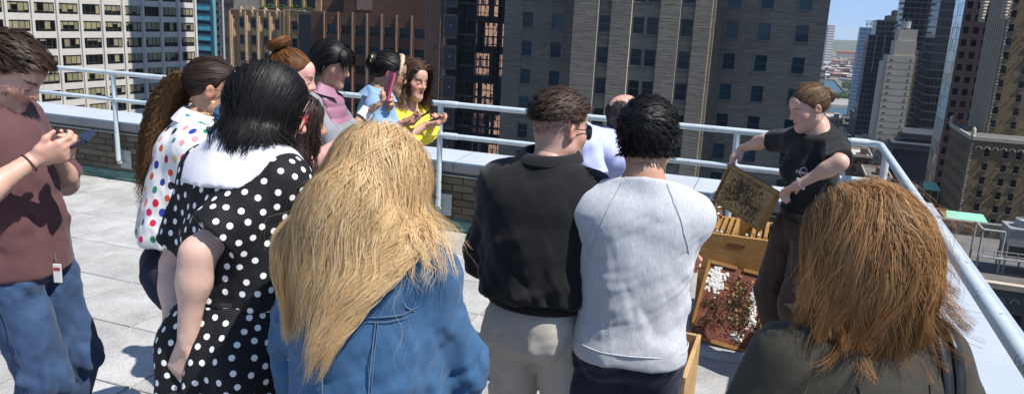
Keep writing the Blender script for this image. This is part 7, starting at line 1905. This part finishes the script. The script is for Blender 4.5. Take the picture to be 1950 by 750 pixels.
P, N = bun(s, M['hair_lbrown'], (0, -.125, .035), .042, 800, 8, axis=(0, -1, .15)); P, near = clump(P, 50, .5, 2); hair_obj(s, 'bun', P, N, M['hair_lbrown'], .0032, 29, near, parent=cap)
p, nn = scalp_roots(s, 110, 30, hlb); P, N = grow_hair(s, p, nn, C3(0, -.6, -.5), .10, 8, head_only(s), .2, .9, (.012, .035), 30, (.006, .05, .002), .6, .3); hair_obj(s, 'stray_hair', P, N, M['hair_lbrown'], .0011, 30, parent=cap)
W_ = s.arm['l'][2]; d_ = unit(s.arm['l'][1] - W_); e1 = unit(np.cross(d_, vec(0, 0, 1))); e2 = np.cross(d_, e1); bc_ = MB()
for t in np.linspace(0, 6.283, 15)[:-1]: q = W_ + d_ * .025 + (e1 * math.cos(t) + e2 * math.sin(t)) * .031; bc_.tube([q - d_ * .005, q, q + d_ * .005], [.001, .006, .001], 6)
bc_.build('bead_bracelet', M['silver'], s.e)
er = s.hc + s.Rh @ (vec(-.083, -.004, -.038) * s.hs); MB().tube([er, er + vec(0, 0, -.012)], .004, 6).build('earring', M['silver'], s.e)
# shirt print: hexagon and word
tee_f = o_field[ft.name]
lc = s.chest + s.fwd * .16 - s.right * .070 - s.upv * .075; M['white_print'] = mat_plain('white_print', (.75, .75, .74), .7)
def on_tee(P3):
    X = np.array(P3, F32)
    for _ in range(6): X = X - grad(tee_f, X) * (tee_f(X) - .006)[:, None]
    return X
lx, lz = s.right, s.upv        # seen from the front the word runs towards the wearer's left
HX = [lc - lx * (.006 + .026 * math.sin(t)) + lz * (.004 + .030 * math.cos(t)) for t in np.arange(6) * math.pi / 3 + .0]
hx = []
for i in range(6):
    if i in (1,): continue
    a, c = HX[i], HX[(i+1) % 6]; hb2 = MB(); hb2.tube(list(on_tee([a * (1-t) + c * t for t in np.linspace(0, 1, 6)])), .0014, 5); hb2.build('logo_stroke', M['white_print'], ft)
cu_ = bpy.data.curves.new('logo_text', 'FONT'); cu_.body = 'alvéole'; cu_.size = .030; cu_.align_x = 'CENTER'; cu_.extrude = .0; tmp = bpy.data.objects.new('tmp_text', cu_); COL.objects.link(tmp)
dg = bpy.context.evaluated_depsgraph_get(); tm = bpy.data.meshes.new_from_object(tmp.evaluated_get(dg)); bpy.data.objects.remove(tmp)
co = np.zeros(len(tm.vertices) * 3, F32); tm.vertices.foreach_get('co', co); co = co.reshape(-1, 3)
X = on_tee([lc - lx * c[0] * 1.05 + lz * (c[1] * 1.05 - .008) for c in co]); tm.vertices.foreach_set('co', (X + (s.fwd * .002).astype(F32)).ravel()); tm.update(); tm.materials.clear(); link('logo_text', tm, M['white_print'], ft)
KEEPER = s

# === woman in olive jacket, brown layered hair, nearest
s = Person(1646, 1.36, 8, 1.605, 'f', lean=.05, head=(-8, 2, 0), py=680, girth=1.12, label='woman with layered auburn brown hair in dark olive jacket, bag strap on shoulder', shw=.155)
s.set_arm('r', s.px(1790, 960, 1.5), (.35, -1, -.3)); s.set_arm('l', s.px(1430, 900, 1.5), (-1, -.6, -.3)); s.build_body(FAIR, h_head=.0065)
M['olive'] = mat_cloth('dark_olive_twill', (.038, .034, .024), .12, 900, .8, .08, .25); jp = ((.18, .14), (.155, .125), (.152, .125), (.146, .114))
A = s.torso(.020, jp) + sleeves(s, .010, 1.9, (.070, .065, .06, .05)); jk = s.garment('jacket', A, M['olive'], .042, [plane_cut((0, 0, .8), (0, 0, -1)), plane_cut(s.neck + s.upv * .015, s.upv + s.fwd * .5)], .0075, [fold_top(s, .006, 95)])
collar(s, 'jacket_collar', M['olive'], .064, .068, -.02, .015, .6, fold=.022, fl=.04); s.trousers(M['denim_navy']); s.shoes(M['shoe_dark'])
fld = Union(A, .042)
for sg in (1, -1): seam(s, 'back_seam', [s.chest + s.right * sg * .09 + s.upv * .09 - s.fwd * .2, s.chest + s.right * sg * .075 - s.upv * .2 - s.fwd * .2], M['olive'], fld, .0022, jk, .001)
M['hair_auburn'] = mat_hair('auburn_brown_hair', (.05, .02, .008), (.64, .38, .17), .34, tipc=(.46, .23, .09))
ex = [Ell(s.hc + s.Rh @ (vec(0, -.02, -.045) * s.hs), np.array((.106, .106, .125)) * s.hs, s.Rh)]
cap, _ = hair_cap(s, M['hair_auburn'], .020, None, extra=ex, noise_amp=.007, xk=.05, cuts=[lambda P: np.minimum((((P - s.hc) @ s.Rh)[:, 1] - .06), (.07 - ((P - s.hc) @ s.Rh)[:, 2])).astype(F32)])
col_f = Union([Ell(s.hc + s.Rh @ (vec(0, -.015, .010) * s.hs), np.array((.098, .115, .118)) * s.hs, s.Rh), Ell(s.hc + s.Rh @ (vec(0, -.02, -.05) * s.hs), np.array((.106, .108, .12)) * s.hs, s.Rh)], .04)
p, nn = scalp_roots(s, 11000, 31)
cmb = lambda q: np.stack([np.tanh((q[:, 0] + .02) * 30) * .6 + .35 * np.sin(q[:, 1] * 50), -.45 - 3 * q[:, 1], .1 + 0 * q[:, 0]], 1)
P, N = grow_hair(s, p, nn, cmb, lambda q: .175 + .97 * np.clip(q[:, 2] + .06, 0, .2), 15, col_f, .5, .8, (.004, .034), 31, None, .5, .035, pull=(s.neck - s.fwd * .02, 1.2))
P, near = clump(P, 330, .74, 31); P = wave_locks(P, N, near, .006, .15, 5, .33)
tt = np.clip(np.linspace(0, 1, P.shape[1]) - .72, 0, 1)[None, :, None]; hd_ = P - (s.hc + vec(0, -.01, 0)); hd_[..., 2] = 0; hd_ /= np.linalg.norm(hd_, axis=2, keepdims=True); r_ = np.random.default_rng(4); fl_ = r_.normal(.05, .12, 16000)[near][:, None, None]
P = P + hd_ * tt * fl_ + vec(0, 0, 1) * tt ** 2 * np.abs(fl_) * 1.4 + vec(1, 0, 0) * tt * r_.normal(0, .10, 16000)[near][:, None, None]
hair_obj(s, 'hair', P, N, M['hair_auburn'], .0012, 31, near, parent=cap)
p, nn = scalp_roots(s, 110, 32); P, N = grow_hair(s, p, nn, cmb, .34, 18, col_f, .25, .9, (.03, .07), 32, (.010, .10, .001), .7, .12); hair_obj(s, 'stray_hair', P, N, M['hair_auburn'], .0006, 32, parent=cap)
# shoulder bag: two straps over her right shoulder, bag at the hip
a0 = s.sh['r'] - s.right * .035; bagp = s.world(s.sh['r'] + s.right * .10 + vec(0, -.06, -.72)); e = empty('shoulder_bag', tuple(bagp), s.rz); tag(e, 'black leather shoulder bag with two straps over the olive jacket', 'bag')
to_e = lambda p: rotz(-s.rz) @ (s.world(p) - bagp)
for k, dx in enumerate((.0, .030)):
    pts = [a0 + s.right * dx + vec(.09, .12, -.55), a0 + s.right * dx + vec(.02, .11, -.20), a0 + s.right * dx + vec(0, .085, -.02), a0 + s.right * dx + vec(0, .045, .055), a0 + s.right * dx + vec(0, -.02, .068), a0 + s.right * dx + vec(0, -.075, .035), a0 + s.right * dx + vec(.005, -.115, -.06), a0 + s.right * dx + vec(.03, -.16, -.30), a0 + s.right * dx + vec(.09, -.12, -.55)]
    X = np.array(pts, F32)
    XX = np.concatenate([np.linspace(X[i], X[i+1], 8)[:-1] for i in range(len(X) - 1)] + [X[-1:]])
    for _ in range(4): g_ = grad(fld, XX); dd_ = fld(XX); XX = XX + g_ * np.clip(.006 - dd_, 0, .1)[:, None]
    st = MB(); V = []
    for q, g_ in zip(XX, grad(fld, XX)): t_ = s.right - g_ * (s.right @ g_); t_ = unit(t_); V += [to_e(q - t_ * .011), to_e(q + t_ * .011)]
    st.add(V, [(2*i, 2*i+1, 2*i+3, 2*i+2) for i in range(len(XX) - 1)], 0, True); o = st.build('strap', M['leather_black'], e); so = o.modifiers.new('t', 'SOLIDIFY'); so.thickness = .005; so.offset = 1
me = MB().box(-.07, .07, -.2, .18, -.05, .2).mesh('bag_body'); bevel_mesh(me, .03, 3); link('bag_body', me, M['leather_black'], e)
# ------------------------------------------------------------------ hive and small things
def mat_wood(name, c0, c1, scale=(1, 14, 14), rough=.6):
    mt, nt, b = new_mat(name); v = coords(nt, scale=scale); f = noise(nt, 9, 6, .65, v, .6)
    col = ramp(nt, f, [(.28, c0), (.5, tuple((np.array(c0) + np.array(c1)) / 2)), (.72, c1)])
    st = ramp(nt, noise(nt, 5, 5, .7, coords(nt), .4), [(.40, (.62, .55, .45)), (.58, (1, 1, 1))]); nt.links.new(mixc(nt, .6, col, st, 'MULTIPLY'), b.inputs['Base Color'])
    b.inputs['Roughness'].default_value = rough; bump(nt, b, f, .25, .004); return mt
M['pine'] = mat_wood('honey_pine', (.34, .165, .045), (.52, .30, .10)); M['pine_pale'] = mat_wood('pale_pine', (.42, .25, .10), (.60, .40, .19)); M['frame_wood'] = mat_wood('waxed_frame_wood', (.24, .115, .028), (.42, .22, .055))
M['red_board'] = mat_wood('red_brown_board', (.16, .048, .025), (.26, .085, .045)); M['wax_white'] = mat_noise('white_wax', (.62, .60, .54), (.78, .76, .70), 40, .6, .6, .006)
def mat_comb():
    mt, nt, b = new_mat('honeycomb'); v = coords(nt); vo = nt.nodes.new('ShaderNodeTexVoronoi'); vo.inputs['Scale'].default_value = 190; vo.inputs['Randomness'].default_value = .15; nt.links.new(v, vo.inputs['Vector'])
    base = ramp(nt, noise(nt, 9, 5, .7, v, .5), [(.3, (.22, .12, .035)), (.5, (.42, .25, .075)), (.7, (.60, .42, .16))]); cell = ramp(nt, vo.outputs['Distance'], [(.1, (.45, .42, .4)), (.45, (1, 1, 1))])
    nt.links.new(mixc(nt, .8, base, cell, 'MULTIPLY'), b.inputs['Base Color']); b.inputs['Roughness'].default_value = .5; bump(nt, b, vo.outputs['Distance'], .7, .006); return mt
M['comb'] = mat_comb(); M['bee'] = mat_noise('bee', (.010, .006, .003), (.06, .032, .010), 320, .45, detail=2)
M['hive_steel'] = mat_noise('smoker_steel', (.45, .45, .44), (.6, .6, .58), 9, .25, metal=1.0); M['yellow_strap'] = mat_cloth('yellow_strap', (.62, .42, .03), .1)
def bees(name, label, pts, nrm, seed, size=.0125, parent_mat=None):
    """each insect: abdomen, thorax and two wings, too many and small to count"""
    r = np.random.default_rng(seed); V = []; F = []; P = np.asarray(pts)
    for p, n in zip(P, nrm):
        n = unit(n); a = unit(np.cross(n, r.normal(size=3))); b = np.cross(n, a); L = size * r.uniform(.8, 1.15); o = len(V)
        for t, w in ((-.55, .02), (-.25, .20), (.05, .12), (.28, .17), (.5, .05)):
            c = p + n * .18 * L + a * t * L; V += [c + b * w * L, c + n * w * L * .9, c - b * w * L, c - n * w * L * .4]
        for i in range(4):
            for j in range(4): F.append((o + i*4 + j, o + i*4 + (j+1) % 4, o + (i+1)*4 + (j+1) % 4, o + (i+1)*4 + j))
    o = link(name, np_mesh(name, np.array(V), np.array(F), mats=[M['bee']])); tag(o, label, 'bees', kind='stuff'); return o
VH = 4.86
hu0 = onv(1334, 468, VH)[0]; hu1 = hu0 + .425; ZB, ZTp = .405, .648
hv = empty('beehive', uvw((hu0 + hu1)/2, VH + .25, 0), TH); tag(hv, 'open honey coloured wooden beehive with frames standing in its top box', 'beehive')
def HL(u, v, z): return (u - (hu0 + hu1)/2, v - (VH + .25), z)
def hbox(name, mat, u0, u1, v0, v1, z0, z1, bev=.003, parent=None, holes=None):
    a, c = HL(u0, v0, z0), HL(u1, v1, z1); me = MB().box(a[0], c[0], a[1], c[1], a[2], c[2]).mesh(name)
    if bev: bevel_mesh(me, bev)
    return link(name, me, mat, parent or hv)
t = .020
# stand and brood boxes
for v in (VH + .02, VH + .42): hbox('stand_rail', M['pine'], hu0 - .02, hu1 + .02, v, v + .05, .0, .09)
hbox('bottom_board', M['pine'], hu0, hu1, VH - .03, VH + .5, .092, .118)
for z0, z1 in ((.12, .402), (ZB, ZTp)):
    wn_ = 'box_wall'
    hbox(wn_, M['pine'], hu0, hu0 + t, VH + t + .0005, VH + .5 - t, z0, z1); hbox(wn_, M['pine'], hu1 - t, hu1, VH + t + .0005, VH + .5 - t, z0, z1); hbox(wn_, M['pine'], hu0, hu1, VH + .5 - t + .0005, VH + .5, z0, z1)
    fr_ = hbox(wn_, M['pine'], hu0, hu1, VH, VH + t, z0, z1)
    # hand hold as a flat dark patch, recess shade painted in
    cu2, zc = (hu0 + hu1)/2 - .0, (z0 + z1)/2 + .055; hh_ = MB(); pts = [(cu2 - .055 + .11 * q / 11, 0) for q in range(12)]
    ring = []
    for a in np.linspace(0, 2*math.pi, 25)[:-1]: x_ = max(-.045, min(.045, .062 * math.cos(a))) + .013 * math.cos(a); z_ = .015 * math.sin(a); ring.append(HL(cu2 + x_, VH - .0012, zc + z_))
    hh_.add(ring, [tuple(range(24))]); hh_.build('hand_hold', mat_plain('painted_recess_shade', (.16, .075, .022), .8) if 'hold' not in M else M['hold'], fr_)
# ten frames in the top box: one is out
for k in range(10):
    if k in (5, 6): continue
    u = hu0 + .035 + k * .0385; q = hbox('hive_frame', M['frame_wood'], u - .011, u + .011, VH + .008, VH + .492, ZTp - .018, ZTp + .004, .002)
    c_ = MB(); a, c = HL(u - .012, VH + .04, ZB + .02), HL(u + .012, VH + .46, ZTp - .02); c_.box(a[0], c[0], a[1], c[1], a[2], c[2]); c_.build('comb', M['comb'], q)
rb_ = np.random.default_rng(8); pts = [uvw(hu0 + rb_.uniform(.01, .415), VH + rb_.choice([.004, .03, .06]) + rb_.uniform(0, .05) * (1 if rb_.random() < .7 else 8), ZTp + .005) for _ in range(190)]
bees('bees', 'bees crawling over the top bars of the open hive', pts, [(0, 0, 1)] * len(pts), 1)
wx = MB()
for k in range(4):
    c = HL(hu0 + rb_.uniform(.03, .4), VH + rb_.uniform(.01, .06), ZTp + .006); wx.tube([np.array(c) + vec(-.008, 0, 0), np.array(c) + vec(0, 0, .006), np.array(c) + vec(.009, .004, 0)], [.003, .009, .002], 7)
wx.build('wax_crumbs', M['wax_white'], hv)['kind'] = 'stuff'
# cover board leaning on the front
bu0 = onv(1309, 640, 4.62)[0]; bw, bh_ = .400, .505; v_bot, v_top = 4.60, 4.835; zt = math.sqrt(bh_ ** 2 - (v_top - v_bot) ** 2)
cb_ = empty('hive_cover_board', uvw(bu0 + bw/2, v_bot, 0), TH); tag(cb_, 'red brown hive cover board smeared with white wax and bees, leaning on the hive', 'board')
e1 = vec(1, 0, 0); e2 = unit(vec(.055, v_top - v_bot, zt)); e1 = unit(e1 - e2 * (e1 @ e2)); e3 = np.cross(e1, e2)           # e3 points to the hive's viewer side
if e3[1] > 0: e3 = -e3
def CBp(a, b, c): return e1 * (a - bw/2) + e2 * b + e3 * c + vec(0, 0, .012)
def slab3(name, mat, a0, a1, b0, b1, c0, c1, parent, Pf, bev=.0):
    V = [Pf(a, b, c) for c in (c0, c1) for a, b in ((a0, b0), (a1, b0), (a1, b1), (a0, b1))]; m_ = MB().add(V, [(3,2,1,0),(4,5,6,7),(0,1,5,4),(1,2,6,5),(2,3,7,6),(3,0,4,7)]); me = m_.mesh(name)
    bm = bmesh.new(); bm.from_mesh(me); bmesh.ops.recalc_face_normals(bm, faces=bm.faces)
    if bev: bmesh.ops.bevel(bm, geom=list(bm.edges), offset=bev, segments=1, affect='EDGES')
    bm.to_mesh(me); bm.free(); return link(name, me, mat, parent)
slab3('panel', M['red_board'], .012, bw - .012, .012, bh_ - .012, -.008, .0, cb_, CBp)
for a0, a1, b0, b1 in ((0, .02, 0, bh_), (bw - .02, bw, 0, bh_), (.0205, bw - .0205, 0, .022), (.0205, bw * .46, bh_ - .022, bh_), (bw * .56, bw - .0205, bh_ - .022, bh_)): slab3('rim', M['frame_wood'], a0, a1, b0, b1, -.010, .012, cb_, CBp, .002)
ho = MB(); ring = [CBp(bw * .55 + .018 * math.cos(t_), bh_ * .52 + .014 * math.sin(t_), .0015) for t_ in np.linspace(0, 6.283, 17)[:-1]]; ho.add(ring, [tuple(range(16))]); ho.build('centre_hole', mat_plain('dark_hole', (.02, .01, .006), .9), cb_)
def blob(name, mat, cen, rad, n, seed, h, Pf, parent):
    r = np.random.default_rng(seed); Pm = []
    for _ in range(n):
        a, b = cen[0] + r.normal() * rad[0], cen[1] + r.normal() * rad[1]
        if .02 < a < bw - .02 and .02 < b < bh_ - .02: Pm.append(Ell(Pf(a, b, .001), (r.uniform(.007, .017), r.uniform(.003, .0055), r.uniform(.007, .017)), np.stack([e1, e3, e2], 1)))
    V, Q = surface_nets(Union(Pm, .003), h); V = V + vnormals(V, Q) * (.0022 * wnoise(V, 260, seed, 2))[:, None]; o = link(name, np_mesh(name, V, Q, mats=[mat]), None, parent); o['kind'] = 'stuff'
blob('wax_smear', M['wax_white'], (.075, .40), (.028, .046), 90, 2, .004, CBp, cb_); blob('wax_smear', M['wax_white'], (.325, .36), (.012, .05), 26, 3, .004, CBp, cb_); blob('wax_smear', M['wax_white'], (.345, .21), (.010, .035), 18, 4, .004, CBp, cb_); blob('wax_smear', M['wax_white'], (.29, .085), (.022, .014), 14, 5, .004, CBp, cb_)
blob('burr_comb', M['comb'], (.25, .28), (.040, .085), 70, 6, .005, CBp, cb_)
r_ = np.random.default_rng(12); pts = []
for k in range(700):
    c = [(.24, .30, .045, .085), (.11, .13, .05, .035), (.30, .16, .03, .07), (.10, .24, .05, .03), (.2, .2, .09, .1)][r_.choice(5, p=[.42, .18, .18, .12, .1])]
    a, b = r_.normal(c[0], c[2]), r_.normal(c[1], c[3])
    if .025 < a < bw - .025 and .025 < b < bh_ - .03: pts.append((a, b))
Mw = lambda p: rotz(TH) @ p + np.array(uvw(bu0 + bw/2, v_bot, 0))
bees('bees', 'dark clusters of bees on the leaning red brown board', [Mw(CBp(a, b, .004 + .008 * r_.random())) for a, b in pts], [rotz(TH) @ e3] * len(pts), 5, .0155)
# comb frame in the beekeeper's hands
TL, TR = at(1391, 317, 4.62), at(1484, 369, 4.06); ax1 = unit(TR - TL); dn = at(1365, 384, 4.58) - TL; dn = unit(dn - ax1 * (dn @ ax1)); nf = np.cross(ax1, dn); nf = nf if nf[1] < 0 else -nf
LN = float(np.linalg.norm(TR - TL)); FH = .232
fm_ = empty('comb_frame', tuple(TL)); tag(fm_, 'wooden comb frame crowded with bees, held up over the hive', 'comb frame')
CF = lambda a, b, c: ax1 * a + dn * b + nf * c
slab3('top_bar', M['frame_wood'], -.02, LN + .02, -.012, .010, -.0135, .0135, fm_, CF, .002); slab3('bottom_bar', M['frame_wood'], .012, LN - .012, FH - .012, FH, -.009, .009, fm_, CF, .001)
for a0 in (.002, LN - .014): slab3('side_bar', M['frame_wood'], a0, a0 + .012, .0105, FH - .0125, -.017, .017, fm_, CF, .001)
V = []; nx, ny = 44, 22; r_ = np.random.default_rng(3)
for sgn in (1, -1):
    for j in range(ny):
        for i in range(nx):
            a = .014 + (LN - .028) * i / (nx - 1); b = .0105 + (FH - .023) * j / (ny - 1); ed_ = min(i, nx-1-i, j * 2, (ny-1-j) * 2) / 3; V.append(CF(a, b, sgn * (.0115 * min(1, ed_ + .3) + .0018 * r_.normal())))
F = [(k*nx*ny + j*nx+i, k*nx*ny + j*nx+i+1, k*nx*ny + (j+1)*nx+i+1, k*nx*ny + (j+1)*nx+i) for k in (0, 1) for j in range(ny-1) for i in range(nx-1)]
MB().add(V, F, 0, True).build('comb', M['comb'], fm_)
pts = []; r_ = np.random.default_rng(31)
for k in range(620):
    c = [(.50, .35, .16, .18), (.3, .6, .16, .2), (.72, .72, .10, .14), (.5, .5, .3, .3)][r_.choice(4, p=[.35, .3, .15, .2])]; a, b = r_.normal(c[0], c[2]) * LN, r_.normal(c[1], c[3]) * FH
    if .02 < a < LN * .86 and .012 < b < FH - .015: pts.append((a, b))
bees('bees', 'bees covering the comb frame lifted by the beekeeper', [TL + CF(a, b, .0125) for a, b in pts] + [TL + CF(r_.uniform(.1, .9) * LN, -.012, r_.uniform(-.01, .012)) for _ in range(60)], [nf] * len(pts) + [-dn] * 60, 6, .0135)
# smoker on the back of the hive
sp_ = at(1362, 404, 5.10); sm_ = empty('bee_smoker', (sp_[0], sp_[1], ZTp + .004), .4); tag(sm_, 'shiny steel bee smoker with a spout, resting on the hive', 'smoker')
MB().tube([(0, 0, 0), (0, 0, .004), (0, 0, .12), (0, 0, .125)], [.045, .05, .05, .05], 20).build('can', M['hive_steel'], sm_); MB().tube([(0, 0, .126), (0, 0, .15), (.03, 0, .185), (.055, 0, .2)], [.052, .04, .02, .012], 16).build('spout', M['hive_steel'], sm_)
me = MB().box(-.10, -.058, -.05, .05, .01, .12).mesh('bellows'); bevel_mesh(me, .006, 2); link('bellows', me, M['leather_black'], sm_); 
for z in (.04, .085): MB().tube([(.053 * math.cos(t_), .053 * math.sin(t_), z) for t_ in np.linspace(0, 6.283, 20)], .0025, 5, caps=False).build('wire_guard', M['hive_steel'], sm_)
# spare box on the floor behind the grey sweater, frame leaning on the parapet, strapped hive
bx_ = to_uv(atz(1303, 800, 0)); P0 = atz(1311, 812, 0); pu, pv = to_uv(np.array([at(1309, 700, 2.95)[0], 2.95, 0])); sb = empty('spare_hive_box', uvw(pu - .21, pv + .25, 0), TH); tag(sb, 'empty pale pine hive box standing on the pavers beside the folded arms man', 'hive box')
for a in ((-.21, -.19, -.25, .25), (.19, .21, -.25, .25), (-.189, .189, -.25, -.23), (-.189, .189, .23, .25)):
    me = MB().box(*a, 0, .49).mesh('box_wall'); bevel_mesh(me, .003); link('box_wall', me, M['pine_pale'], sb)
MB().box(-.188, .188, -.229, .229, .005, .03).build('box_floor', M['pine'], sb)
lf = empty('leaning_frame', uvw(-2.555, 6.05, 0), TH); tag(lf, 'small empty wooden comb frame leaning against the brick parapet', 'comb frame')
for a, c in (((0, 0, .012), (.03, .12, .25)), ((0, 0, .012), (.16, -.02, .012)), ((.03, .12, .25), (.19, .10, .25)), ((.16, -.02, .012), (.19, .10, .25))):
    MB().tube([a, c], .011, 4, smooth=False).build('frame_bar', M['pine'], lf)
su, sv = to_uv(np.array([at(1496, 560, 4.72)[0], 4.72, 0])); sh_ = empty('strapped_hive', uvw(su + .2, sv + .2, 0), TH); tag(sh_, 'second wooden hive with yellow strap behind the beekeeper', 'beehive')
for z0, z1 in ((0, .20), (.202, .40)):
    me = MB().box(-.2, .2, -.2, .2, z0, z1).mesh('hive_box'); bevel_mesh(me, .004); link('hive_box', me, M['pine'], sh_)
me = MB().box(-.215, .215, -.215, .215, .402, .45).mesh('hive_lid'); bevel_mesh(me, .004); link('hive_lid', me, M['galv'], sh_)
for x in (-.165, .12): MB().box(x - .02, x + .02, -.2195, -.2155, .002, .452).build('strap', M['yellow_strap'], sh_)
# ------------------------------------------------------------------ summer haze over the city
mt = bpy.data.materials.new('summer_haze'); mt.use_nodes = True; nt = mt.node_tree
for n_ in list(nt.nodes):
    if n_.type == 'BSDF_PRINCIPLED': nt.nodes.remove(n_)
pv = nt.nodes.new('ShaderNodeVolumePrincipled'); pv.inputs['Color'].default_value = (.86, .92, 1.0, 1); pv.inputs['Density'].default_value = 5.5e-5; pv.inputs['Anisotropy'].default_value = .2
nt.links.new(pv.outputs[0], nt.nodes['Material Output'].inputs['Volume'])
hz_ = MB().box(-12500, 14500, -2500, 16500, -82, 140).build('haze', mt); tag(hz_, kind='stuff')
